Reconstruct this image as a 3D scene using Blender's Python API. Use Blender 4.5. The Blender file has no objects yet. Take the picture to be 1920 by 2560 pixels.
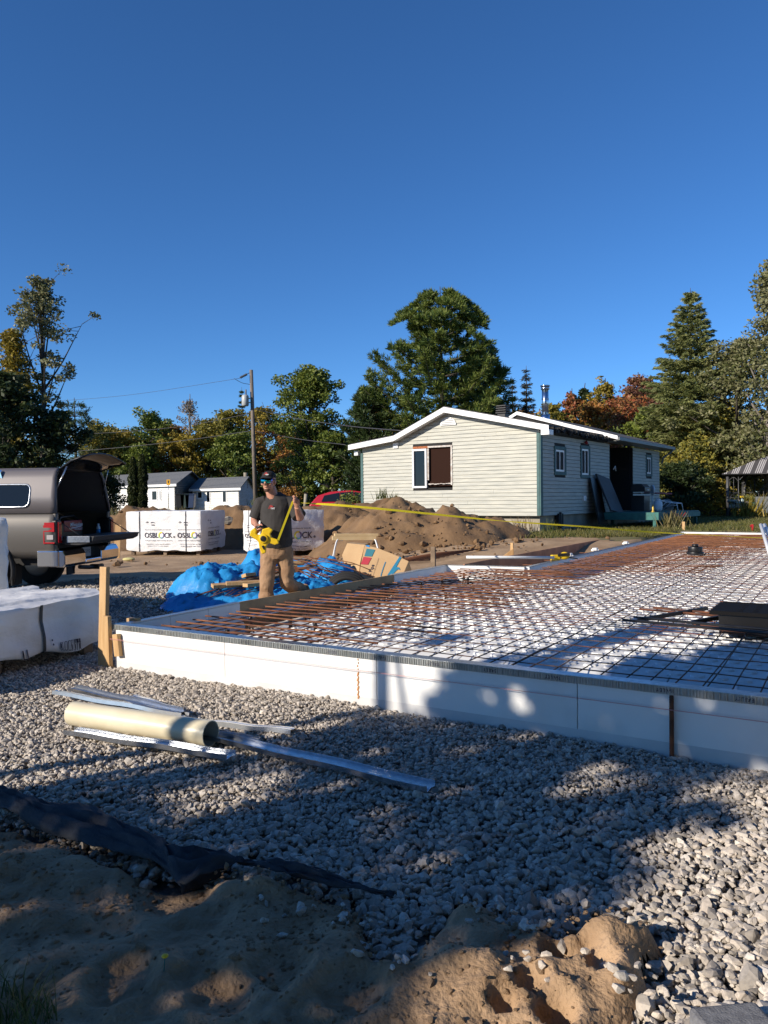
import bpy, bmesh, math, random
import numpy as np
from mathutils import Vector, Matrix, noise as mnoise
sc = bpy.context.scene
R = math.radians

# ------------------------------------------------------------------ camera
FPX, PW, PH, EYE = 1924.0, 1920.0, 2560.0, 1.5          # focal length in photo pixels, eye height
ROLL = R(0.596); PITCH = math.atan((1248.7 - 1280) / FPX)
cf = np.array([0, math.cos(PITCH), math.sin(PITCH)]); cr0 = np.array([1., 0, 0]); cu0 = np.cross(cr0, cf)
cR = math.cos(ROLL) * cr0 - math.sin(ROLL) * cu0; cU = math.sin(ROLL) * cr0 + math.cos(ROLL) * cu0
cam_d = bpy.data.cameras.new('camera'); cam = bpy.data.objects.new('camera', cam_d)
sc.collection.objects.link(cam); sc.camera = cam
cam.matrix_world = Matrix(((cR[0], cU[0], -cf[0], 0), (cR[1], cU[1], -cf[1], 0), (cR[2], cU[2], -cf[2], EYE), (0, 0, 0, 1)))
cam_d.sensor_fit = 'VERTICAL'; cam_d.sensor_height = 24.0; cam_d.lens = 24.0 * FPX / PH
cam_d.clip_start = 0.05; cam_d.clip_end = 2000

# ------------------------------------------------------------------ light
SUN_AZ, SUN_EL = 57.0, 24.0                              # the way the light travels: degrees right of +Y, and down
tx = math.sin(R(SUN_AZ)) * math.cos(R(SUN_EL)); ty = math.cos(R(SUN_AZ)) * math.cos(R(SUN_EL)); tz = -math.sin(R(SUN_EL))
SUND = np.array([tx, ty, tz])
sl = bpy.data.lights.new('sun', 'SUN'); sl.energy = 5.0; sl.angle = R(0.53); sl.color = (1.0, 0.90, 0.76)
so = bpy.data.objects.new('sun', sl); sc.collection.objects.link(so)
so.rotation_euler = Vector((tx, ty, tz)).to_track_quat('-Z', 'Y').to_euler()
wd = bpy.data.worlds.new('World'); sc.world = wd; wd.use_nodes = True
wn = wd.node_tree.nodes; sky = wn.new('ShaderNodeTexSky'); sky.sky_type = 'NISHITA'; sky.sun_disc = False
sky.sun_elevation = R(SUN_EL); sky.sun_rotation = math.atan2(-tx, -ty); sky.altitude = 200
sky.air_density = 0.8; sky.dust_density = 0.0; sky.ozone_density = 8.0
hs = wn.new('ShaderNodeHueSaturation'); hs.inputs['Saturation'].default_value = 1.06; wd.node_tree.links.new(sky.outputs[0], hs.inputs['Color'])
wd.node_tree.links.new(hs.outputs[0], wn['Background'].inputs[0]); wn['Background'].inputs[1].default_value = 0.122
vs = sc.view_settings; vs.view_transform = 'Standard'; vs.look = 'None'; vs.exposure = 0.30; vs.gamma = 1
sc.render.engine = 'CYCLES'; sc.cycles.use_denoising = True
sc.cycles.max_bounces = 6; sc.cycles.diffuse_bounces = 3; sc.cycles.glossy_bounces = 3
sc.cycles.transmission_bounces = 4; sc.cycles.transparent_max_bounces = 8

# ------------------------------------------------------------------ geometry helpers
def ray(x, y):
    return cf + (x - PW / 2) / FPX * cR - (y - PH / 2) / FPX * cU
def at(x, y, Y):                                         # photo pixel at depth Y -> world point
    d = ray(x, y); return Vector(np.array([0, 0, EYE]) + d * (Y / d[1]))
def atz(x, y, z):                                        # photo pixel on the level z -> world point
    d = ray(x, y); return Vector(np.array([0, 0, EYE]) + d * ((z - EYE) / d[2]))
def onplane(x, y, p0, n):
    d = Vector(ray(x, y)); c = Vector((0, 0, EYE)); n = Vector(n)
    return c + d * ((Vector(p0) - c).dot(n) / d.dot(n))
def project(P):
    P = np.asarray(P, float) - np.array([0, 0, EYE]); w = P @ cf
    return PW / 2 + FPX * (P @ cR) / w, PH / 2 - FPX * (P @ cU) / w
def inpoly(x, y, poly):
    x = np.asarray(x); y = np.asarray(y); c = np.zeros(x.shape, bool); n = len(poly)
    for i in range(n):
        x0, y0 = poly[i]; x1, y1 = poly[(i + 1) % n]
        if y0 == y1: continue
        hit = ((y0 > y) != (y1 > y)) & (x < (x1 - x0) * (y - y0) / (y1 - y0) + x0); c ^= hit
    return c
def lerp(a, b, t): return a + (b - a) * t
def sstep(a, b, x):
    t = np.clip((x - a) / (b - a), 0, 1); return t * t * (3 - 2 * t)
def n3(x, y=0., z=0.): return mnoise.noise(Vector((x, y, z)))

class MB:
    """collects shapes; build() links them as one mesh object"""
    def __init__(s): s.v = []; s.f = []; s.m = []; s.k = 0; s.sm = []
    def add(s, v, f, smooth=False):
        b = len(s.v); s.v += [tuple(p) for p in v]
        for q in f: s.f.append([i + b for i in q]); s.m.append(s.k); s.sm.append(smooth)
        return s
    def box(s, c, d, rz=0, rot=None):
        M = rot if rot is not None else Matrix.Rotation(rz, 3, 'Z'); c = Vector(c); v = []
        for i in range(8):
            v.append(c + M @ Vector((d[0] * (.5 if i & 1 else -.5), d[1] * (.5 if i & 2 else -.5), d[2] * (.5 if i & 4 else -.5))))
        return s.add(v, [(0, 2, 3, 1), (4, 5, 7, 6), (0, 1, 5, 4), (2, 6, 7, 3), (0, 4, 6, 2), (1, 3, 7, 5)])
    def bar(s, p, q, w, h, up=(0, 0, 1)):                # box from p to q, w wide, h along up
        p = Vector(p); q = Vector(q); d = (q - p).normalized(); sd = d.cross(Vector(up))
        if sd.length < 1e-4: sd = d.cross(Vector((1, 0, 0)))
        sd.normalize(); u = sd.cross(d); v = []
        for e in (p, q):
            for a, b in ((-1, -1), (1, -1), (1, 1), (-1, 1)): v.append(e + sd * (a * w / 2) + u * (b * h / 2))
        return s.add(v, [(0, 1, 2, 3), (7, 6, 5, 4), (0, 4, 5, 1), (1, 5, 6, 2), (2, 6, 7, 3), (3, 7, 4, 0)])
    def tube(s, pts, r, seg=8, cap=True, flat=1.0, smooth=True, up=None):
        pts = [Vector(p) for p in pts]; n = len(pts); rr = r if isinstance(r, (list, tuple)) else [r] * n; v = []; f = []
        a = None
        for i, p in enumerate(pts):
            d = (pts[min(i + 1, n - 1)] - pts[max(i - 1, 0)])
            d = d.normalized() if d.length > 1e-9 else Vector((0, 0, 1))
            if a is None:
                a = d.cross(Vector(up) if up else (Vector((0, 0, 1)) if abs(d.z) < .9 else Vector((1, 0, 0)))).normalized()
            else: a = (a - d * a.dot(d)).normalized()
            b = d.cross(a); rx, ry = rr[i] if isinstance(rr[i], (list, tuple)) else (rr[i], rr[i] * flat)
            for j in range(seg):
                t = 2 * math.pi * j / seg; v.append(p + a * (math.cos(t) * rx) + b * (math.sin(t) * ry))
        for i in range(n - 1):
            for j in range(seg):
                f.append((i * seg + j, i * seg + (j + 1) % seg, (i + 1) * seg + (j + 1) % seg, (i + 1) * seg + j))
        if cap: f.append(tuple(range(seg))[::-1]); f.append(tuple(range((n - 1) * seg, n * seg)))
        return s.add(v, f, smooth)
    def prism(s, poly, ex, ey, o, d):                    # polygon in (ex, ey) at o, swept by d
        o = Vector(o); ex = Vector(ex); ey = Vector(ey); d = Vector(d); n = len(poly)
        v = [o + ex * p[0] + ey * p[1] for p in poly]; v += [p + d for p in v]
        f = [tuple(range(n))[::-1], tuple(range(n, 2 * n))] + [(i, (i + 1) % n, n + (i + 1) % n, n + i) for i in range(n)]
        return s.add(v, f)
    def ball(s, c, r, seg=12, ring=8, sc=(1, 1, 1), rot=None):
        c = Vector(c); v = [c + (rot or Matrix.Identity(3)) @ Vector((0, 0, -r * sc[2]))]; f = []
        for i in range(1, ring):
            t = math.pi * i / ring - math.pi / 2
            for j in range(seg):
                a = 2 * math.pi * j / seg
                p = Vector((r * sc[0] * math.cos(t) * math.cos(a), r * sc[1] * math.cos(t) * math.sin(a), r * sc[2] * math.sin(t)))
                v.append(c + (rot @ p if rot else p))
        p = Vector((0, 0, r * sc[2])); v.append(c + (rot @ p if rot else p)); L = len(v) - 1
        for j in range(seg):
            f.append((0, 1 + (j + 1) % seg, 1 + j)); f.append((L, L - seg + j, L - seg + (j + 1) % seg))
        for i in range(ring - 2):
            for j in range(seg):
                a = 1 + i * seg; f.append((a + j, a + (j + 1) % seg, a + seg + (j + 1) % seg, a + seg + j))
        return s.add(v, f, True)
    def grid(s, fn, nu, nv, smooth=True):
        v = [fn(i / nu, j / nv) for j in range(nv + 1) for i in range(nu + 1)]; w = nu + 1
        return s.add(v, [(j * w + i, j * w + i + 1, (j + 1) * w + i + 1, (j + 1) * w + i) for j in range(nv) for i in range(nu)], smooth)
    def text(s, t, size, o, ex, ey, offset=0.0, fit=None, skew=0.0, fn=None):
        v, f = text_shape(t, offset)
        if not v: return s
        xs = [p[0] for p in v]; x0 = min(xs); w = max(xs) - x0; kx = size if fit is None else fit / w
        o = Vector(o); ex = Vector(ex); ey = Vector(ey)
        P = [o + ex * ((p[0] - x0) * kx + p[1] * size * skew) + ey * (p[1] * size) for p in v]
        if fn: P = [fn(p) for p in P]
        return s.add(P, f)
    def build(s, name, mats, parent=None, bevel=0, seg=2, label=None, cat=None, group=None, kind=None, org=None, solid=0, sub=0, remesh=0, loc=False):
        me = bpy.data.meshes.new(name); V = np.array(s.v, float)
        if parent is not None:
            if not loc: V = xform(parent['_inv'], V)
            o_loc = None
        else:
            if org is None: org = ((V[:, 0].min() + V[:, 0].max()) / 2, (V[:, 1].min() + V[:, 1].max()) / 2, V[:, 2].min())
            V = V - np.array(org); o_loc = org
        me.from_pydata([tuple(p) for p in V], [], s.f)
        for m in (mats if isinstance(mats, (list, tuple)) else [mats]): me.materials.append(m)
        me.polygons.foreach_set('material_index', s.m); me.polygons.foreach_set('use_smooth', s.sm); me.update()
        o = bpy.data.objects.new(name, me); sc.collection.objects.link(o)
        if o_loc is not None: o.location = o_loc
        if parent is not None: o.parent = PARENT[parent['_id']]
        if remesh:
            md = o.modifiers.new('fuse', 'REMESH'); md.mode = 'VOXEL'; md.voxel_size = remesh; md.use_smooth_shade = True
            md = o.modifiers.new('relax', 'SMOOTH'); md.factor = .5; md.iterations = 2
        if solid: md = o.modifiers.new('thick', 'SOLIDIFY'); md.thickness = solid; md.offset = 0
        if bevel: md = o.modifiers.new('bevel', 'BEVEL'); md.width = bevel; md.segments = seg; md.limit_method = 'ANGLE'; md.angle_limit = R(40)
        if sub: md = o.modifiers.new('smooth', 'SUBSURF'); md.levels = sub; md.render_levels = sub
        tag(o, label, cat, group, kind)
        return o
PARENT = {}
def xform(M, V):
    V = np.asarray(V, float); return V @ M[:3, :3].T + M[:3, 3]
def tag(o, label=None, cat=None, group=None, kind=None):
    if label: o['label'] = label
    if cat: o['category'] = cat
    if group: o['group'] = group
    if kind: o['kind'] = kind
    return o
def empty(name, loc, rz, label, cat, group=None):
    o = bpy.data.objects.new(name, None); sc.collection.objects.link(o); o.empty_display_size = .1
    o.location = loc; o.rotation_euler = (0, 0, rz); tag(o, label, cat, group); return H(o, Vector(loc), rz)
def H(o, loc=None, rz=0):                                # parent handle: the object and its inverse matrix
    loc = Vector(o.location) if loc is None else loc
    M = Matrix.Translation(loc) @ Matrix.Rotation(rz, 4, 'Z'); i = len(PARENT); PARENT[i] = o
    return {'_id': i, '_inv': np.array(M.inverted()), '_M': np.array(M), 'o': o}
def HP(o, parent): i = len(PARENT); PARENT[i] = o; return {'_id': i, '_inv': parent['_inv'], '_M': parent['_M'], 'o': o}
TXT = {}
def text_shape(t, offset=0.0):
    k = (t, offset)
    if k not in TXT:
        cu = bpy.data.curves.new('lettering', 'FONT'); cu.body = t; cu.size = 1.0; cu.offset = offset; cu.resolution_u = 3
        o = bpy.data.objects.new('lettering', cu); sc.collection.objects.link(o)
        dg = bpy.context.evaluated_depsgraph_get(); me = bpy.data.meshes.new_from_object(o.evaluated_get(dg))
        TXT[k] = ([tuple(v.co) for v in me.vertices], [tuple(p.vertices) for p in me.polygons])
        bpy.data.objects.remove(o); bpy.data.curves.remove(cu); bpy.data.meshes.remove(me)
    return TXT[k]
def fastmesh(name, V, F, mats, parent=None, smooth=False, mi=None, **kw):   # numpy arrays: V (n,3), F (m,4) quads
    me = bpy.data.meshes.new(name); V = np.ascontiguousarray(V, np.float32); F = np.ascontiguousarray(F, np.int32)
    k = F.shape[1]; me.vertices.add(len(V)); me.vertices.foreach_set('co', V.ravel())
    me.loops.add(F.size); me.loops.foreach_set('vertex_index', F.ravel())
    me.polygons.add(len(F)); me.polygons.foreach_set('loop_start', np.arange(0, F.size, k, dtype=np.int32))
    for m in (mats if isinstance(mats, (list, tuple)) else [mats]): me.materials.append(m)
    if mi is not None: me.polygons.foreach_set('material_index', np.ascontiguousarray(mi, np.int32))
    if smooth: me.polygons.foreach_set('use_smooth', np.ones(len(F), bool))
    me.update(calc_edges=True); me.validate()
    o = bpy.data.objects.new(name, me); sc.collection.objects.link(o)
    if parent is not None: o.parent = parent
    tag(o, kw.get('label'), kw.get('cat'), kw.get('group'), kw.get('kind')); return o

# ------------------------------------------------------------------ materials
MATS = {}
def mat(name, col, rough=.6, metal=0.0, col2=None, nscale=6.0, bump=0.0, bscale=None, spec=.5, detail=4, stretch=None, coat=0, sub=None, ramp=(.35, .65), trans=0):
    if name in MATS: return MATS[name]
    m = bpy.data.materials.new(name); m.use_nodes = True; N = m.node_tree.nodes; L = m.node_tree.links; b = N['Principled BSDF']
    b.inputs['Base Color'].default_value = (*col, 1); b.inputs['Roughness'].default_value = rough; b.inputs['Metallic'].default_value = metal
    b.inputs['Specular IOR Level'].default_value = spec
    if coat: b.inputs['Coat Weight'].default_value = coat; b.inputs['Coat Roughness'].default_value = .08
    if trans: b.inputs['Transmission Weight'].default_value = trans
    if col2 or bump:
        tc = N.new('ShaderNodeTexCoord'); mp = N.new('ShaderNodeMapping'); L.new(tc.outputs['Object'], mp.inputs[0])
        if stretch: mp.inputs['Scale'].default_value = stretch
    if col2:
        nz = N.new('ShaderNodeTexNoise'); nz.inputs['Scale'].default_value = nscale; nz.inputs['Detail'].default_value = detail; L.new(mp.outputs[0], nz.inputs[0])
        rp = N.new('ShaderNodeValToRGB'); rp.color_ramp.elements[0].position = ramp[0]; rp.color_ramp.elements[1].position = ramp[1]
        rp.color_ramp.elements[0].color = (*col, 1); rp.color_ramp.elements[1].color = (*col2, 1)
        L.new(nz.outputs[0], rp.inputs[0]); L.new(rp.outputs[0], b.inputs['Base Color'])
    if bump:
        n2 = N.new('ShaderNodeTexNoise'); n2.inputs['Scale'].default_value = bscale or nscale * 4; n2.inputs['Detail'].default_value = 6
        L.new(mp.outputs[0], n2.inputs[0]); bp = N.new('ShaderNodeBump'); bp.inputs['Strength'].default_value = bump; bp.inputs['Distance'].default_value = .02
        L.new(n2.outputs[0], bp.inputs['Height']); L.new(bp.outputs[0], b.inputs['Normal'])
    MATS[name] = m; return m
def leafmat(name, cols, scale=.35):                       # leaf colours vary leaf by leaf and in soft patches
    if name in MATS: return MATS[name]
    m = bpy.data.materials.new(name); m.use_nodes = True; N = m.node_tree.nodes; L = m.node_tree.links; b = N['Principled BSDF']
    g = N.new('ShaderNodeNewGeometry'); tc = N.new('ShaderNodeTexCoord'); nz = N.new('ShaderNodeTexNoise'); nz.inputs['Scale'].default_value = scale; nz.inputs['Detail'].default_value = 2
    L.new(tc.outputs['Object'], nz.inputs[0])
    ma = N.new('ShaderNodeMath'); ma.operation = 'MULTIPLY_ADD'; ma.inputs[1].default_value = .55; L.new(g.outputs['Random Per Island'], ma.inputs[0])
    m2 = N.new('ShaderNodeMath'); m2.operation = 'MULTIPLY_ADD'; m2.inputs[1].default_value = 1.3; m2.inputs[2].default_value = -.42; L.new(nz.outputs[0], m2.inputs[0]); L.new(m2.outputs[0], ma.inputs[2])
    rp = N.new('ShaderNodeValToRGB'); e = rp.color_ramp.elements
    while len(e) < len(cols): e.new(.5)
    for i, c in enumerate(cols): e[i].position = .05 + .9 * i / max(1, len(cols) - 1); e[i].color = (*c, 1)
    L.new(ma.outputs[0], rp.inputs[0]); L.new(rp.outputs[0], b.inputs['Base Color']); b.inputs['Roughness'].default_value = .55; b.inputs['Specular IOR Level'].default_value = .35
    tr = N.new('ShaderNodeBsdfTranslucent'); mx = N.new('ShaderNodeMixShader'); mx.inputs[0].default_value = .22
    L.new(rp.outputs[0], tr.inputs[0]); L.new(b.outputs[0], mx.inputs[1]); L.new(tr.outputs[0], mx.inputs[2]); L.new(mx.outputs[0], N['Material Output'].inputs[0])
    MATS[name] = m; return m
M_foam = mat('white_foam', (.80, .80, .79), .75, col2=(.66, .65, .63), nscale=1.7, bump=.06, bscale=160, detail=9, ramp=(.50, .78))
M_foamedge = mat('foam_joint', (.18, .18, .2), .9)
M_galv = mat('galvanised_steel', (.62, .64, .66), .28, .95, col2=(.42, .44, .47), nscale=28, stretch=(1, 1, 1))
M_galvrib = mat('ribbed_galvanised_steel', (.55, .57, .58), .33, .9, col2=(.24, .25, .26), nscale=30)
M_wood = mat('pale_lumber', (.56, .36, .17), .65, col2=(.47, .28, .12), nscale=5, stretch=(6, 6, .7), bump=.08)
M_woodh = mat('pale_lumber_lying', (.52, .34, .17), .65, col2=(.40, .25, .12), nscale=4, bump=.08)
M_ply = mat('form_board', (.42, .28, .14), .7, col2=(.30, .19, .09), nscale=3, bump=.1)
M_plyr = mat('reddish_form_board', (.40, .19, .10), .75, col2=(.24, .11, .06), nscale=3, bump=.1)
M_oldwood = mat('weathered_plank', (.25, .18, .12), .85, col2=(.13, .09, .06), nscale=6, bump=.2)
M_rust = mat('rusty_steel', (.22, .075, .03), .85, .1, col2=(.07, .03, .02), nscale=9, bump=.2, bscale=300)
M_rustb = mat('bright_rust_steel', (.26, .105, .046), .85, .1, col2=(.14, .058, .028), nscale=9, bump=.2, bscale=300)
M_wire = mat('dark_mesh_wire', (.14, .075, .05), .7, .2, col2=(.055, .038, .032), nscale=12)
M_black = mat('black_plastic', (.012, .012, .013), .38, bump=.05, bscale=300)
M_blackm = mat('black_metal', (.02, .02, .022), .45, .3)
M_tarp = mat('blue_tarp', (.025, .29, .66), .45, col2=(.018, .23, .56), nscale=3, bump=.3, bscale=22)
M_pipe = mat('cream_pipe_plastic', (.74, .67, .49), .32, col2=(.65, .57, .40), nscale=4, detail=8)
M_pipein = mat('pipe_inside', (.52, .50, .44), .6)
M_whitepl = mat('white_plastic', (.74, .75, .76), .35)
M_card = mat('cardboard', (.50, .33, .17), .8, col2=(.44, .28, .14), nscale=3)
M_yellow = mat('yellow_plastic', (.80, .52, .015), .35)
M_tape = mat('yellow_tape', (.85, .70, .02), .4)
_n = M_tape.node_tree.nodes; _t = _n.new('ShaderNodeBsdfTranslucent'); _t.inputs[0].default_value = (.9, .72, .03, 1); _x = _n.new('ShaderNodeMixShader'); _x.inputs[0].default_value = .6
M_tape.node_tree.links.new(_n['Principled BSDF'].outputs[0], _x.inputs[1]); M_tape.node_tree.links.new(_t.outputs[0], _x.inputs[2]); M_tape.node_tree.links.new(_x.outputs[0], _n['Material Output'].inputs[0])
M_bag = mat('white_woven_wrap', (.78, .78, .78), .5, col2=(.70, .70, .71), nscale=3, bump=.55, bscale=9, stretch=(1, 1, 1.6))
M_print = mat('dark_print', (.035, .03, .05), .6)
M_strap = mat('black_strap', (.02, .025, .03), .5)
M_white = mat('white_paint', (.80, .80, .79), .5)
M_whitevinyl = mat('white_trim', (.82, .82, .82), .4)
M_teal = mat('teal_paint', (.05, .13, .13), .6, col2=(.035, .09, .09), nscale=5)
M_deck = mat('teal_deck', (.035, .17, .15), .65, col2=(.025, .12, .11), nscale=5)
M_glass = mat('dark_glass', (.010, .014, .018), .06, spec=.4)
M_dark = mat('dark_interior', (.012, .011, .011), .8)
M_brown = mat('brown_panel', (.030, .014, .010), .9, spec=.08)
M_conc = mat('concrete', (.36, .32, .25), .9, col2=(.25, .22, .17), nscale=2.5, bump=.15)
M_shingle = mat('grey_shingles', (.10, .10, .105), .9, col2=(.06, .06, .065), nscale=18, bump=.3)
M_chrome = mat('chrome', (.75, .76, .78), .08, 1.0)
M_rubber = mat('rubber', (.014, .014, .015), .8)
M_steelpipe = mat('stove_pipe', (.60, .66, .74), .2, 1.0)
M_poleW = mat('weathered_pole', (.22, .18, .15), .85, col2=(.13, .11, .09), nscale=8, stretch=(5, 5, .5))
M_bark = mat('bark', (.09, .075, .06), .9, col2=(.045, .036, .03), nscale=9, stretch=(3, 3, .6), bump=.3)
M_palebark = mat('pale_bark', (.24, .21, .18), .85, col2=(.10, .09, .08), nscale=7, stretch=(1, 1, 3))
M_cable = mat('cable', (.05, .05, .055), .6)
M_red = mat('red_paint', (.42, .012, .02), .25, coat=.6)
M_redpl = mat('red_plastic', (.30, .012, .02), .4)

def siding_mat(name, col, col2, pitch, wob=.5):
    m = bpy.data.materials.new(name); m.use_nodes = True; N = m.node_tree.nodes; L = m.node_tree.links; b = N['Principled BSDF']
    tc = N.new('ShaderNodeTexCoord'); mp = N.new('ShaderNodeMapping'); mp.inputs['Scale'].default_value = (.8, .8, 9); L.new(tc.outputs['Object'], mp.inputs[0])
    nz = N.new('ShaderNodeTexNoise'); nz.inputs['Scale'].default_value = 2.2; nz.inputs['Detail'].default_value = 5; L.new(mp.outputs[0], nz.inputs[0])
    rp = N.new('ShaderNodeValToRGB'); rp.color_ramp.elements[0].position = .36; rp.color_ramp.elements[1].position = .66
    rp.color_ramp.elements[0].color = (*col2, 1); rp.color_ramp.elements[1].color = (*col, 1); L.new(nz.outputs[0], rp.inputs[0])
    L.new(rp.outputs[0], b.inputs['Base Color']); b.inputs['Roughness'].default_value = .6
    return m
M_siding = siding_mat('worn_cream_siding', (.49, .48, .41), (.36, .365, .325), .13)
M_sidingw = siding_mat('white_peeling_siding', (.80, .80, .78), (.62, .60, .56), .13)

# ------------------------------------------------------------------ slab frame
P0 = Vector((-2.43, 6.893, 0)); EU = Vector((.8543, -.5198, 0)).normalized(); EV = Vector((.5210, .8536, 0)).normalized()
PFR = P0 + EU * 7.0; PJL = Vector((1.0, 12.82, 0)); PJR = Vector((2.25, 12.29, 0)); PFL = Vector((9.08, 23.49, 0)); PFAR = PFL + Vector((.833, -.553, 0)).normalized() * 6.2
SLAB = [(p.x, p.y) for p in (P0, PFR, PFAR, PFL, PJR, PJL)]
ZW = .40
def sl(u, v, z=0): p = P0 + EU * u + EV * v; return Vector((p.x, p.y, z))

# ------------------------------------------------------------------ ground
def gz(x, y):
    z = .49 * sstep(15, 20.5, y) * sstep(-2.5, 2.5, x) + .30 * sstep(26, 32, y) * (1 - sstep(-2.5, 2.5, x))
    z = z + .12 * sstep(10.2, 12.0, y) * (1 - sstep(-1.5, .5, x)) * sstep(-7, -5, x) * (1 - sstep(13, 16, y))
    return z
def gz1(x, y): return float(gz(np.float64(x), np.float64(y)))
SANDPX = [(-900, 2040), (60, 2075), (240, 2150), (420, 2215), (560, 2200), (700, 2215), (880, 2262), (925, 2300), (935, 2380), (960, 2440), (1010, 2400), (1060, 2335), (1120, 2280), (1200, 2272), (1270, 2300), (1330, 2345), (1380, 2360), (1440, 2320), (1520, 2300), (1640, 2315), (1675, 2360), (1640, 2430), (1620, 2470), (1570, 2530), (1540, 2900), (1500, 4200), (-1800, 4200)]
M_dirt = mat('brown_dirt', (.42, .285, .165), .95, col2=(.28, .18, .10), nscale=1.6, bump=.6, bscale=9, detail=8)
M_gbed = mat('gravel_bed', (.20, .18, .165), .95, col2=(.10, .095, .09), nscale=30, bump=.5, bscale=60)
M_sand = mat('coarse_sand', (.45, .30, .18), .95, col2=(.29, .185, .105), nscale=5, bump=.7, bscale=48, detail=10)
M_lawn = mat('lawn_soil', (.10, .105, .03), .95, col2=(.17, .135, .06), nscale=.9, bump=.4, bscale=30)
M_field = mat('field', (.075, .085, .025), .95, col2=(.13, .11, .045), nscale=.4, bump=.4, bscale=8)
xs = np.unique(np.concatenate([np.linspace(-300, -14, 24), np.arange(-14, 15, .25), np.linspace(15, 300, 24)]))
ys = np.unique(np.concatenate([np.linspace(-60, -4, 10), np.arange(-4, 36, .25), np.linspace(36, 420, 36)]))
gx, gy = np.meshgrid(xs, ys); gzv = gz(gx, gy)
bump_ = np.array([n3(x * .9, y * .9) * .035 + n3(x * 2.7, y * 2.7, 4) * .018 for x, y in zip(gx.ravel(), gy.ravel())]).reshape(gx.shape)
fade = sstep(10.5, 14, gy); gzv = gzv + bump_ * fade
ins = inpoly(gx.ravel(), gy.ravel(), SLAB).reshape(gx.shape)
gzv = np.where(inpoly(gx.ravel(), gy.ravel(), [(p[0], p[1]) for p in SLAB]).reshape(gx.shape), np.minimum(gzv, .0), gzv) - .03
nx, ny = len(xs), len(ys); idx = np.arange(nx * ny).reshape(ny, nx)
F = np.stack([idx[:-1, :-1], idx[:-1, 1:], idx[1:, 1:], idx[1:, :-1]], -1).reshape(-1, 4)
cx = (gx[:-1, :-1] + gx[1:, 1:]).ravel() / 2; cy = (gy[:-1, :-1] + gy[1:, 1:]).ravel() / 2
lawn_edge = 20.2 + .35 * np.sin(cx * 1.7) + .3 * np.sin(cx * 4.1) - .15 * (cx - 3)
mi = np.where(cy < 11.0 + .3 * np.sin(cx * 2), 1, 0)
mi = np.where((cy < 14.5) & (cx < -3.6), 1, mi)
mi = np.where((cy > lawn_edge) & (cx > 1.2), 2, mi); mi = np.where((cy > 30) | (cx < -16) | (cx > 18), 3, mi); mi = np.where((cy > 26.5) & (cx < -6), 3, mi)
fastmesh('ground', np.stack([gx.ravel(), gy.ravel(), gzv.ravel()], -1), F, [M_dirt, M_gbed, M_lawn, M_field], mi=mi, kind='structure')

# ------------------------------------------------------------------ sand in the foreground
def mound(x, y, px, py, h, rx, ry): return h * math.exp(-((x - px) / rx) ** 2 - ((y - py) / ry) ** 2)
SM = []
for (px, py, h, rx, ry) in [(1160, 2460, .13, .16, .10), (1420, 2370, .09, .30, .12), (1150, 2300, .06, .2, .1), (640, 2215, .09, .25, .14), (90, 2190, .10, .4, .2), (120, 2330, .06, .15, .1), (1290, 2500, .05, .18, .10), (400, 2420, .05, .3, .12), (1480, 2470, .05, .12, .1), (200, 2470, .07, .3, .15)]:
    p = atz(px, py, .02); SM.append((p.x, p.y, h * .5, rx, ry))
HOLES = []
for (px, py, d, r) in [(1390, 2545, .10, .055), (1400, 2415, .09, .06), (1500, 2440, .06, .05), (1470, 2400, .05, .05), (1255, 2530, .05, .04), (1560, 2350, .03, .05), (430, 2235, .045, .16), (1330, 2490, .04, .05), (700, 2450, .03, .1), (300, 2480, .04, .1), (560, 2520, .03, .09), (880, 2500, .03, .1)]:
    p = atz(px, py, .02); HOLES.append((p.x, p.y, d, r))
def sandz(x, y):
    z = .045 + .030 * n3(x * 1.7, y * 1.7, 1.3) + .02 * n3(x * 5, y * 5, 2.1) + .016 * n3(x * 11, y * 11, 3) + .010 * n3(x * 24, y * 24, 5) + .006 * n3(x * 52, y * 52, 6)
    r = abs(n3(x * 3.3, y * 4.6, 9)); z += .03 * max(0, .3 - r)
    for (a, b, h, rx, ry) in SM: z += mound(x, y, a, b, h, rx, ry) * (1 + .5 * n3(x * 9, y * 9, 7))
    for (a, b, d, r) in HOLES:
        q = math.hypot(x - a, (y - b)) / r
        if q < 2.2: z -= d * math.exp(-q ** 4) - .012 * math.exp(-((q - 1.3) / .35) ** 2)
    return z
sx = np.arange(-3.4, 1.75, .018); sy = np.arange(1.15, 4.6, .018)
SX, SY = np.meshgrid(sx, sy); px, py = project(np.stack([SX.ravel(), SY.ravel(), np.full(SX.size, .02)], -1))
jx = np.array([n3(x * 6, y * 6) * .05 + n3(x * 15, y * 15, 3) * .03 for x, y in zip(SX.ravel(), SY.ravel())]) * 740 * (2.6 / SY.ravel())
inside = inpoly(px + jx, py + jx * .6, SANDPX)
SZ = np.array([sandz(x, y) if ok else 0 for x, y, ok in zip(SX.ravel(), SY.ravel(), inside)])
k = len(sx); idx = np.arange(SX.size).reshape(SX.shape)
F = np.stack([idx[:-1, :-1], idx[:-1, 1:], idx[1:, 1:], idx[1:, :-1]], -1).reshape(-1, 4); ok = inside[F].all(1)
dist = inside.reshape(SX.shape).astype(float)
for _ in range(18):                                       # sand thins out towards its edge
    p = np.pad(dist, 1, mode='edge'); dist = (p[:-2, 1:-1] + p[2:, 1:-1] + p[1:-1, :-2] + p[1:-1, 2:] + p[1:-1, 1:-1]) / 5
SZ = lerp(-.035, SZ, sstep(.42, 1.0, dist.ravel()))
F = F[ok]; used = np.unique(F); remap = np.zeros(SX.size, int); remap[used] = np.arange(len(used))
V = np.stack([SX.ravel(), SY.ravel(), SZ], -1)[used]
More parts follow.
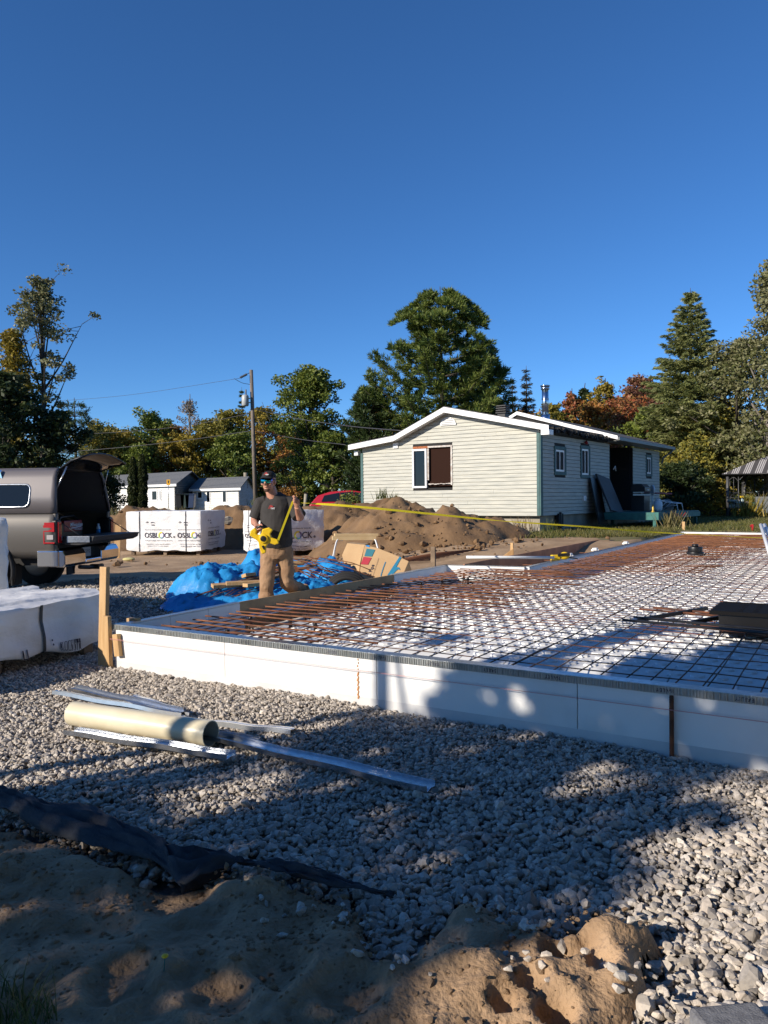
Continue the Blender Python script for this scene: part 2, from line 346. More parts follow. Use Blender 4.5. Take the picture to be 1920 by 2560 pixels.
fastmesh('sand', V, remap[F], M_sand, smooth=True, kind='structure')

# ------------------------------------------------------------------ gravel: tens of thousands of crushed stones
rng = np.random.default_rng(5)
def gravel(name, pts, scales, tones, kind='stuff'):
    mt_ = tones or M_stone
    me = bpy.data.meshes.new(name); me.vertices.add(len(pts)); me.vertices.foreach_set('co', np.ascontiguousarray(pts, np.float32).ravel())
    a = me.attributes.new('stone_size', 'FLOAT', 'POINT'); a.data.foreach_set('value', np.ascontiguousarray(scales, np.float32))
    o = bpy.data.objects.new(name, me); sc.collection.objects.link(o); tag(o, kind=kind)
    ng = bpy.data.node_groups.new(name, 'GeometryNodeTree'); ng.interface.new_socket('Geometry', in_out='INPUT', socket_type='NodeSocketGeometry'); ng.interface.new_socket('Geometry', in_out='OUTPUT', socket_type='NodeSocketGeometry')
    N = ng.nodes; L = ng.links; gi = N.new('NodeGroupInput'); go = N.new('NodeGroupOutput'); jn = N.new('GeometryNodeJoinGeometry')
    for i in range(8):
        ic = N.new('GeometryNodeMeshIcoSphere'); ic.inputs['Radius'].default_value = 1; ic.inputs['Subdivisions'].default_value = 2
        ps = N.new('GeometryNodeInputPosition'); ad = N.new('ShaderNodeVectorMath'); ad.operation = 'ADD'; ad.inputs[1].default_value = (i * 7.3, i * 3.1, i * 5.7); L.new(ps.outputs[0], ad.inputs[0])
        vo = N.new('ShaderNodeTexNoise'); vo.inputs['Scale'].default_value = 1.25; vo.inputs['Detail'].default_value = 1.5; L.new(ad.outputs[0], vo.inputs[0])
        sb = N.new('ShaderNodeVectorMath'); sb.operation = 'SUBTRACT'; sb.inputs[1].default_value = (.5, .5, .5); L.new(vo.outputs['Color'], sb.inputs[0])
        scl = N.new('ShaderNodeVectorMath'); scl.operation = 'SCALE'; scl.inputs['Scale'].default_value = 3.1; L.new(sb.outputs[0], scl.inputs[0])
        sp = N.new('GeometryNodeSetPosition'); L.new(ic.outputs[0], sp.inputs[0]); L.new(scl.outputs[0], sp.inputs['Offset'])
        hull = N.new('GeometryNodeConvexHull'); L.new(sp.outputs[0], hull.inputs[0])
        tr = N.new('GeometryNodeTransform'); tr.inputs['Scale'].default_value = (1.0, .72 + .05 * (i % 4), .55 + .06 * (i % 3)); L.new(hull.outputs[0], tr.inputs[0])
        smt = N.new('GeometryNodeSetMaterial'); smt.inputs[2].default_value = mt_; L.new(tr.outputs[0], smt.inputs[0])
        ss = N.new('GeometryNodeSetShadeSmooth'); ss.inputs['Shade Smooth'].default_value = False; L.new(smt.outputs[0], ss.inputs[0])
        g2 = N.new('GeometryNodeGeometryToInstance'); L.new(ss.outputs[0], g2.inputs[0]); L.new(g2.outputs[0], jn.inputs[0])
    mp = N.new('GeometryNodeMeshToPoints'); L.new(gi.outputs[0], mp.inputs[0])
    ip = N.new('GeometryNodeInstanceOnPoints'); L.new(mp.outputs[0], ip.inputs['Points']); L.new(jn.outputs[0], ip.inputs['Instance']); ip.inputs['Pick Instance'].default_value = True
    ri = N.new('FunctionNodeRandomValue'); ri.data_type = 'INT'; ri.inputs[4].default_value = 0; ri.inputs[5].default_value = 7; L.new(ri.outputs[2], ip.inputs['Instance Index'])
    rr = N.new('FunctionNodeRandomValue'); rr.data_type = 'FLOAT_VECTOR'; rr.inputs[0].default_value = (-.6, -.6, 0); rr.inputs[1].default_value = (.6, .6, 6.28); rr.inputs['Seed'].default_value = 3; L.new(rr.outputs[0], ip.inputs['Rotation'])
    at_ = N.new('GeometryNodeInputNamedAttribute'); at_.data_type = 'FLOAT'; at_.inputs[0].default_value = 'stone_size'; L.new(at_.outputs[0], ip.inputs['Scale'])
    L.new(ip.outputs[0], go.inputs[0])
    o.modifiers.new('stones', 'NODES').node_group = ng; return o
def stone_material():
    m = bpy.data.materials.new('crushed_stone'); m.use_nodes = True; N = m.node_tree.nodes; L = m.node_tree.links; b = N['Principled BSDF']
    oi = N.new('ShaderNodeObjectInfo'); rp = N.new('ShaderNodeValToRGB'); e = rp.color_ramp.elements
    cols = [(.22, .20, .18), (.44, .39, .34), (.53, .47, .41), (.34, .31, .28), (.60, .545, .48), (.49, .425, .36), (.67, .62, .56)]
    while len(e) < len(cols): e.new(.5)
    for i, c in enumerate(cols): e[i].position = i / (len(cols) - 1); e[i].color = (*c, 1)
    L.new(oi.outputs['Random'], rp.inputs[0])
    tc = N.new('ShaderNodeTexCoord'); nz = N.new('ShaderNodeTexNoise'); nz.inputs['Scale'].default_value = 2.2; nz.inputs['Detail'].default_value = 6; L.new(tc.outputs['Object'], nz.inputs[0])
    mx = N.new('ShaderNodeMix'); mx.data_type = 'RGBA'; mx.blend_type = 'MULTIPLY'; mx.inputs[0].default_value = .55; L.new(rp.outputs[0], mx.inputs[6])
    r2 = N.new('ShaderNodeValToRGB'); r2.color_ramp.elements[0].position = .3; r2.color_ramp.elements[1].position = .6; r2.color_ramp.elements[0].color = (.55, .55, .56, 1); r2.color_ramp.elements[1].color = (1.1, 1.08, 1.05, 1)
    L.new(nz.outputs[0], r2.inputs[0]); L.new(r2.outputs[0], mx.inputs[7]); L.new(mx.outputs[2], b.inputs['Base Color']); b.inputs['Roughness'].default_value = .85
    return m
M_stone = stone_material()
def spread(n, x0, x1, y0, y1): return np.stack([rng.uniform(x0, x1, n), rng.uniform(y0, y1, n)], -1)
p = np.concatenate([spread(120000, -6.5, 5.0, 1.4, 4.2), spread(240000, -7.5, 3.2, 4.0, 8.6), spread(34000, -9, 2.0, 8.4, 14.6)])
px, py = project(np.c_[p, np.zeros(len(p))]); jit = rng.normal(0, 1, (len(p), 2)) * np.c_[60 / p[:, 1], 36 / p[:, 1]]
keep = (px > -420) & (px < 2340) & (py < 2900) & ~inpoly(px + jit[:, 0], py + jit[:, 1], SANDPX) & ~inpoly(p[:, 0], p[:, 1], SLAB)
far = p[:, 1] > 9.0
keep &= ~far | ((p[:, 0] < -.4 - .1 * p[:, 1] + .9) & (p[:, 1] < 11.3 + rng.normal(0, .6, len(p)) + (p[:, 0] < -3) * 2.4))
p = p[keep]
size = np.clip(rng.lognormal(math.log(.0086), .36, len(p)), .006, .030) * (1.45 - .45 * sstep(2.4, 4.6, p[:, 1])) * (1 + .06 * np.maximum(0, p[:, 1] - 5))
edge_h = .10 * np.exp(-(((p[:, 0] - P0.x) * EV.x + (p[:, 1] - P0.y) * EV.y) / .35) ** 2) * ((p - np.array([P0.x, P0.y])) @ np.array([EU.x, EU.y]) < 1.6)
hz = gz(p[:, 0], p[:, 1]) + rng.uniform(-.012, .022, len(p)) + .02 * np.sin(p[:, 0] * 2.3) * np.sin(p[:, 1] * 1.9)
gravel('gravel', np.c_[p, hz], size, None)
# crumbs and clods of sand
n = 26000; p = np.c_[rng.uniform(-3.2, 1.6, n), rng.uniform(1.6, 4.3, n)]; px, py = project(np.c_[p, np.full(n, .03)]); p = p[inpoly(px, py, SANDPX)]
p = p[np.array([n3(a * 2.2, b * 2.2, 6) + .5 * n3(a * 7, b * 7, 2) for a, b in p]) > rng.uniform(-.5, .5, len(p))]
gravel('sand_crumbs', np.array([(a, b, sandz(a, b) - .0005) for a, b in p]), np.clip(rng.lognormal(math.log(.0042), .5, len(p)), .0015, .017), M_sand)
# a few loose stones on the sand
q = []
for cxp, cyp, n, sd in [(1340, 2420, 34, 70), (760, 2280, 10, 60), (900, 2330, 26, 40), (1270, 2330, 22, 50), (1480, 2400, 14, 80), (600, 2330, 6, 60), (1000, 2450, 18, 60), (1620, 2480, 24, 40), (1180, 2300, 8, 60)]:
    for _ in range(n // 2): q.append((rng.normal(cxp, sd), rng.normal(cyp, sd * .55)))
qq = [atz(a, b, .03) for a, b in q]
gravel('loose_gravel', np.array([(v.x, v.y, sandz(v.x, v.y) + .004) for v in qq]), np.clip(rng.lognormal(math.log(.0118), .35, len(qq)), .006, .022), None)

# ------------------------------------------------------------------ foam formwork round the slab
rnd = random.Random(11)
def form_panel(name, a, b, zt, label, group, metal=True, foot=True, th=.10, foot_out=.012, zb=.0, outside=-1):
    """foam board standing from a to b (outer face line), inner side to the left of a->b when outside=-1"""
    a = Vector((a.x, a.y, 0)); b = Vector((b.x, b.y, 0)); d = (b - a).normalized(); n = Vector((d.y, -d.x, 0)) * (-outside); n = Vector((-d.y, d.x, 0)) * (1 if outside == -1 else -1)
    c = (a + b) / 2; t = empty(name, c, 0, label, 'foam form', group)
    L = (b - a).length - .004; rz = math.atan2(d.y, d.x)
    m = MB(); m.box(c + n * (th / 2) + Vector((0, 0, (zt + .065) / 2 + .0)), (L, th, zt - .066), rz); m.build('face_board', M_foam, t, bevel=.004)
    if foot:
        m = MB(); m.box(c + n * (th / 2 + .007) + Vector((0, 0, -.001)), (L + .003, th, .122), rz); m.build('footing_strip', M_foamfoot, t, bevel=.003)
    return t
M_foamfoot = mat('grey_white_foam', (.66, .66, .66), .8, col2=(.58, .58, .58), nscale=4)
seams = [0, 1.323, 2.769, 4.219, 5.669, 7.0]
flab = ['white foam form panel at the timber corner stakes', 'white foam form panel left of the orange stain and tree shadow', 'white foam form panel right of the orange stain', 'shaded white foam form panel left of the rusty rebar stake', 'shaded white foam form panel right of the rusty rebar stake']
flab[3] = 'shaded white foam form panel with the rusty rebar stake standing against it'; flab[4] = 'shaded white foam form panel at the right end of the front wall'
for i in range(5):
    t = form_panel('foam_form_panel', sl(seams[i], 0), sl(seams[i + 1], 0), ZW - .004, flab[i], 'foam panels of the front form wall')
# galvanised strips capping the front wall (a lip down the face, a flange on top)
caps = [(-.03, .92, 'short galvanised capping strip at the timber corner of the foam wall'), (.922, 4.53, 'long ribbed galvanised capping strip along the sunlit part of the foam wall'), (4.532, 7.0, 'ribbed galvanised capping strip on the shaded right end of the foam wall')]
def rib_mat():
    m = bpy.data.materials.new('ribbed_strip'); m.use_nodes = True; N = m.node_tree.nodes; L = m.node_tree.links; b = N['Principled BSDF']
    tc = N.new('ShaderNodeTexCoord'); mp = N.new('ShaderNodeMapping'); mp.inputs['Rotation'].default_value = (0, 0, R(31.3)); L.new(tc.outputs['Object'], mp.inputs[0])
    wv = N.new('ShaderNodeTexWave'); wv.wave_type = 'BANDS'; wv.bands_direction = 'X'; wv.inputs['Scale'].default_value = 26; wv.inputs['Distortion'].default_value = .5; L.new(mp.outputs[0], wv.inputs[0])
    bp = N.new('ShaderNodeBump'); bp.inputs['Strength'].default_value = .8; bp.inputs['Distance'].default_value = .006; L.new(wv.outputs[1], bp.inputs['Height']); L.new(bp.outputs[0], b.inputs['Normal'])
    nz = N.new('ShaderNodeTexNoise'); nz.inputs['Scale'].default_value = 7; L.new(mp.outputs[0], nz.inputs[0]); rp = N.new('ShaderNodeValToRGB')
    rp.color_ramp.elements[0].color = (.40, .42, .40, 1); rp.color_ramp.elements[1].color = (.72, .73, .72, 1); L.new(nz.outputs[0], rp.inputs[0]); L.new(rp.outputs[0], b.inputs['Base Color'])
    b.inputs['Metallic'].default_value = .7; b.inputs['Roughness'].default_value = .42; return m
M_rib = rib_mat()
for a, b, lab in caps:
    m = MB(); m.bar(sl((a), -.004, ZW - .018), sl(b, -.004, ZW - .018), .004, .046)
    n = int((b - a) / .018)
    for i in range(n):                                    # pressed ribs
        u = a + (i + .5) * (b - a) / n; m.bar(sl(u, -.008, ZW - .039), sl(u, -.008, ZW + .002), .009, .004, EU)
    m.k = 1; m.bar(sl(a, .047, ZW + .004), sl(b, .047, ZW + .004), .098, .004)
    so_ = m.build('capping_strip', [M_rib, M_galv], label=lab, cat='metal strip', group='galvanised strips on the front form wall'); hs0 = H(so_)
    uu = a + .25
    while uu < min(b, 5.6) - .2: m = MB(); m.text('BAILEY', .032, sl(uu, -.0115, ZW - .008), -EU, (0, 0, -1), .006); m.build('stamped_lettering', mat('ink_stamp', (.05, .045, .07), .6), hs0); uu += .42
# mason string along the front wall
m = MB(); m.tube([sl(-.08, -.05, .285), sl(.15, -.052, .285), sl(4.78, -.045, .283), sl(7, -.045, .283)], .0013, 5); m.tube([sl(-.08, -.05, .277), sl(1, -.05, .278), sl(4.78, -.047, .281), sl(7, -.047, .280)], .0010, 5)
m.build('string_line', mat('red_string', (.62, .28, .28), .8), label='thin red string line stretched along the white foam wall', cat='string')
# stain and rebar stake on the front face
m = MB()
for i in range(26):
    z = .07 + .30 * i / 26; w = .010 if z < .25 else .006
    if z > .26 and i % 2: continue
    m.box(sl(2.612 + .004 * math.sin(i * 2.1), -.0035, z), (w * (1 + .3 * math.sin(i * 1.3)), .003, .0125), R(-31.3))
m.build('rust_mark', mat('orange_stain', (.50, .22, .07), .9), label='orange rust mark running down the white foam wall', cat='stain')
m = MB(); m.tube([sl(4.775, -.028, z) for z in np.linspace(-.05, .36, 12)], .0125, 8)
for i in range(34): m.tube([sl(4.775, -.028, .0 + i * .0105), sl(4.775, -.028, .004 + i * .0105)], .0143, 8)
m.build('rebar_stake', M_rust, label='rusty rebar stake standing upright against the shaded foam wall', cat='rebar stake')

# left form edge: foam with metal cap, brown board, foam end, jog, long foam edge, far edge
def edge_panel(name, a, b, zt, label, group=None, mt=None, cat='foam form', th=.09, inside=1, zb=.05, lip=True, profile=True):
    a = Vector((a[0], a[1], 0)); b = Vector((b[0], b[1], 0)); d = (b - a).normalized(); n = Vector((d.y, -d.x, 0)) * inside; L = (b - a).length - .004
    t = empty(name, (a + b) / 2, 0, label, cat, group); m = MB(); h = zt - zb
    if profile:                                           # bevelled inner foam profile with a groove
        poly = [(0, 0), (th + .05, 0), (th + .05, h * .30), (th, h * .55), (th, h * .66), (th - .02, h * .70), (th - .02, h * .96), (th - .03, h), (0, h)]
    else: poly = [(0, 0), (th, 0), (th, h), (0, h)]
    m.prism(poly, n, (0, 0, 1), a + d * .002 + Vector((0, 0, zb)), d * L); m.build('foam_profile', mt or M_foam, t, bevel=.003)
    if lip:
        m = MB(); m.bar(a + n * (th / 2 - .01) + Vector((0, 0, zt + .004)), b + n * (th / 2 - .01) + Vector((0, 0, zt + .004)), th - .01, .004); m.bar(a - n * .004 + Vector((0, 0, zt - .02)), b - n * .004 + Vector((0, 0, zt - .02)), .004, .05)
        m.build('metal_cap', M_galv, t)
    return t
WS = Vector((-1.63, 8.35, 0)); WE = Vector((.08, 11.22, 0)); dl = (WS - P0).normalized()
lp = [P0 + dl * .11, P0 + dl * .62, P0 + dl * 1.16, WS]
for i, (lab) in enumerate(['grey shaded foam form panel next to the corner stakes on the left edge', 'grey shaded foam form panel in the middle of the left edge run', 'grey shaded foam form panel butting against the brown board']):
    edge_panel('left_form_panel'.replace('left_', 'side_'), lp[i], lp[i + 1], ZW, lab, 'foam panels of the left form edge')
m = MB(); d = (WE - WS).normalized(); n = Vector((d.y, -d.x, 0)); up = Vector((0, 0, 1))
mid = WS + d * 1.62
for a, b, lab in [(WS, mid, 'brown form board the man stands behind, nearer half'), (mid + d * .004, WE, 'brown form board behind the left slab edge, half ending at the white foam')]:
    m = MB(); m.bar(a + up * .255 + n * .05, b + up * .255 + n * .05, .022, .30); m.build('form_board', M_ply, bevel=.002, label=lab, cat='board', group='brown boards on the left form edge')
m = MB(); m.prism([(0, 0), (.12, 0), (.10, .02), (0, .02)], n, up, WS + up * .235 + n * .062, d * (WE - WS).length); m.build('foam_ledge', M_foam, label='thin white foam ledge along the foot of the brown board', cat='foam strip')
edge_panel('foam_end_panel', WE, PJL, ZW, 'white foam edge piece with an open cut end between brown board and jog', None)
edge_panel('foam_edge_panel', PJL, PJR, ZW, 'short white foam edge piece crossing at the jog of the slab', None)
dd = (PFL - PJR); pc = [PJR + dd * t for t in (0, .36, .70, 1)]
for i, lab in enumerate(['long grey foam edge piece starting under the yellow tape reel', 'long grey foam edge piece in the middle beside the reddish boards', 'long grey foam edge piece ending at the far wooden stake']):
    edge_panel('foam_edge_panel', pc[i], pc[i + 1], ZW, lab, 'foam pieces of the long left edge')
edge_panel('foam_edge_panel', PFL, PFAR, ZW + .02, 'sunlit white foam edge piece across the far end of the slab', None, lip=False, th=.12)
m = MB(); m.tube([PFL + up * .445, PFAR + up * .445], .006, 6); m.build('far_string', M_cable, label='dark thin line along the top of the far foam edge', cat='string')
# reddish wooden forms outside the long edge
B0 = Vector((1.31, 12.70, 0)); B1 = Vector((6.78, 21.74, 0)); B2 = Vector((7.54, 22.32, 0)); d = (B1 - B0)
for a, b, lab in [(0, .5, 'reddish brown form board running back from the white pipe'), (.5, 1, 'reddish brown form board, the farther length by the lawn')]:
    m = MB(); m.bar(B0 + d * a + up * .27, B0 + d * b + up * .27, .035, .30); m.build('form_board', M_plyr, bevel=.003, label=lab, cat='board', group='reddish boards beside the long edge')
m = MB(); m.bar(B1 + up * .30 + Vector((.05, .1, 0)), PFL + up * .30 + Vector((-.35, .55, 0)), .035, .26); m.build('form_board', M_plyr, bevel=.003, label='reddish board lying across at the far corner of the form', cat='board')
for q, sx_ in ((pc[1] + (pc[0] - pc[1]) * .02, 0), (PJR + dd * .22, 0), (PJR + dd * .55, 0), (PJR + dd * .72, 0)):
    c = q + Vector((-.18, .1, 0)); m = MB(); m.box(c + up * .40, (.09, .14, .05), R(-30)); m.box(c + up * .375, (.16, .06, .04), R(-30)); m.build('foam_offcut', M_foam, bevel=.004, label='small white foam offcut on the dirt between foam edge and reddish board', cat='foam offcut', group='foam offcuts beside the long edge')
# rebar seen in the strip between the boards
for i in range(9):
    a = PJR + dd * (.03 + i * .085) + Vector((-.55, .25, .30)); m = MB(); m.tube([a, a + Vector((.62, -.35, .01))], .008, 6); m.build('strip_rebar', M_rustb, label='short rusty rebar in the strip beside the reddish boards', cat='rebar', group='rebar in the strip outside the long edge')

# ------------------------------------------------------------------ inside of the slab: foam floor, knobbed panels, sloped edge
m = MB(); m.prism([(p[0], p[1]) for p in SLAB], (1, 0, 0), (0, 1, 0), (0, 0, -.02), (0, 0, .10)); m.build('foam_base_sheet', M_foamfoot, label='grey white foam sheeting at the bottom of the slab trench', cat='foam sheet')
lefts = []
def left_bound(v):                                        # u of the left edge at this v
    if v < 7.05: return 0
    a = (PJR - P0); b = (PFL - P0); va, vb = a.dot(EV), b.dot(EV); return lerp(a.dot(EU), b.dot(EU), (v - va) / (vb - va))
M_knob = mat('knobbed_white_foam', (.80, .80, .79), .8)
proto = None; PS = 1.2; cnt = 0
def knob_panel():
    m = MB(); g = .15; nk = int(PS / g)
    m.box((0, 0, -.06), (PS - .006, PS - .006, .12))
    for i in range(nk):
        for j in range(nk):
            x = (i + .5 + (.25 if j % 2 else -.25)) * g - PS / 2; y = (j + .5) * g - PS / 2
            v = []; s8 = 8
            for r, z in ((.050, 0.0), (.048, .010), (.041, .014)):
                for k_ in range(s8): a = 2 * math.pi * (k_ + .5) / s8; v.append((x + r * math.cos(a), y + r * math.sin(a), z))
            f = [(t * s8 + k_, t * s8 + (k_ + 1) % s8, (t + 1) * s8 + (k_ + 1) % s8, (t + 1) * s8 + k_) for t in range(2) for k_ in range(s8)] + [tuple(range(16, 24))]
            m.add(v, f)
    return m
ZF = .245
for iv in range(17):
    for iu in range(8):
        u = .95 + PS * (iu + .5); v = .98 + PS * (iv + .5); c = sl(u, v, ZF)
        if u - PS / 2 < left_bound(v + PS / 2) + .1 or not inpoly([c.x + EU.x * .5], [c.y + EU.y * .5], SLAB)[0] or v + PS / 2 > 20.6: continue
        if c.y - 4.0 < abs(c.x) * .2 and u > 6.2: continue
        if proto is None:
            mk = knob_panel(); me_o = mk.build('insulation_panel', M_knob, org=(0, 0, 0)); proto = me_o; o = me_o
        else: o = proto.copy(); sc.collection.objects.link(o)
        o.location = c; o.rotation_euler = (0, 0, R(-31.3)); tag(o, 'white knobbed foam insulation panel lying under the rebar mesh', 'foam panel', 'knobbed insulation panels in the slab')
# flat sheets between wall and knobs, sloping up from the trench
for i in range(5):
    a = .98 + i * 1.2; m = MB(); b = a + 1.19
    if i == 0: a -= .03
    P_ = [sl(a, .13, .105), sl(b, .13, .105), sl(b, .97, ZF + .004), sl(a, .97, ZF + .004)]
    m.add(P_ + [p - up * .03 for p in P_], [(0, 1, 2, 3), (7, 6, 5, 4), (0, 4, 5, 1), (1, 5, 6, 2), (2, 6, 7, 3), (3, 7, 4, 0)])
    m.k = 1
    for uu in (a + .40, a + .78):                          # taped joints
        m.add([sl(uu, .14, .1095), sl(uu + .035, .14, .1095), sl(uu + .035, .95, ZF + .0045), sl(uu, .95, ZF + .0045)], [(0, 1, 2, 3)])
    m.build('sloped_foam_sheet', [M_foam, mat('clear_tape', (.72, .73, .74), .25)], label='smooth white foam sheet sloping up behind the front wall', cat='foam sheet', group='sloped foam sheets behind the front wall')
for i in range(5):
    a = .98 + i * 1.2; m = MB(); b = a + 1.19
    P_ = [sl(.14, a, .105), sl(.14, b, .105), sl(.94, b, ZF + .004), sl(.94, a, ZF + .004)]
    m.add(P_ + [p - up * .03 for p in P_], [(3, 2, 1, 0), (4, 5, 6, 7), (1, 5, 4, 0), (2, 6, 5, 1), (3, 7, 6, 2), (0, 4, 7, 3)])
    m.build('sloped_foam_sheet', M_foamfoot, label='smooth foam sheet sloping down to the left trench', cat='foam sheet', group='sloped foam sheets along the left trench')

# ------------------------------------------------------------------ reinforcing: mesh wires and rebar, every bar an object
def barpath(p, q, z, n, amp, seed):
    out = []
    for i in range(n + 1):
        t = i / n; w = lerp(p, q, t); out.append(Vector((w.x + amp * n3(seed, i * .6), w.y + amp * n3(seed + 9, i * .6), z + amp * .7 * n3(seed + 5, i * .8))))
    return out
def vmax(u):                                              # farthest v inside the slab at this u
    return 20.6 + .03 * u
nb = 0
for i in range(50):                                        # lengthwise wires
    u = .30 + i * .158 + rnd.uniform(-.008, .008)
    if u > 6.85: break
    v0 = .13 + rnd.uniform(0, .03); v1 = 20.5
    if u < 1.3: v1 = 6.9
    left = u < 1.9
    for rep in range(2 if i in (9, 10, 21, 29, 38) else 1):
        uu = u + rep * .028; m = MB()
        mt = M_rust if (left or rnd.random() < .25) else M_wire
        m.tube(barpath(sl(uu, v0), sl(uu, v1), .335 + .012 * rep, 26 if v1 > 8 else 10, .02, i * 3.3 + rep), .0056 if left else .0046, 5)
        m.build('lengthwise_bar', mt, label='thin dark mesh wire running lengthwise up the slab' if not left else 'rusty bar running lengthwise along the left trench', cat='reinforcing bar', group='lengthwise bars of the slab mesh' if not left else 'lengthwise bars along the left trench')
v = .22; i = 0
while v < 20.4:
    lb = left_bound(v) + .14; far = v > 9.5
    m = MB(); mt = M_wire
    u1 = min(7.0, 6.9)
    m.tube(barpath(sl(lb + (.8 if v < 7 else 0), v), sl(u1, v), .346, 12, .02, i * 1.7 + 40), .0040, 5)
    if far and rnd.random() < .22: mt = M_rustb
    elif rnd.random() < .55: mt = M_rust
    m.build('crosswise_bar', mt, label=('thin rusty wire crossing the slab in its far half' if far else 'thin mesh wire crossing the slab in its near half'), cat='reinforcing bar', group='crosswise wires, far half of the slab' if far else 'crosswise wires, near half of the slab')
    v += (.155 if v > 2.0 else .27) + rnd.uniform(-.02, .02); i += 1
# thick orange bars over the left trench and the far left
v = .35; i = 0
while v < 7.0:
    m = MB(); ln = rnd.uniform(1.9, 2.7)
    m.tube(barpath(sl(.16 + rnd.uniform(0, .12), v), sl(ln, v + rnd.uniform(-.03, .03)), .362, 5, .012, i * 2.1), .0080, 6)
    m.build('trench_bar', M_rustb if i % 3 else M_rust, label='thick orange rusty rebar laid across the left trench', cat='rebar', group='thick rebar over the left trench')
    v += .21 + rnd.uniform(-.04, .04); i += 1
v = 7.4; i = 0
while v < 20.3:
    m = MB(); lb = left_bound(v) + .14; ln = lb + rnd.uniform(1.7, 2.4) + (v - 7.4) * .10
    m.tube(barpath(sl(lb, v), sl(ln, v + rnd.uniform(-.04, .04)), .366, 5, .014, i * 2.7 + 3), .0065, 5)
    m.build('trench_bar', M_rustb, label='thick orange rusty rebar laid across the far left strip', cat='rebar', group='thick rebar over the far left strip')
    v += .30 + rnd.uniform(-.06, .06); i += 1
for i in range(7):
    u = 1.75 + i * .3; m = MB(); m.tube(barpath(sl(u, 7.4), sl(u - .35, 20.4), .356, 20, .02, i * 5.1), .0070, 5)
    m.build('long_rebar', M_rustb, label='thick orange rebar running along the far left strip', cat='rebar', group='thick lengthwise rebar, far left strip')
# dense orange rebar at the far end
for i in range(16):
    v = 14.2 + i * .40; m = MB(); m.tube(barpath(sl(left_bound(v) + .2, v), sl(left_bound(v) + 3.4 + i * .07, v + rnd.uniform(-.05, .05)), .375, 8, .02, i * 4.1), .0075, 5)
    m.build('far_rebar', M_rustb, label='orange rusty rebar crossing the far end of the slab', cat='rebar', group='thick rebar at the far end')
# little black chairs holding the mesh up in the trench
for i in range(22):
    u = .42 + (i % 3) * .42 + rnd.uniform(-.05, .05); v = .55 + (i // 3) * .85 + rnd.uniform(-.1, .1); c = sl(u, v); m = MB()
    for a in range(3): t = a * 2.09; m.tube([c + Vector((math.cos(t) * .05, math.sin(t) * .05, .08)), c + Vector((0, 0, .30))], .010, 5)
    m.tube([c + up * .28, c + up * .33], .022, 6); m.build('rebar_chair', M_black, label='small black plastic rebar support standing in the left trench', cat='rebar support', group='rebar supports in the trench')

# ------------------------------------------------------------------ things lying on the slab
t = empty('drain_box', sl(5.35, 2.9, .29), R(-31.3), 'long black plastic box with a slotted lid on the mesh at the right', 'plastic box')
m = MB(); u0, u1, v0, v1 = 4.62, 6.4, 2.62, 3.2
poly = [(0, 0), (.58, 0), (.62, .17), (-.04, .17)]
m.prism(poly, EV, up, sl(4.66, 2.62, .30), EU * 1.7); m.build('box_body', M_black, t, bevel=.01)
m = MB(); m.box(sl(5.51, 2.91, .483), (1.84, .70, .026), R(-31.3))
for i in range(13):
    for j in range(4): m.box(sl(4.82 + i * .12, 2.70 + j * .135, .4975), (.05, .022, .006), R(-31.3 + 38))
m.box(sl(5.51, 2.58, .497), (1.80, .03, .012), R(-31.3)); m.box(sl(5.51, 3.24, .497), (1.80, .03, .012), R(-31.3)); m.build('slotted_lid', mat('dull_black_plastic', (.007, .007, .008), .8, spec=.12), t, bevel=.004)
for i, (a, b, z, th) in enumerate([((3.95, 2.55), (7.0, 2.10), .40, .013), ((3.90, 2.35), (7.0, 1.98), .40, .013), ((3.95, 3.35), (5.0, 3.18), .385, .011), ((3.85, 3.2), (4.9, 3.05), .385, .011)]):
    m = MB(); m.tube([sl(*a, z), sl(*b, z)], th, 7)
    m.build('loose_rebar', M_blackm if i < 2 else M_rust, label=['dark loose rebar in front of the black box, the farther one', 'dark loose rebar in front of the black box, the nearer one', 'short loose rebar pointing at the back of the black box', 'short loose rebar just behind the dark pair'][i], cat='rebar')
for a, b, lab in [((3.98, 2.45), (4.42, 3.55), 'dark batten lying lengthwise left of the black box, with a white end'), ((4.43, 2.55), (4.86, 3.6), 'dark batten lying lengthwise right beside the black box')]:
    m = MB(); m.bar(sl(*a, .385), sl(*b, .385), .03, .035); m.k = 1; m.tube([sl(*a, .385) - EV * .012, sl(*a, .385) + EV * .005], .026, 10); m.build('batten', [M_blackm, M_whitepl], label=lab, cat='batten')
c = atz(1738, 1386, .37); t = empty('floor_drain', c, 0, 'round black drain cap standing on the rebar near the far end', 'drain cap')
m = MB(); m.tube([c, c + up * .05], .16, 20); m.tube([c + up * .05, c + up * .15], .135, 20); m.build('cap_body', M_black, t, bevel=.006); m = MB(); m.tube([c + up * .15, c + up * .20], .06, 14); m.build('plug', M_black, t)
# two white pipes leaning at the right
for (a, b, lab) in [((1902, 1312, 15.0), (1950, 1470, 13.2), 'white plastic pipe leaning at the right edge, the left of the pair'), ((1911, 1312, 15.2), (1975, 1470, 13.2), 'white plastic pipe leaning at the right edge, the right of the pair')]:
    m = MB(); m.tube([at(*a), at(*b)], .034, 12); m.build('plastic_pipe', M_whitepl, label=lab, cat='pipe')
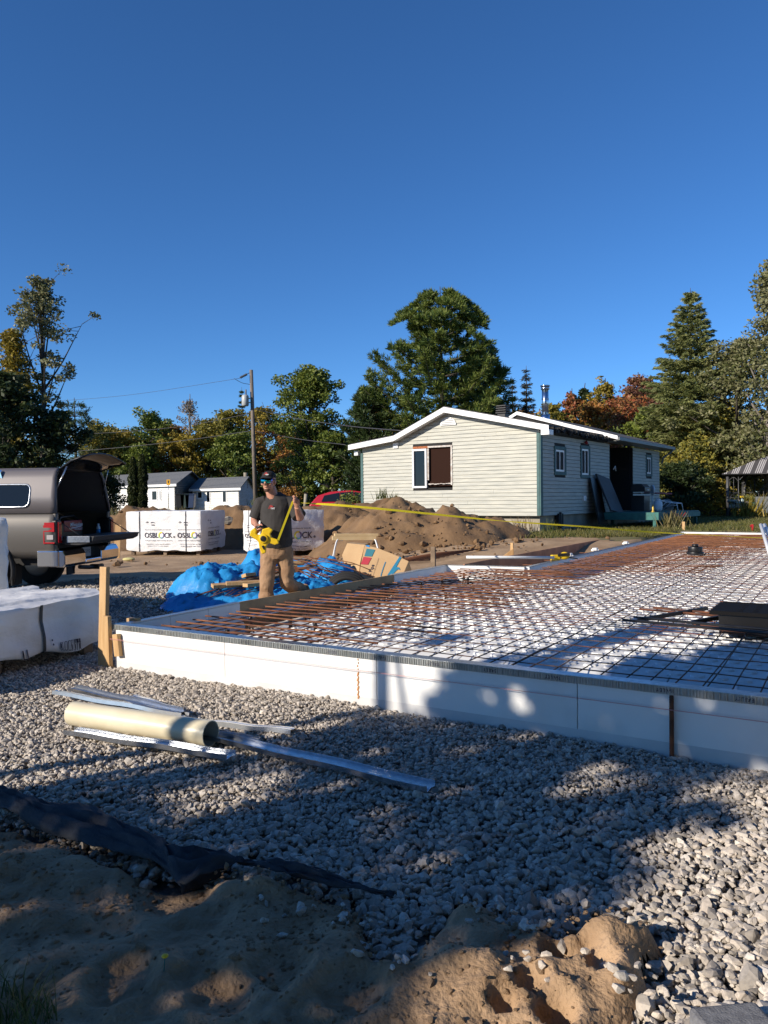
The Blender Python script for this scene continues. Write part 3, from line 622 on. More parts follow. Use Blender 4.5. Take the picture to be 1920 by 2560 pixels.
# long pale conduit lying over the dirt with a small yellow reel at its end
a = at(1166, 1393, 12.9); b = at(1385, 1394, 13.2); m = MB(); m.tube([a, b], .026, 10); m.build('conduit', M_whitepl, label='long pale grey pipe lying level in front of the reddish board', cat='pipe')
c = at(1400, 1394, 13.3); t = empty('reel', c, 0, 'small yellow and black tape reel lying on the foam edge', 'tape reel')
m = MB(); m.ball(c + Vector((.08, 0, .03)), .09, 14, 8, (1, .6, .75)); m.box(c + Vector((-.08, 0, .0)), (.16, .09, .10), R(15)); m.build('reel_case', M_yellow, t, bevel=.015); m = MB(); m.bar(c + Vector((-.05, -.05, .05)), c + Vector((.16, -.06, .06)), .03, .05); m.bar(c + Vector((.14, 0, .0)), c + Vector((.30, -.03, -.02)), .03, .02); m.build('handle', M_black, t, bevel=.005)

# ------------------------------------------------------------------ stakes
def stake(px, ytop, ybot, Y, w, th, label, mt=None, name='wooden_stake', lean=0, group=None):
    a = at(px, ybot, Y); b = at(px + lean, ytop, Y); m = MB(); m.bar(a - up * .1, b, w, th, EV); return m.build(name, mt or M_wood, bevel=.004, label=label, cat='stake', group=group)
p = P0 - EU * .135 - EV * .03
m = MB(); m.bar(Vector((p.x, p.y, -.1)), at(262, 1417, p.y + .03), .09, .042, EV); m.build('corner_stake', M_wood, bevel=.004, label='tall pale timber stake rising at the corner of the foam wall', cat='stake')
p2 = P0 - EU * .155 - EV * .105
a = at(271, 1680, p2.y); a.z = -.05; m = MB(); m.bar(a, at(266, 1540, p2.y), .085, .042, EV); m.build('corner_stake', M_wood, bevel=.004, label='short timber stake nailed to the front of the tall corner stake', cat='stake')
m = MB(); q = P0 + EU * .065 - EV * .026; m.bar(q + EU * .015 + up * .13, q - EU * .012 + up * .325, .07, .04, EV); m.build('wood_block', M_wood, bevel=.003, label='small tilted wood block fixed to the white foam wall near its corner', cat='wood block')
m = MB(); q = P0 - EU * .02 + EV * .25; m.bar(q - EU * .09 + up * .40, q + EU * .05 + up * .41, .05, .04); m.build('wood_block', M_woodh, bevel=.003, label='short wood offcut lying behind the corner stakes', cat='wood block')
stake(1083, 1367, 1420, 13.4, .085, .04, 'weathered wooden stake standing behind the white foam end', M_oldwood)
a = at(1278, 1356, 15.2); stake(1280, 1357, 1392, 15.2, .06, .04, 'wooden stake with a triangular brace behind the pale pipe')
m = MB(); m.prism([(0, 0), (-.22, 0), (0, .16)], (1, 0, 0), (0, 0, 1), at(1284, 1391, 15.15), (0, .03, 0)); m.build('brace', M_wood, bevel=.002, label='triangular wood brace at the foot of the stake behind the pale pipe', cat='brace')
stake(1709, 1304, 1336, 23.6, .085, .04, 'wooden stake standing at the far corner of the foam edge')
m = MB(); q = at(1712, 1331, 23.9); m.bar(q - EU * .45, q + EU * .15, .09, .05); m.build('stake_board', M_plyr, bevel=.003, label='short reddish board at the foot of the far corner stake', cat='board')
c = at(1881, 1334, 22.6); t = empty('survey_stake', c, 0, 'survey stake with a red painted top at the far foam edge', 'stake')
m = MB(); m.bar(c - up * .2, c + up * .06, .055, .03, EV); m.build('stake_foot', M_wood, t); m = MB(); m.bar(c + up * .06, c + up * .27, .058, .033, EV); m.prism([(0, 0), (-.06, .03), (-.05, .08), (0, .06)], (1, 0, 0), (0, 0, 1), c + Vector((-.02, -.02, .18)), (0, .01, 0)); m.build('red_ribbon', M_red, t)

# ------------------------------------------------------------------ dirt berm and pile
def pilez(x, y):
    base = gz1(x, y)
    rid = 1.18 * math.exp(-((y - 25.7 - .25 * math.sin(x * .8)) / 1.15) ** 4) * float(sstep(-10.3, -8.4, x) * (1 - sstep(.6, 2.4, x)))
    rid *= 1 + .14 * n3(x * .7, 3) - .10 * float(sstep(-7.5, -6.5, x) * (1 - sstep(-6.2, -5.4, x)))
    q = math.hypot((x - .25) / 2.35, (y - 21.3) / 2.5); pl_ = 1.22 * max(0, 1 - q) ** .85 if q < 1 else 0
    q2 = math.hypot((x - 1.7) / 1.65, (y - 20.6) / 1.7); p2 = .78 * max(0, 1 - q2) ** .8 if q2 < 1 else 0
    q3 = math.hypot((x - 3.1) / .95, (y - 20.9) / 1.0); p3 = .50 * max(0, 1 - q3) ** .8 if q3 < 1 else 0
    q4 = math.hypot((x + 1.7) / 2.5, (y - 24.4) / 2.3); p4 = 1.36 * max(0, 1 - q4) ** .7 if q4 < 1 else 0
    h = max(rid, pl_, p2, p3, p4); l = min(1, h * 2.2)
    h += l * (.19 * n3(x * 1.5, y * 1.5, 2) + .15 * n3(x * 3.4, y * 3.4, 5) + .11 * abs(n3(x * 7, y * 7, 8)) + .05 * n3(x * 15, y * 15, 1))
    return base + (h if h > .015 else -.09), h
M_pile = mat('dug_earth', (.235, .142, .070), .95, col2=(.135, .078, .038), nscale=1.1, bump=.7, bscale=14, detail=9)
px_ = np.arange(-10.8, 4.6, .095); py_ = np.arange(17.6, 28.2, .11)
V = []; Hh = []
for y in py_:
    for x in px_:
        z, h = pilez(x, y); V.append((x, y, z)); Hh.append(h)
k = len(px_); idx = np.arange(len(V)).reshape(len(py_), k); F = np.stack([idx[:-1, :-1], idx[:-1, 1:], idx[1:, 1:], idx[1:, :-1]], -1).reshape(-1, 4)
Hh = np.array(Hh); F = F[(Hh[F] > .0).any(1)]; used = np.unique(F); rm = np.zeros(len(V), int); rm[used] = np.arange(len(used))
fastmesh('dirt_pile', np.array(V)[used], rm[F], M_pile, smooth=True, label='long heap of brown dug earth in front of the house and behind the wrapped bundles', cat='dirt pile')
mcl = MB()
for i in range(420):
    x = rnd.uniform(-9, 4); y = rnd.uniform(17.9, 25)
    if rnd.random() < .6: x = rnd.gauss(1.0, 1.5); y = rnd.gauss(19.2, .8)
    z, h = pilez(x, y)
    if h < .0 and rnd.random() < .7: continue
    r = rnd.choice([.02, .025, .03, .04, .05, .09]) * rnd.uniform(.7, 1.2); z = z if h > .0 else gz1(x, y)
    b = len(mcl.v); mcl.ball((x, y, z + r * .3), r, 7, 5, (1, rnd.uniform(.6, 1), rnd.uniform(.5, .8)), Matrix.Rotation(rnd.uniform(0, 6), 3, 'Z'))
    for j in range(b, len(mcl.v)):
        p = Vector(mcl.v[j]); mcl.v[j] = tuple(p + Vector((n3(*(p * 9)), n3(*(p * 9 + Vector((5, 5, 5)))), n3(*(p * 9 + Vector((9, 2, 1)))))) * r * .5)
mcl.sm = [False] * len(mcl.sm); mcl.build('loose_clods', M_pile, kind='stuff')
for i, (x, y, s_, lab) in enumerate([(560, 1301, .17, 'pale stone set in the dirt bank between the two wrapped bundles'), (1255, 1384, .12, 'grey stone at the right foot of the dirt pile')]):
    c = at(x + 8, y, 25.0) if i == 0 else at(x, y, 18.3); m = MB(); m.ball(c, s_, 10, 7, (1.3, .9, .7)); m.v = [tuple(Vector(p) + Vector((n3(*(Vector(p) * 5)), n3(*(Vector(p) * 5 + Vector((3, 3, 3)))), n3(*(Vector(p) * 5 + Vector((7, 1, 2)))))) * s_ * .5) for p in m.v]; m.sm = [False] * len(m.sm)
    m.build('stone', mat('pale_stone', (.42, .37, .29), .9, col2=(.3, .26, .2), nscale=5), label=lab, cat='stone')

# ------------------------------------------------------------------ clapboard walls
def clap(mb, o, ex, n, span, z0, z1, pitch, holes=(), seed=0, thick=.02, joints=True, gap=.007):
    """boards of a wall in the plane (o, ex, up), facing n; span(z) -> (x0, x1)"""
    r_ = random.Random(seed); o = Vector(o); ex = Vector(ex); n = Vector(n); z = z0
    while z < z1 - .01:
        zt = min(z + pitch, z1); a, b = span((z + zt) / 2); a2, b2 = span(zt)
        segs = [(a, b)]
        for (h0, h1, k0, k1) in holes:
            if zt > k0 + .01 and z < k1 - .01:
                ns = []
                for s0, s1 in segs:
                    if h1 <= s0 or h0 >= s1: ns.append((s0, s1)); continue
                    if h0 > s0: ns.append((s0, h0))
                    if h1 < s1: ns.append((h1, s1))
                segs = ns
        fin = []
        for s0, s1 in segs:
            c = s0
            while joints and s1 - c > 3.4:
                w = r_.uniform(1.2, 3.2); fin.append((c, c + w - .004)); c += w
            fin.append((c, s1))
        for s0, s1 in fin:
            if s1 - s0 < .02: continue
            P = [o + ex * s + n * d + Vector((0, 0, zz)) for s in (s0, s1) for d, zz in ((0, z), (thick, z + .004), (.004, zt - gap), (0, zt - gap))]
            mb.add(P, [(0, 3, 2, 1), (4, 5, 6, 7), (1, 2, 6, 5), (0, 1, 5, 4), (2, 3, 7, 6), (3, 0, 4, 7)])
        z = zt

# ------------------------------------------------------------------ the cream bungalow
HC = Vector((4.607, 22.70, 0)); HA = R(-35.3)
hh = empty('bungalow', HC, HA, 'low cream sided bungalow with a half torn out window and a teal deck side', 'house')
def hp(x, y, z): return Vector((x, y, z))                 # house frame: x along the gable to the right, y to the back, z up
class HB(MB):
    def build(s, name, mats, parent=None, **k): return MB.build(s, name, mats, parent or hh, loc=True, **k)
ex = Vector((1, 0, 0)); ey = Vector((0, 1, 0)); ez = Vector((0, 0, 1))
ZB, ZE = .965, 3.43                                        # siding from, to the eave
GW = -6.53; HL = 12.3
def roofz(x): return float(np.interp(x, [-6.90, -5.02, -3.08, .42], [3.375, 3.585, 4.385, 3.595])) - .150
def gspan(z):
    xs_ = [GW + i * (0 - GW) / 200 for i in range(201)]; ok_ = [x for x in xs_ if roofz(x) + .02 > z - .058]
    return (ok_[0], ok_[-1]) if ok_ else (0, 0)
# window and hole in the gable
W1 = (-4.45, -3.90, 1.86, 3.13); W2 = (-3.88, -2.96, 1.97, 3.17)
m = HB(); clap(m, (0, 0, 0), ex, -ey, gspan, ZB, 4.24, .1165, [(W1[0], W2[1], 1.86, 3.22)] , 3)
prof = [(GW, ZB), (0, ZB)] + [(x, roofz(x) - .04) for x in (0, -1.5, -3.10, -4.0, -5.05, GW)]
m.build('gable_siding', M_siding); m = HB(); clap(m, (0, 0, 0), ey, ex, lambda z: (.0, 6.0), ZB, ZE, .1165, [(1.06, 1.92, 2.22, 3.08), (3.24, 4.03, 2.16, 3.2)], 4)
m.build('side_siding', M_siding); m = HB(); clap(m, (0, 0, 0), ey, ex, lambda z: (8.72, HL), ZB, ZE, .1165, [(10.4, 11.17, 2.35, 3.19)], 5)
m.build('side_siding', M_siding)
# wall core with real openings left dark inside
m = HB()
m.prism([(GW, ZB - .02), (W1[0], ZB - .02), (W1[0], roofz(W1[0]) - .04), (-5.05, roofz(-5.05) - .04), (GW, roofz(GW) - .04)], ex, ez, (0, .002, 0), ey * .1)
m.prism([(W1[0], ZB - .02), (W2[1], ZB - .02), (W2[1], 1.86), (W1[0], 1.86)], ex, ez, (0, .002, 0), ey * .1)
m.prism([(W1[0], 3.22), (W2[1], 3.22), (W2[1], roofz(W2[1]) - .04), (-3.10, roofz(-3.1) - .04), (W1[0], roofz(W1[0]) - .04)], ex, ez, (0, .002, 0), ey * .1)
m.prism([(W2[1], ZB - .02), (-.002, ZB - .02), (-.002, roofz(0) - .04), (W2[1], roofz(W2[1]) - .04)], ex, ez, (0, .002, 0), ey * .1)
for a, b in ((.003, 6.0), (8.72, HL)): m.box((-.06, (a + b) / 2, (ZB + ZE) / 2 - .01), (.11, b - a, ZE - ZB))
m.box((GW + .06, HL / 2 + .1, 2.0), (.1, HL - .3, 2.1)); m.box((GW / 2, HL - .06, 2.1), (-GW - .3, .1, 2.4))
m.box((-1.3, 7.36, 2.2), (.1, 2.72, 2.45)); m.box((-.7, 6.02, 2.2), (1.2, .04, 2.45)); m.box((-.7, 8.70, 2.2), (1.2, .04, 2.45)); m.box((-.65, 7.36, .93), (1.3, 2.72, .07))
m.build('wall_core', M_dark)  # dark core seen through the siding gaps draws the clapboards' shadow lines
m = HB(); clap(m, (-1.24, 0, 0), ey, ex, lambda z: (6.05, 8.68), ZB, 1.95, .1165, [], 6); m.build('porch_wall', M_sidingw)
m = HB(); m.box((-1.22, 7.3, 2.55), (.05, 1.3, 1.5)); m.box((-1.2, 6.35, 2.6), (.05, .10, 1.6)); m.box((-.03, 6.06, 2.2), (.05, .09, 2.4)); m.build('porch_door', M_blackm)
# foundation
m = HB(); m.box((GW / 2, HL / 2 + .05, .47), (-GW - .16, HL - .2, 1.0)); m.build('foundation', M_conc)
m = HB(); m.box((.0, 1.42, .80), (.14, .36, .42)); m.build('vent_well', M_dark)
m = HB(); m.bar((-.07, 1.42, .35), (-.07, 1.42, 1.05), .05, .30, ex); m.build('drain_post', M_blackm)
# corner boards
for x, y, w, d in ((.012, .06, .05, .16), (-.045, -.006, .09, .05), (GW - .01, -.006, .10, .05)):
    m = HB(); m.box((x, y, (ZB + ZE) / 2 - (.16 if x < -1 else 0)), (w, d, ZE - ZB - .02 - (.3 if x < -1 else 0))); m.build('corner_board', M_whitevinyl if False else M_teal, bevel=.004)
# rake boards and soffit of the near gable, overhang .3
OV = .3
rk = [(-6.90, 3.375), (-5.02, 3.585), (-3.08, 4.385), (.42, 3.595)]
for i in range(3):
    a, b = rk[i], rk[i + 1]; m = HB(); h = .17
    m.prism([(a[0], a[1] - h), (b[0], b[1] - h), (b[0], b[1]), (a[0], a[1])], ex, ez, (0, -OV - .02, 0), ey * .024); m.k = 0
    m.prism([(a[0], a[1] - h + .02), (b[0], b[1] - h + .02), (b[0], b[1] - h + .035), (a[0], a[1] - h + .035)], ex, ez, (0, -OV + .006, 0), ey * (OV - .01))
    m.build('rake_board', M_whitevinyl, bevel=.003)
m = HB(); m.box((.30, -.15, 3.40), (.26, .31, .15)); m.build('eave_return', M_whitevinyl, bevel=.005)
m = HB(); m.box((-6.72, -.02, 3.10), (.16, .20, .16)); m.build('gutter_outlet', M_whitevinyl, bevel=.01)
# roofs
def slab_roof(pts, y0, y1, th, name, mt, top=M_shingle):
    m = HB()
    for i in range(len(pts) - 1):
        a, b = pts[i], pts[i + 1]; m.prism([(a[0], a[1]), (b[0], b[1]), (b[0], b[1] + th), (a[0], a[1] + th)], ex, ez, (0, y0, 0), ey * (y1 - y0))
    return m.build(name, mt)
slab_roof([(-6.88, 3.36), (-5.02, 3.57), (-3.08, 4.37), (-.02, 3.67)], -OV + .01, 5.45, .045, 'roof', M_shingle)
m = HB(); m.prism([(-.05, 3.40), (.20, 3.44), (.25, 3.57), (-.05, 3.64)], ex, ez, (0, .02, 0), ey * 5.4)
for i in range(70):                                        # torn edge where the old eave came off
    y = .05 + i * .077; m.box((.20 + rnd.uniform(-.02, .09), y, 3.52 + rnd.uniform(-.05, .06)), (rnd.uniform(.05, .2), .07, rnd.uniform(.05, .14)), rnd.uniform(-.3, .3))
m.build('torn_eave', M_dark)
slab_roof([(-6.9, 3.55), (-5.0, 3.78), (-3.33, 4.62), (.46, 3.50)], 5.5, 12.75, .13, 'rear_roof', M_shingle)
for a, b in (((-6.9, 3.70), (-5.0, 3.93)), ((-5.0, 3.93), (-3.33, 4.77)), ((-3.33, 4.77), (-1.5, 4.23)), ((-1.5, 4.225), (.5, 3.64))):
    m = HB(); m.prism([(a[0], a[1] - .13), (b[0], b[1] - .13), (b[0], b[1]), (a[0], a[1])], ex, ez, (0, 5.46, 0), ey * .034); m.build('rear_rake_board', M_whitevinyl, bevel=.003)
m = HB(); m.bar((.50, 5.5, 3.54), (.50, 12.75, 3.54), .11, .12); m.prism([(0, 3.44), (.46, 3.47), (.46, 3.50), (0, 3.47)], ex, ez, (0, 5.6, 0), ey * 7.1); m.build('gutter', mat('grey_gutter', (.20, .21, .21), .5), bevel=.01)
m = HB(); m.tube([(.50, 12.6, 3.5), (.42, 12.6, 3.38), (.14, 12.42, 3.16), (.08, 12.4, 2.9)], .04, 8); m.build('downspout', mat('grey_gutter', (.2, .21, .21), .5))
m = HB(); m.prism([(-5.0, 3.6), (-3.33, 4.6), (.2, 3.55), (-.2, 3.5), (-3.1, 4.30), (-4.9, 3.5)], ex, ez, (0, 5.52, 0), ey * .04); m.build('gable_infill', M_dark)
# chimney pipe, roof vent, gable vent

cb = HB(); cb.tube([(-2.63, 6.5, 4.3), (-2.63, 6.5, 4.68)], .17, 16); cb.k = 0; cb.tube([(-2.63, 6.5, 4.68), (-2.63, 6.5, 5.66)], .125, 16)
rt = cb.build('stove_pipe', M_steelpipe); rp_ = HP(rt, hh)
m = MB(); m.tube([hp(-2.63, 6.5, 5.64), hp(-2.63, 6.5, 5.73)], .16, 16); m.tube([hp(-2.63, 6.5, 5.76), hp(-2.63, 6.5, 5.80)], .18, 16); m.tube([hp(-2.63, 6.5, 5.25), hp(-2.63, 6.5, 5.31)], .135, 16); m.build('pipe_cap', M_steelpipe, rp_, loc=True)
m = HB(); m.box((-2.72, 3.1, 4.36), (.30, .30, .26))
for i in range(4): m.box((-2.72, 3.1, 4.46 + i * .08), (.40 - .01 * i, .40 - .01 * i, .045))
m.build('roof_vent', M_blackm, bevel=.01)
m = HB(); arc = [(math.cos(t) * .29, math.sin(t) * .26) for t in np.linspace(0, math.pi, 15)]
m.prism(arc, ex, ez, (-3.09, -.055, 3.83), ey * .05); m.build('gable_vent', M_whitevinyl, bevel=.006)
m = HB()
for i in range(4): w = .24 * math.sqrt(max(.05, 1 - ((i + .5) * .055 / .26) ** 2)); m.box((-3.09, -.058, 3.865 + i * .055), (2 * w, .012, .012))
m.build('louvre_slot', M_dark)
m = HB(); m.box((-5.12, -.03, 3.29), (.19, .05, .19)); m.build('wall_vent', M_whitevinyl, bevel=.005)
# window sash in the gable and the hole beside it
def frame(name, x0, x1, z0, z1, w, mt, glass=True, y=-.03, d=.08, parent=None, sill=None):
    m = HB(); zc = (z0 + z1) / 2
    for x in (x0 + w / 2, x1 - w / 2): m.box((x, y, zc), (w, d, z1 - z0))
    for z in (z0 + w / 2, z1 - w / 2): m.box(((x0 + x1) / 2, y, z), (x1 - x0 - 2 * w, d * .98, w))
    o = m.build(name, mt, bevel=.004); p_ = HP(o, hh)
    if glass: m = MB(); m.box(((x0 + x1) / 2, y + .02, zc), (x1 - x0 - 2 * w, .012, z1 - z0 - 2 * w)); m.build('pane', M_glass, p_, loc=True)
    return p_
frame('window', W1[0], W1[1], W1[2], W1[3], .062, M_whitevinyl)
m = HB(); m.box((-4.13, -.012, 3.178), (.62, .03, .07)); m.build('exposed_sheathing', mat('orange_osb', (.42, .14, .05), .8, col2=(.25, .08, .03), nscale=20))
m = HB(); m.box(((W2[0] + W2[1]) / 2 + .03, .07, 2.56), (W2[1] - W2[0], .03, 1.30)); m.build('brown_panel', M_brown)
m = HB(); m.box((-2.985, -.012, 2.57), (.06, .045, 1.26)); m.box((-3.42, -.012, 3.18), (.9, .045, .055)); m.box((-3.855, -.012, 2.62), (.05, .05, 1.02))
for i in range(8): m.box((-3.8 + i * .105, -.012, 1.985 + rnd.uniform(-.012, .01)), (.1, .03, rnd.uniform(.02, .05)))
m.build('broken_window_trim', mat('worn_white_trim', (.62, .60, .56), .7, col2=(.40, .33, .28), nscale=14), bevel=.002)
# three windows in the shaded side wall
for i, (a, b, z0, z1) in enumerate([(1.02, 1.96, 2.20, 3.09), (3.20, 4.07, 2.14, 3.22), (10.37, 11.2, 2.33, 3.21)]):
    m = HB(); w = .10
    for y in (a + w / 2, b - w / 2): m.box((.012, y, (z0 + z1) / 2), (.05, w, z1 - z0))
    for z in (z0 + w / 2, z1 - w / 2): m.box((.012, (a + b) / 2, z), (.049, b - a - 2 * w, w))
    o = m.build('side_window', M_teal, bevel=.004); p_ = HP(o, hh)
    m = MB(); q = .06; a2, b2, c0, c1 = a + w + .01, b - w - .01, z0 + w + .01, z1 - w - .01
    for y in (a2 + q / 2, b2 - q / 2, (a2 + b2) / 2): m.box((-.012, y, (c0 + c1) / 2), (.05, q if y != (a2 + b2) / 2 else .04, c1 - c0))
    for z in (c0 + q / 2, c1 - q / 2): m.box((-.012, (a2 + b2) / 2, z), (.049, b2 - a2 - 2 * q, q))
    m.build('sash', M_whitevinyl, p_, loc=True); m = MB(); m.box((-.02, (a2 + b2) / 2, (c0 + c1) / 2), (.01, b2 - a2 - 2 * q, c1 - c0 - 2 * q)); m.build('pane', M_glass, p_, loc=True)
m = HB(); m.box((.03, 3.5, 1.47), (.06, .22, .17)); m.build('dryer_vent', M_whitevinyl, bevel=.01)
m = HB(); m.tube([(.06, 3.55, 3.36), (.12, 3.55, 3.27)], .05, 10); m.build('floodlight', M_redpl)
m = HB(); m.tube([(.03, 6.4, 2.5), (.06, 6.5, 2.62), (.05, 6.6, 2.45)], .02, 6); m.build('porch_lamp', M_white)

# ------------------------------------------------------------------ deck and the things on it (house frame)
def hw(x, y, z): return Vector(tuple(xform(hh['_M'], [(x, y, z)])[0]))
def lb(m): m.v = [tuple(hw(*p)) for p in m.v]; return m
hxv = hw(1, 0, 0) - hw(0, 0, 0)
dk = empty('deck', hw(1.1, 7.0, .5), HA, 'low teal painted wooden deck against the shaded side of the house', 'deck')
m = MB()
for i in range(14): m.box((.22 + .07 + i * .142, 7.4, .95), (.135, 4.6, .04))
lb(m).build('deck_board', M_deck, dk)
m = MB(); m.box((2.22, 7.4, .84), (.05, 4.64, .17)); m.box((1.2, 5.08, .84), (1.99, .05, .17)); m.box((1.2, 9.72, .84), (1.99, .05, .17)); lb(m).build('rim_board', M_deck, dk, bevel=.004)
for x, y in ((2.1, 5.2), (2.1, 7.4), (2.1, 9.6), (.4, 5.2)):
    m = MB(); m.box((x, y, .58), (.10, .10, .40)); lb(m).build('post', M_deck, dk)
m = MB(); m.box((1.2, 4.72, .86), (1.98, .68, .25)); m.box((2.05, 4.45, .6), (.1, .1, .3)); lb(m).build('step_bench', M_deck, dk, bevel=.006)
m = MB(); m.bar(hw(.66, 4.9, .98), hw(.10, 5.05, 2.22), 1.35, .06, hxv); m.build('leaning_panel', mat('dark_grey_board', (.045, .045, .05), .6, col2=(.03, .03, .033), nscale=3), label='large dark grey panel leaning against the shaded house wall', cat='panel', bevel=.01)
m = MB(); m.bar(hw(.42, 4.2, .6), hw(.09, 4.25, 2.14), .8, .05, hxv); m.build('leaning_panel', M_blackm, label='black panel leaning half hidden behind the grey panel at the wall', cat='panel')
t = empty('barbecue', hw(.85, 6.9, .97), HA, 'black gas barbecue on a cart standing on the teal deck', 'barbecue')
m = MB(); m.box((.85, 6.9, 1.27), (.46, .70, .55)); lb(m).build('cart', M_blackm, t, bevel=.015)
m = MB(); m.prism([(-.25, 0), (.25, 0), (.25, .16), (.13, .28), (-.18, .28), (-.25, .2)], ex, ez, (.85, 6.56, 1.68), ey * .68); lb(m).build('lid', M_blackm, t, bevel=.02)
m = MB(); m.tube([(1.15, 6.6, 1.74), (1.15, 7.2, 1.74)], .013, 8); lb(m).build('handle', M_chrome, t)
m = MB(); m.box((.85, 6.38, 1.62), (.42, .30, .03)); m.box((.85, 7.42, 1.62), (.42, .30, .03)); lb(m).build('side_shelf', M_blackm, t, bevel=.006)
t = empty('propane_tank', hw(1.35, 7.3, .97), HA, 'white propane tank on the teal deck beside the barbecue', 'gas tank')
m = MB(); m.tube([(1.35, 7.3, .97), (1.35, 7.3, 1.03), (1.35, 7.3, 1.29), (1.35, 7.3, 1.36)], [.10, .155, .155, .08], 16); lb(m).build('tank_body', M_whitepl, t); m = MB(); m.tube([(1.35, 7.3, 1.34), (1.35, 7.3, 1.43)], .09, 14); lb(m).build('collar', M_whitepl, t)
t = empty('fan', hw(.95, 8.0, .97), HA, 'white round fan standing on the deck against the house', 'fan'); m = MB(); m.tube([(.95, 8.0, .97), (.95, 8.0, 1.62)], .02, 8); lb(m).build('stand', M_whitepl, t)
m = MB(); m.tube([(.93, 7.97, 1.75), (.98, 8.01, 1.75)], .19, 18); lb(m).build('fan_head', M_whitepl, t, bevel=.02)
m = MB(); m.tube([(.5, 8.5, 1.66), (1.5, 8.6, 1.60)], .028, 8); lb(m).build('pink_pole', mat('pink_plastic', (.45, .12, .14), .5), label='faded pink pole jutting out beside the white fan', cat='pole')
t = empty('lawn_chair', hw(1.6, 7.9, .97), HA, 'white metal lawn chair folded back on the teal deck', 'chair')
m = MB()
for y in (7.5, 8.2): m.tube([(1.25, y, .98), (1.6, y, 1.30), (1.95, y, 1.25), (2.0, y, .99)], .016, 7); m.tube([(1.6, y, 1.30), (1.35, y, 1.36)], .016, 7)
m.tube([(1.95, 7.5, 1.25), (1.95, 8.2, 1.25)], .016, 7); m.tube([(1.35, 7.5, 1.36), (1.35, 8.2, 1.36)], .016, 7); lb(m).build('chair_frame', M_whitepl, t)
m = MB(); m.box((1.6, 7.85, 1.13), (.45, .6, .02), rot=Matrix.Rotation(R(-12), 3, 'Y')); lb(m).build('seat', mat('grey_mesh_fabric', (.25, .27, .3), .8), t)
t = empty('garden_statue', hw(1.95, 4.6, .985), HA, 'small golden statue standing on the teal bench end', 'statue')
m = MB(); q = [(0, .08), (.04, .07), (.08, .035), (.19, .05), (.23, .025), (.28, .035), (.33, .008)]; m.tube([(1.95, 4.6, .985 + a * .8) for a, b in q], [b * .8 for a, b in q], 10); lb(m).build('figure', mat('gold_paint', (.45, .30, .05), .4, .3), t)
t = empty('folding_chair', hw(2.45, 5.6, .5), HA, 'dark red folding chair leaning at the end of the teal deck', 'chair')
m = MB(); m.bar(hw(2.62, 5.5, .54), hw(2.32, 5.55, .98), .36, .025, hxv); m.bar(hw(2.70, 5.5, .54), hw(2.5, 5.55, .90), .34, .025, hxv); m.build('seat_fabric', mat('dark_red_fabric', (.16, .010, .018), .7), t)
m = MB()
for y in (5.3, 5.75): m.tube([(2.74, y, .49), (2.30, y, 1.02)], .012, 6); m.tube([(2.35, y, .49), (2.7, y, .96)], .012, 6)
lb(m).build('chair_frame', M_redpl, t)

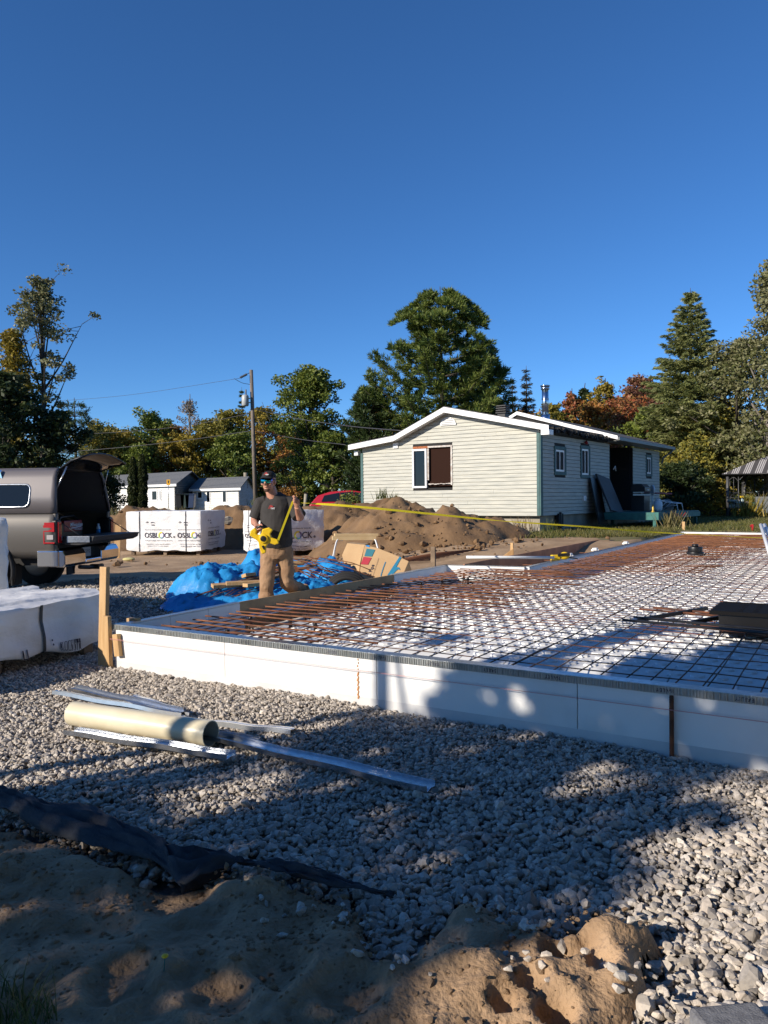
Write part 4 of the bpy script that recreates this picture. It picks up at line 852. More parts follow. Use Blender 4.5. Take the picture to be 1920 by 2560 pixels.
# ------------------------------------------------------------------ wrapped bundles of blocks
def ridged(p, s): return (1 - abs(2 * n3(p[0] * s, p[1] * s, p[2] * s)))
class Bundle:
    def __init__(s, label, C, a, wa, b, wb, h, z0, group, amp=1.0, seed=0.0, sag=0.0, nu=26, top_slope=0):
        s.C = Vector(C); s.a = Vector(a).normalized(); s.b = Vector(b).normalized(); s.wa, s.wb, s.h, s.z0, s.amp, s.seed, s.sag, s.ts = wa, wb, h, z0, amp, seed, sag, top_slope
        s.t = empty('wrapped_bundle', s.C, 0, label, 'wrapped bundle', group)
        m = MB(); nz = 16
        s.na = s.a.cross(up); s.na = s.na if s.na.dot(s.b) < 0 else -s.na; s.nb = s.b.cross(up); s.nb = s.nb if s.nb.dot(s.a) < 0 else -s.nb
        m.grid(lambda u, v: s.pt(0, u, v), nu, nz); m.grid(lambda u, v: s.pt(1, u, v), nu, nz); m.grid(lambda u, v: s.pt(2, u, v), nu, nz); m.grid(lambda u, v: s.pt(3, u, v), nu, nz); m.grid(lambda u, v: s.pt(4, u, v), nu, nu)
        s.wrap = m.build('wrap', M_bag, s.t)
        for k_ in range(3):
            q = MB(); 
            for e in (.06, .5, .94): q.box(s.C + s.a * (s.wa * e) + s.b * (s.wb * (.08, .5, .92)[k_]) + up * (z0 / 2), (.10, .10, z0 + .04), math.atan2(s.a.y, s.a.x))
            q.bar(s.C + s.b * (s.wb * (.08, .5, .92)[k_]) + up * (z0 - .015) + s.a * .02, s.C + s.b * (s.wb * (.08, .5, .92)[k_]) + s.a * (s.wa - .02) + up * (z0 - .015), .10, .03); q.build('pallet_runner', M_oldwood, s.t)
    def raw(s, f, u, v):
        H0 = s.z0 + v * (s.h - s.z0)
        if f == 0: return s.C + s.a * (u * s.wa) + up * H0, s.na
        if f == 1: return s.C + s.b * (u * s.wb) + up * H0, s.nb
        if f == 2: return s.C + s.a * (u * s.wa) + s.b * s.wb + up * H0, -s.na
        if f == 3: return s.C + s.b * (u * s.wb) + s.a * s.wa + up * H0, -s.nb
        return s.C + s.a * (u * s.wa) + s.b * (v * s.wb) + up * s.h, up
    def warp(s, p, extra=0.0):
        q = p - s.C; la, lb_, lz = q.dot(s.a) / s.wa, q.dot(s.b) / s.wb, (q.z - s.z0) / (s.h - s.z0)
        ea = min(la, 1 - la); eb = min(lb_, 1 - lb_); ez_ = min(lz, 1 - lz); c = (s.a * (s.wa / 2) + s.b * (s.wb / 2))
        k_ = s.amp; w = q + Vector((s.seed, s.seed * .7, s.seed * .3))
        d = .030 * n3(w.x * 1.9, w.y * 1.9, w.z * 2.6) + .020 * (ridged((w.x + w.z * .7, w.y + w.z * .7, w.z * 1.3), 2.1) - .5) + .010 * n3(w.x * 7, w.y * 7, w.z * 7)
        out = (q - c - up * ((s.h + s.z0) / 2)); m_ = Vector((out.dot(s.a) / s.wa, out.dot(s.b) / s.wb, out.z / (s.h - s.z0)))
        mx = max(abs(m_.x), abs(m_.y), abs(m_.z)); dirv = Vector((0, 0, 0))
        if abs(m_.x) > mx - .04: dirv += s.a * math.copysign(1, m_.x)
        if abs(m_.y) > mx - .04: dirv += s.b * math.copysign(1, m_.y)
        if abs(m_.z) > mx - .04: dirv += up * math.copysign(1, m_.z) * .7
        edge = sum(1 for e in (ea, eb, ez_) if e < .03)
        p2 = p + dirv * (d * k_ + extra) - dirv * (.018 if edge >= 2 else 0)
        p2.z -= s.sag * (math.sin(la * 7 + s.seed) * .5 + .5) * max(0, lz) * .12 + s.ts * la * max(0, lz)
        if lz < .12: p2.z += .05 * k_ * n3(w.x * 2.2, w.y * 2.2, 3)
        return p2
    def pt(s, f, u, v): p, n = s.raw(f, u, v); return s.warp(p)
    def on(s, f, u, z, lift=.014):                          # point on face f at u metres along, z up
        w = s.wa if f in (0, 2) else s.wb; p, n = s.raw(f, u / w, (z - s.z0) / (s.h - s.z0)); return s.warp(p, lift)
    def lettering(s, f, u, z, size, flip, ring=True, k=1.0):
        """block letters across face f; flip: the reading direction runs against u"""
        sg = -1 if flip else 1; w = s.wa if f in (0, 2) else s.wb
        fn = lambda p: s.on(f, min(max(u + sg * p.x, .005), w - .005), z + p.z)
        m = MB(); X = Vector((1, 0, 0)); Z = Vector((0, 0, 1))
        m.text('OSBL', size, (0, 0, 0), X, Z, .012, fit=size * 2.05 * k, fn=fn); m.text('CK', size, (size * 2.98 * k, 0, 0), X, Z, .012, fit=size * 1.2 * k, fn=fn)
        m.build('lettering', M_print, s.t); m = MB()
        m.text('BLOCS STRUCTURAUX ISOLES', size * .17, (.02, 0, size * 1.05), X, Z, .008, fit=size * 3.9 * k, fn=fn)
        m.text('STRUCTURAL INSULATED BLOCS', size * .19, (.02, 0, -size * .46), X, Z, .008, fit=size * 4.1 * k, fn=fn)
        m.text('USAGE EN CHANTIER SEULEMENT', size * .17, (size * .3, 0, -size * .95), X, Z, .008, fit=size * 3.6 * k, fn=fn)
        m.text('FOR JOB SITE USE ONLY', size * .17, (size * .5, 0, -size * 1.22), X, Z, .008, fit=size * 3.1 * k, fn=fn)
        m.build('small_print', M_print, s.t); m = MB()
        for i in range(3): m.text('.', size * .9, (size * (1.05 + .16 * i), 0, size * 1.72), X, Z, .03, fn=fn)
        arc = [(math.cos(t) * .22, math.sin(t) * .10) for t in np.linspace(.2, 2.9, 9)]
        for j in range(8):
            P_ = [Vector((size * 1.25 + arc[j][0] * size * 1.4, 0, size * 1.98 + arc[j][1] * size)), Vector((size * 1.25 + arc[j + 1][0] * size * 1.4, 0, size * 1.98 + arc[j + 1][1] * size))]
            m.add([fn(P_[0]), fn(P_[1]), fn(P_[1] + Z * size * .1), fn(P_[0] + Z * size * .1)], [(0, 1, 2, 3)])
        m.text('*', size * .9, (size * .2, 0, size * 1.6), X, Z, .03, fn=fn)
        for t0 in np.linspace(0, 2 * math.pi, 9)[:-1]:       # round mark at the end of the word
            c0 = Vector((size * 4.45 * k, 0, size * .12)); r_ = size * .14; m.add([fn(c0 + X * r_ * math.cos(a) + Z * r_ * math.sin(a)) for a in (t0, t0 + .6)] + [fn(c0)], [(0, 1, 2)])
        m.build('pictogram', M_print, s.t)
        if ring:
            cols = [(.80, .62, .02), (.80, .70, .05), (.42, .55, .10), (.08, .26, .34), (.12, .10, .22), (.16, .12, .25)]; m = MB(); c0 = Vector((size * 2.50 * k, 0, size * .35))
            for i in range(36):
                a0 = 2 * math.pi * i / 36; a1 = 2 * math.pi * (i + 1) / 36; ph = ((a0 + 5.2) % (2 * math.pi)) / (2 * math.pi); m.k = min(5, int(ph * 6)); ri = size * .30; ro = size * .46
                m.add([fn(c0 + X * rr_ * math.cos(a) * k + Z * rr_ * math.sin(a)) for rr_, a in ((ri, a0), (ro, a0), (ro, a1), (ri, a1))], [(0, 1, 2, 3)])
            m.build('ring_mark', [mat('ring_print_%d' % i, c, .6) for i, c in enumerate(cols)], s.t)
    def strap(s, f, u, w=.022, mt=None):
        m = MB(); n = 18; P_ = [s.on(f, u, lerp(s.z0 + .01, s.h - .005, i / n), .012) for i in range(n + 1)]
        d = s.a if f in (0, 2) else s.b
        for i in range(n): m.add([P_[i] - d * w / 2, P_[i] + d * w / 2, P_[i + 1] + d * w / 2, P_[i + 1] - d * w / 2], [(0, 1, 2, 3)])
        m.build('strap', mt or M_strap, s.t, solid=.004)
        return s
# left of the two far bundles: corner nearest to the camera, front face to the left, side face to the back
C1 = atz(503, 1387, 0); A1 = atz(317, 1386, 0) - C1; B1_ = atz(556, 1375, .0) - C1
b1 = Bundle('white wrapped bundle nearest the truck, whole front lettered, tailgate shadow on it', C1, A1, A1.length, B1_, B1_.length + .25, 1.23, .11, 'white lettered bundles in front of the dirt bank', seed=1.0)
b1.lettering(0, A1.length * .76 - .02, .48, .205, True); b1.lettering(0, A1.length * .31, .48, .205, True); b1.lettering(1, .62, .49, .215, False, k=1.25)
b1.strap(0, A1.length * .82); b1.strap(0, A1.length * .20)
C2 = atz(654, 1391, 0); B2 = Vector((1.62, .95, 0)); A2 = Vector((-.62, .78, 0)) 
b2 = Bundle('white wrapped bundle partly hidden behind the man, its grey side lettered', C2, A2, 1.0, B2, 1.88, 1.23, .11, 'white lettered bundles in front of the dirt bank', seed=4.0, amp=1.5)
b2.lettering(1, .42, .45, .25, False, k=1.05); b2.lettering(0, .86, .47, .17, True, k=1.0); b2.strap(0, .66); b2.strap(1, .2)
# grey bundle at the left edge of the picture
G0 = atz(262, 1622, .02); Gd = (atz(0, 1690, .02) - G0)
g = Bundle('low dusty white wrapped bundle lying in shade beside the corner stakes', G0, Vector((-.86, .50, 0)), 1.15, Gd, 2.6, .60, .10, 'wrapped bundles at the left edge', amp=1.6, seed=9.3, sag=.35, nu=56)
m = MB(); fn = lambda p: g.on(1, min(max(.52 - p.x * 1.0, .01), 2.5), .135 + p.z)
m = MB(); fn = lambda p: g.on(1, max(.01, .62 - p.x), .145 + p.z); m.text('BLOCS STR', .052, (0, 0, 0), (1, 0, 0), (0, 0, 1), .012, fn=fn); m.text(':', .12, (-.10, 0, .03), (1, 0, 0), (0, 0, 1), .02, fn=fn); m.text('U', .10, (-.42, 0, -.035), (1, 0, 0), (0, 0, 1), .02, fn=fn); m.build('lettering', M_print, g.t)
g.strap(1, .80, .028, M_strap)
# tall bundle standing at the very edge of the picture
T0 = at(20, 1500, 8.6); T0.z = 0
tb = Bundle('tall white wrapped bundle cut off by the left edge of the picture', T0, Vector((-.88, -.47, 0)), 1.6, Vector((-.47, .88, 0)), 1.1, 1.33, .06, 'wrapped bundles at the left edge', amp=1.1, seed=14.2, nu=30)
m = MB(); fn = lambda p: tb.on(0, min(1.55, max(.01, .20 - p.x)), .16 + p.z); m.text('D', .22, (.0, 0, 0), (1, 0, 0), (0, 0, 1), .015, fn=fn); m.text('K', .22, (-.02, 0, .42), (1, 0, 0), (0, 0, 1), .015, fn=fn); m.text('B', .05, (.10, 0, .26), (1, 0, 0), (0, 0, 1), .01, fn=fn); m.build('lettering', M_print, tb.t)
# wooden pieces standing by the left far bundle
m = MB(); c = at(292, 1392, 20.6); m.bar(Vector((c.x, c.y, .0)), at(296, 1312, 20.6), .16, .04, (0, 1, 0)); m.build('upright_board', M_wood, bevel=.004, label='upright pale board standing left of the lettered bundle by the tailgate', cat='board')
m = MB(); c = at(322, 1391, 19.8); m.ball((c.x, c.y, .03), .14, 10, 6, (1.2, .7, .35)); m.build('crumpled_glove', mat('pale_yellow_cloth', (.55, .50, .22), .9), label='pale yellow crumpled glove on the dirt in front of the lettered bundle', cat='glove')

# ------------------------------------------------------------------ pickup truck with a raised topper (truck frame: x forward, y to the far side)
TA = math.atan2(.10, -.995); T_O = Vector((-5.20, 12.2, 0))
TM = np.array(Matrix.Translation(T_O) @ Matrix(((-.995, .10, 0, 0), (.10, .995, 0, 0), (0, 0, 1, 0), (0, 0, 0, 1))))
tk = empty('pickup_truck', T_O, 0, 'dark grey pickup truck with open topper and lowered tailgate at the left', 'pickup truck')
def tw(*p): return Vector(tuple(xform(TM, [p])[0]))
class TB(MB):
    def build(s, name, mats, parent=None, **k): s.v = [tuple(tw(*p)) for p in s.v]; return MB.build(s, name, mats, parent or tk, **k)
M_truck = mat('grey_car_paint', (.115, .105, .095), .48, .25, coat=.12)
M_truckd = mat('grey_topper_paint', (.155, .14, .145), .50, .15, coat=.10)
W = 1.92
# bed side: sheet with a wheel opening, slightly bulged
def bedside(y, sgn):
    m = TB(); n = 40; pr = [(.62, .02), (.74, -.01), (.90, -.045), (1.10, -.05), (1.22, -.035), (1.30, -.005), (1.335, .03)]
    xs_ = np.linspace(0, 2.3, n + 1); v = []; f = []
    for i, x in enumerate(xs_):
        for j, (z, o_) in enumerate(pr):
            zz = z; wx = (x - 1.28) / .50
            if abs(wx) < 1: zz = max(z, .42 + .52 * math.sqrt(1 - wx * wx))
            v.append((x + (.012 if i == 0 else 0), y + sgn * (o_ + (.03 if i == 0 else 0)) - sgn * (.02 if abs(wx) < 1.12 and j == 0 else 0), zz))
    k_ = len(pr); f = [(i * k_ + j, (i + 1) * k_ + j, (i + 1) * k_ + j + 1, i * k_ + j + 1) for i in range(n) for j in range(k_ - 1)]
    m.add(v, f, True); return m.build('bed_side', M_truck, solid=.03)
bedside(.02, 1); bedside(W - .02, -1)
m = TB(); m.box((1.15, W / 2, .80), (2.3, W - .12, .05)); m.box((2.3, W / 2, 1.05), (.05, W - .1, .55)); m.box((.9, W / 2, .62), (1.8, W - .3, .25)); m.build('bed_floor', M_dark)
for y in (.055, W - .055): m = TB(); m.box((.035, y, .98), (.05, .09, .70)); m.build('bed_pillar', M_truck, bevel=.012)
for y, sg in ((-.03, 1), (W + .03, -1)):
    m = TB(); pts = [(1.28 + .55 * math.cos(t), y + sg * .03, .42 + .56 * math.sin(t)) for t in np.linspace(-.35, math.pi + .35, 20)]; m.tube(pts, (.045), 8, flat=.8); m.build('wheel_flare', M_blackm)
# cab and front
m = TB(); cabp = [(2.38, .5), (2.38, 1.34), (2.62, 1.86), (2.85, 1.94), (3.9, 1.93), (4.55, 1.40), (5.7, 1.28), (5.82, 1.1), (5.85, .5)]
m.prism(cabp, ex, ez, (0, .05, 0), ey * (W - .1)); m.build('cab', M_truck, bevel=.05, seg=3)
for y in (.035, W - .035): m = TB(); m.prism([(2.62, 1.40), (2.72, 1.80), (3.85, 1.82), (4.30, 1.40)], ex, ez, (0, y - .012, 0), ey * .024); m.build('cab_window', M_glass)
# topper: tapering shell with windows, roof and open rear
TZ = [(1.335, .02), (1.60, .055), (1.90, .12), (2.0, .17), (2.055, .27)]
for side in (0, 1):
    m = TB(); v = []; n = 20
    for i in range(n + 1):
        x = 0 + 2.3 * i / n
        for z, o_ in TZ: v.append((x + (.10 * (z - 1.33) if i == 0 else 0), o_ if side == 0 else W - o_, z))
    k_ = len(TZ); f = [(i * k_ + j, (i + 1) * k_ + j, (i + 1) * k_ + j + 1, i * k_ + j + 1) for i in range(n) for j in range(k_ - 1)]
    m.add(v, f, True); m.build('topper_side', M_truckd, solid=.03)
    # side window in a pale frame
    def wp(x, z, d): o_ = .055 + (z - 1.60) * .22; return (x, (o_ - d) if side == 0 else W - o_ + d, z)
    def rrect(x0, x1, z0, z1, r, d): 
        out = []
        for cx_, cz_, a0 in ((x1 - r, z0 + r, -90), (x1 - r, z1 - r, 0), (x0 + r, z1 - r, 90), (x0 + r, z0 + r, 180)):
            for t in range(5): a = R(a0 + t * 22.5); out.append(wp(cx_ + r * math.cos(a), cz_ + r * math.sin(a), d))
        return out
    m = TB(); m.tube(rrect(.46, 2.02, 1.44, 1.80, .09, .012) + [rrect(.46, 2.02, 1.44, 1.80, .09, .012)[0]], .016, 6); m.build('topper_window_frame', M_galv)
    m = TB(); a = rrect(.47, 2.01, 1.45, 1.79, .085, .018); m.add(a, [tuple(range(len(a)))]); m.build('topper_window', M_glass)
m = TB(); v = []; ny_ = 10
for x in (.07, .4, 1.2, 2.3):
    for j in range(ny_ + 1): y = .25 + (W - .5) * j / ny_; v.append((x, y, 2.05 + .03 * math.sin(math.pi * j / ny_)))
m.add(v, [(i * (ny_ + 1) + j, (i + 1) * (ny_ + 1) + j, (i + 1) * (ny_ + 1) + j + 1, i * (ny_ + 1) + j + 1) for i in range(3) for j in range(ny_)], True); m.build('topper_roof', M_truckd, solid=.03)
m = TB(); m.box((2.3, W / 2, 1.7), (.03, W - .3, .7)); m.build('topper_front', M_dark)
m = TB(); m.tube([(.02, .05, 1.34), (.05, .09, 1.6), (.08, .16, 1.93), (.09, .27, 2.05), (.09, W - .27, 2.05), (.08, W - .16, 1.93), (.05, W - .09, 1.6), (.02, W - .05, 1.34)], .022, 7); m.build('rear_opening_frame', M_blackm)
# roof rack end at the left
m = TB(); m.prism([(1.0, 2.04), (1.45, 2.04), (1.15, 1.98), (.95, 1.90)], ex, ez, (0, .1, 0), ey * .05); m.build('roof_trim', M_chrome)
# lifted rear door of the topper
d0 = [Vector(tw(.07, .27, 2.05)), Vector(tw(.07, W - .27, 2.05)), Vector(at(314, 1160, 13.65)), Vector(at(206, 1141, 12.1))]
m = MB(); ro = [d0[0] + (d0[1] - d0[0]) * t for t in np.linspace(0, 1, 9)]; rr_ = [d0[3] + (d0[2] - d0[3]) * t + up * .10 * math.sin(math.pi * t) for t in np.linspace(0, 1, 9)]
v = ro + [lerp(a, b, .5) + up * .03 for a, b in zip(ro, rr_)] + rr_; f = [(r_ * 9 + j, r_ * 9 + j + 1, (r_ + 1) * 9 + j + 1, (r_ + 1) * 9 + j) for r_ in range(2) for j in range(8)]
m.add(v, f, True); od = m.build('topper_door', M_glass, tk, solid=.018); hd = HP(od, tk)
m = MB(); m.tube([ro[0]] + [v[9]] + rr_ + [v[17], ro[-1], ro[4], ro[0]], .017, 6); m.build('door_frame', M_blackm, hd)
m = MB(); m.tube([tw(.10, .12, 1.62), lerp(ro[0], rr_[0], .32) - up * .02], .011, 6); m.tube([tw(.10, W - .12, 1.62), lerp(ro[-1], rr_[-1], .32) - up * .02], .011, 6); m.build('gas_strut', M_galv, hd)
# tailgate, lights, bumper, plate
m = TB(); poly = [(-.58, .07), (-.55, -.01), (-.46, -.05), (-.3, -.07), (-.1, -.06), (0, -.03), (0, .07)]
v = []
ns = 13
for i in range(ns):
    y = .10 + (W - .2) * i / (ns - 1); e = 1 - .0 * abs(2 * i / (ns - 1) - 1) ** 3
    for x, z in poly: v.append((x, y, .89 + z * e))
k_ = len(poly); m.add(v, [(i * k_ + j, i * k_ + (j + 1) % k_, (i + 1) * k_ + (j + 1) % k_, (i + 1) * k_ + j) for i in range(ns - 1) for j in range(k_)] + [tuple(range(k_))[::-1], tuple(range((ns - 1) * k_, ns * k_))])
tg = m.build('tailgate', mat('tailgate_inside', (.028, .028, .03), .55), bevel=.008); ht = HP(tg, tk)
m = TB(); m.box((-.32, .085, .915), (.38, .02, .10)); m.box((-.02, .09, .93), (.06, .02, .06)); m.v = [tuple(tw(*p)) for p in m.v]; MB.build(m, 'hinge_plate', M_galv, ht, bevel=.004)
m = TB(); m.tube([(.03, .10, 1.22), (-.38, .09, .955)], .008, 6); m.tube([(.03, W - .10, 1.22), (-.38, W - .09, .955)], .008, 6); m.v = [tuple(tw(*p)) for p in m.v]; MB.build(m, 'support_cable', M_cable, ht)
for y, s_ in ((-.012, 1), (W + .012, -1)):
    # lamp wraps the corner: the glass shows on the side and the rear
    m = TB(); m.box((.10, y + s_ * .05, 1.03), (.26, .14, .40)); o = m.build('taillight', M_black, bevel=.03, seg=3); hl = HP(o, tk)
    m = TB(); m.box((.095, y - s_ * .026, 1.115), (.17, .012, .15)); m.box((.185, y - s_ * .026, 1.0), (.022, .012, .30)); m.box((.095, y - s_ * .026, .865), (.17, .012, .022)); m.box((-.038, y + s_ * .05, 1.03), (.012, .10, .33)); m.v = [tuple(tw(*p)) for p in m.v]; MB.build(m, 'lens', mat('red_lens', (.42, .008, .012), .25, coat=.3), hl, bevel=.004)
    m = TB(); m.box((.085, y - s_ * .028, .955), (.11, .008, .075)); m.v = [tuple(tw(*p)) for p in m.v]; MB.build(m, 'reversing_lens', mat('clear_lens', (.45, .42, .42), .1), hl, bevel=.01)
m = TB(); prof_ = [(.02, .47), (-.10, .47), (-.14, .52), (-.14, .66), (-.10, .74), (.02, .75)]
def seg_(y0, y1, dz=0): m.prism([(a, b) for a, b in prof_], ex, ez, (0, y0, 0), ey * (y1 - y0))
seg_(.0, .68); seg_(1.24, W); m.prism([(.02, .47), (-.12, .47), (-.14, .50), (-.13, .56), (.02, .57)], ex, ez, (0, .68, 0), ey * .56)
m.box((.14, .01, .61), (.36, .07, .26)); m.box((.14, W - .01, .61), (.36, .07, .26)); m.build('bumper', M_chrome, bevel=.03, seg=3)
m = TB(); m.box((.0, .96, .66), (.03, .56, .16)); m.build('plate_recess', M_dark)
m = TB(); m.box((-.03, .90, .665), (.012, .32, .16)); pl_ = m.build('licence_plate', mat('pale_plate', (.30, .31, .33), .5), bevel=.004); hpz = HP(pl_, tk)
m = MB(); fo = tw(-.037, .76, .645); m.text('L5592', .085, fo, Vector((.10, .995, 0)), up, .004, fit=.27); m.build('plate_lettering', M_print, hpz)
m = TB(); m.tube([(-.12, .5, .44), (-.10, .9, .40), (-.12, 1.3, .40)], .035, 8); m.box((-.12, 1.05, .40), (.16, .10, .08)); m.build('tow_hitch', M_blackm)
for x, y in ((1.28, .16), (1.28, W - .16), (4.9, .16), (4.9, W - .16)):
    m = TB(); m.tube([(x, y - .13, .42), (x, y - .115, .42), (x, y + .115, .42), (x, y + .13, .42)], [.38, .42, .42, .38], 28); o = m.build('wheel', M_rubber); hw_ = HP(o, tk)
    m = TB(); m.tube([(x, y - .137, .42), (x, y + .137, .42)], .25, 20); m.v = [tuple(tw(*p)) for p in m.v]; MB.build(m, 'rim', mat('alloy', (.25, .25, .26), .35, .8), hw_, bevel=.02)
for x, y in ((.58, -.0), (.58, W)):
    m = TB(); m.box((.74, .10 if y < .5 else W - .10, .36), (.02, .28, .34)); m.build('mud_flap', M_rubber)
# cargo
t = empty('tool_crate', tw(.45, .95, .83), 0, 'red and black tool crate with white script in the open truck bed', 'tool box')
m = TB(); m.box((.55, 1.08, 1.0), (.5, .72, .32)); MB.build(setattr(m, 'v', [tuple(tw(*p)) for p in m.v]) or m, 'crate_body', M_black, t, bevel=.02)
m = TB(); m.box((.32, 1.10, 1.10), (.06, .62, .19)); MB.build(setattr(m, 'v', [tuple(tw(*p)) for p in m.v]) or m, 'red_front', M_redpl, t, bevel=.015)
m = MB(); Rr = Vector((.10, .995, 0)); m.text('Milwaukee', .10, tw(.285, .98, 1.09), Rr, up + Rr * .25, .006, fit=.42); m.bar(tw(.286, 1.0, 1.06), tw(.286, 1.36, 1.085), .004, .012, up); m.text('PACKOUT', .05, tw(.285, 1.13, 1.025), Rr, up, .004, fit=.28); m.build('lettering', mat('white_print', (.8, .8, .8), .5), t)
m = TB(); m.tube([(.42, .8, 1.17), (.42, .9, 1.25), (.42, 1.35, 1.27), (.42, 1.5, 1.2)], .022, 7); MB.build(setattr(m, 'v', [tuple(tw(*p)) for p in m.v]) or m, 'carry_handle', M_black, t)
t = empty('yellow_tool_box', tw(.4, .4, .83), 0, 'yellow and black tool case just inside the near taillight', 'tool box')
m = TB(); m.box((.45, .42, .95), (.4, .5, .24)); MB.build(setattr(m, 'v', [tuple(tw(*p)) for p in m.v]) or m, 'case_body', M_black, t, bevel=.015)
m = TB(); m.box((.25, .40, 1.06), (.03, .42, .16)); MB.build(setattr(m, 'v', [tuple(tw(*p)) for p in m.v]) or m, 'yellow_band', M_yellow, t, bevel=.006)
m = MB(); m.text('DEWALT', .085, tw(.232, .22, 1.03), Rr, up, .008, fit=.30); m.build('lettering', M_print, t)
t = empty('spray_can', tw(.2, 1.66, .84), 0, 'small white and blue can at the far side of the truck bed', 'can')
m = TB(); m.tube([(.12, 1.66, .90), (.12, 1.66, 1.06), (.12, 1.66, 1.08), (.12, 1.66, 1.12)], [.035, .035, .02, .02], 10); MB.build(setattr(m, 'v', [tuple(tw(*p)) for p in m.v]) or m, 'can_body', M_whitepl, t)
m = TB(); m.tube([(.12, 1.66, .94), (.12, 1.66, 1.02)], .0365, 10); MB.build(setattr(m, 'v', [tuple(tw(*p)) for p in m.v]) or m, 'blue_band', M_tarp, t)

# ------------------------------------------------------------------ the man with the long tape
MY = 9.25; MB0 = Vector((-1.30, MY, .02))
man = empty('person', MB0, 0, 'man in dark t-shirt, tan trousers, black cap and mirrored sunglasses holding a yellow tape', 'person')
M_skin = mat('skin', (.52, .26, .17), .55, col2=(.44, .20, .13), nscale=14, sub=1)
def limb(m, pts, rad, seg=12): m.tube(pts, rad, seg)
def fine(pts, n):                                          # Catmull-Rom through the joints
    P_ = [Vector(p) for p in pts]; P_ = [P_[0] * 2 - P_[1]] + P_ + [P_[-1] * 2 - P_[-2]]; out = []
    for i in range(1, len(P_) - 2):
        for k_ in range(n):
            t = k_ / n; a, b, c, d = P_[i - 1:i + 3]; out.append(.5 * ((2 * b) + (c - a) * t + (2 * a - 5 * b + 4 * c - d) * t * t + (3 * b - a - 3 * c + d) * t ** 3))
    return out + [P_[-2]]
m = MB()
m.tube([(-1.30, 9.28, .80), (-1.30, 9.28, .95), (-1.30, 9.28, 1.15), (-1.305, 9.28, 1.36), (-1.315, 9.28, 1.50)], [(.14, .10), (.155, .115), (.155, .12), (.16, .10), (.11, .075)], 16, up=(0, 1, 0))
limb(m, [(-1.32, 9.275, 1.49), (-1.345, 9.255, 1.58), (-1.365, 9.24, 1.66)], [(.085, .075), (.069, .068), (.066, .066)], 14)
HCt = Vector((-1.375, 9.205, 1.735)); hr = Matrix.Rotation(R(-14), 3, 'Z')
def hd_(x, y, z): return HCt + hr @ Vector((x, y, z))
m.ball(hd_(0, .015, .015), .1, 18, 12, (.78, .98, 1.08), hr); m.ball(hd_(0, -.022, -.055), .075, 16, 10, (.80, .86, .88), hr); m.ball(hd_(0, -.062, -.102), .034, 12, 8, (1.0, .7, .62), hr)
m.tube([hd_(0, -.090, .012), hd_(0, -.108, -.025), hd_(0, -.112, -.035)], [.010, .015, .012], 8); m.ball(hd_(-.014, -.097, -.036), .010, 8, 6); m.ball(hd_(.014, -.097, -.036), .010, 8, 6)
for s_ in (-1, 1):
    m.ball(hd_(s_ * .080, .012, -.012), .033, 10, 8, (.30, .62, 1.0), hr); m.ball(hd_(s_ * .045, -.070, -.035), .026, 10, 8, (1, .7, .8), hr)
m.ball(hd_(0, -.088, -.062), .022, 10, 6, (1.15, .55, .28), hr); m.ball(hd_(0, -.086, -.074), .020, 10, 6, (1.05, .55, .30), hr)
Rs = Vector((-1.49, 9.28, 1.475)); Re = Vector((-1.56, 9.27, 1.25)); Rw = Vector((-1.505, 9.045, 1.225)); Rh = Vector((-1.475, 8.97, 1.20))
limb(m, fine([Rs, lerp(Rs, Re, .5), Re, lerp(Re, Rw, .4), Rw], 4), [lerp(.060, .047, t) if t < .45 else (lerp(.050, .032, (t - .45) / .55)) for t in np.linspace(0, 1, 17)], 12)
Ls = Vector((-1.12, 9.29, 1.475)); Le = Vector((-1.005, 9.20, 1.295)); Lw = Vector((-1.02, 9.03, 1.425)); Lh = Vector((-1.025, 8.985, 1.50))
limb(m, fine([Ls, lerp(Ls, Le, .5), Le, lerp(Le, Lw, .4), Lw], 4), [lerp(.062, .050, t) if t < .45 else (lerp(.054, .033, (t - .45) / .55)) for t in np.linspace(0, 1, 17)], 12)
for a, b, kx in ((Lw, Lh, 1), (Rw, Rh, -1)):               # palms
    m.tube([a, lerp(a, b, .5), b + (b - a) * .15], [(.027, .021), (.040, .021), (.041, .019)], 12)
# left hand pinches the tape: curled fingers towards the camera; right hand grips the reel handle
def fingers(base, across, along, curl, length, thumb):
    for i, (o_, l_) in enumerate(((-.031, .88), (-.010, 1.0), (.011, .95), (.031, .76))):
        r0 = base + across * o_; p1 = r0 + along * (length * .42 * l_) + curl * (length * .12); p2 = p1 + curl * (length * .34 * l_) + along * (length * .10); p3 = p2 + curl * (length * .14 * l_) - along * (length * .24 * l_)
        m.tube([r0 - along * .012, r0, lerp(r0, p1, .5), p1, lerp(p1, p2, .5), p2, p3], [.0100, .0105, .0100, .0098, .0092, .0088, .0070], 8)
    t0, t1, t2, t3 = thumb; m.tube([t0, t1, t2, t3], [.0135, .0125, .0115, .0085], 8)
ac = Vector((.86, .30, .25)).normalized(); fingers(Lh + Vector((0, -.006, .008)), Vector((.10, .12, 1)).normalized() * 1.0, Vector((-.55, -.45, .15)).normalized(), Vector((.35, -.85, -.1)).normalized(), .085, (Lh + Vector((-.01, .0, .02)), Lh + Vector((-.03, -.035, .045)), Lh + Vector((-.022, -.065, .05)), Lh + Vector((-.002, -.080, .045))))
fingers(Rh + Vector((.005, -.008, -.006)), Vector((.75, .1, .5)).normalized(), Vector((.35, -.55, -.65)).normalized(), Vector((-.25, .25, -.85)).normalized(), .085, (Rh + Vector((.02, .015, .02)), Rh + Vector((.05, -.02, .022)), Rh + Vector((.065, -.05, .0)), Rh + Vector((.062, -.072, -.022))))
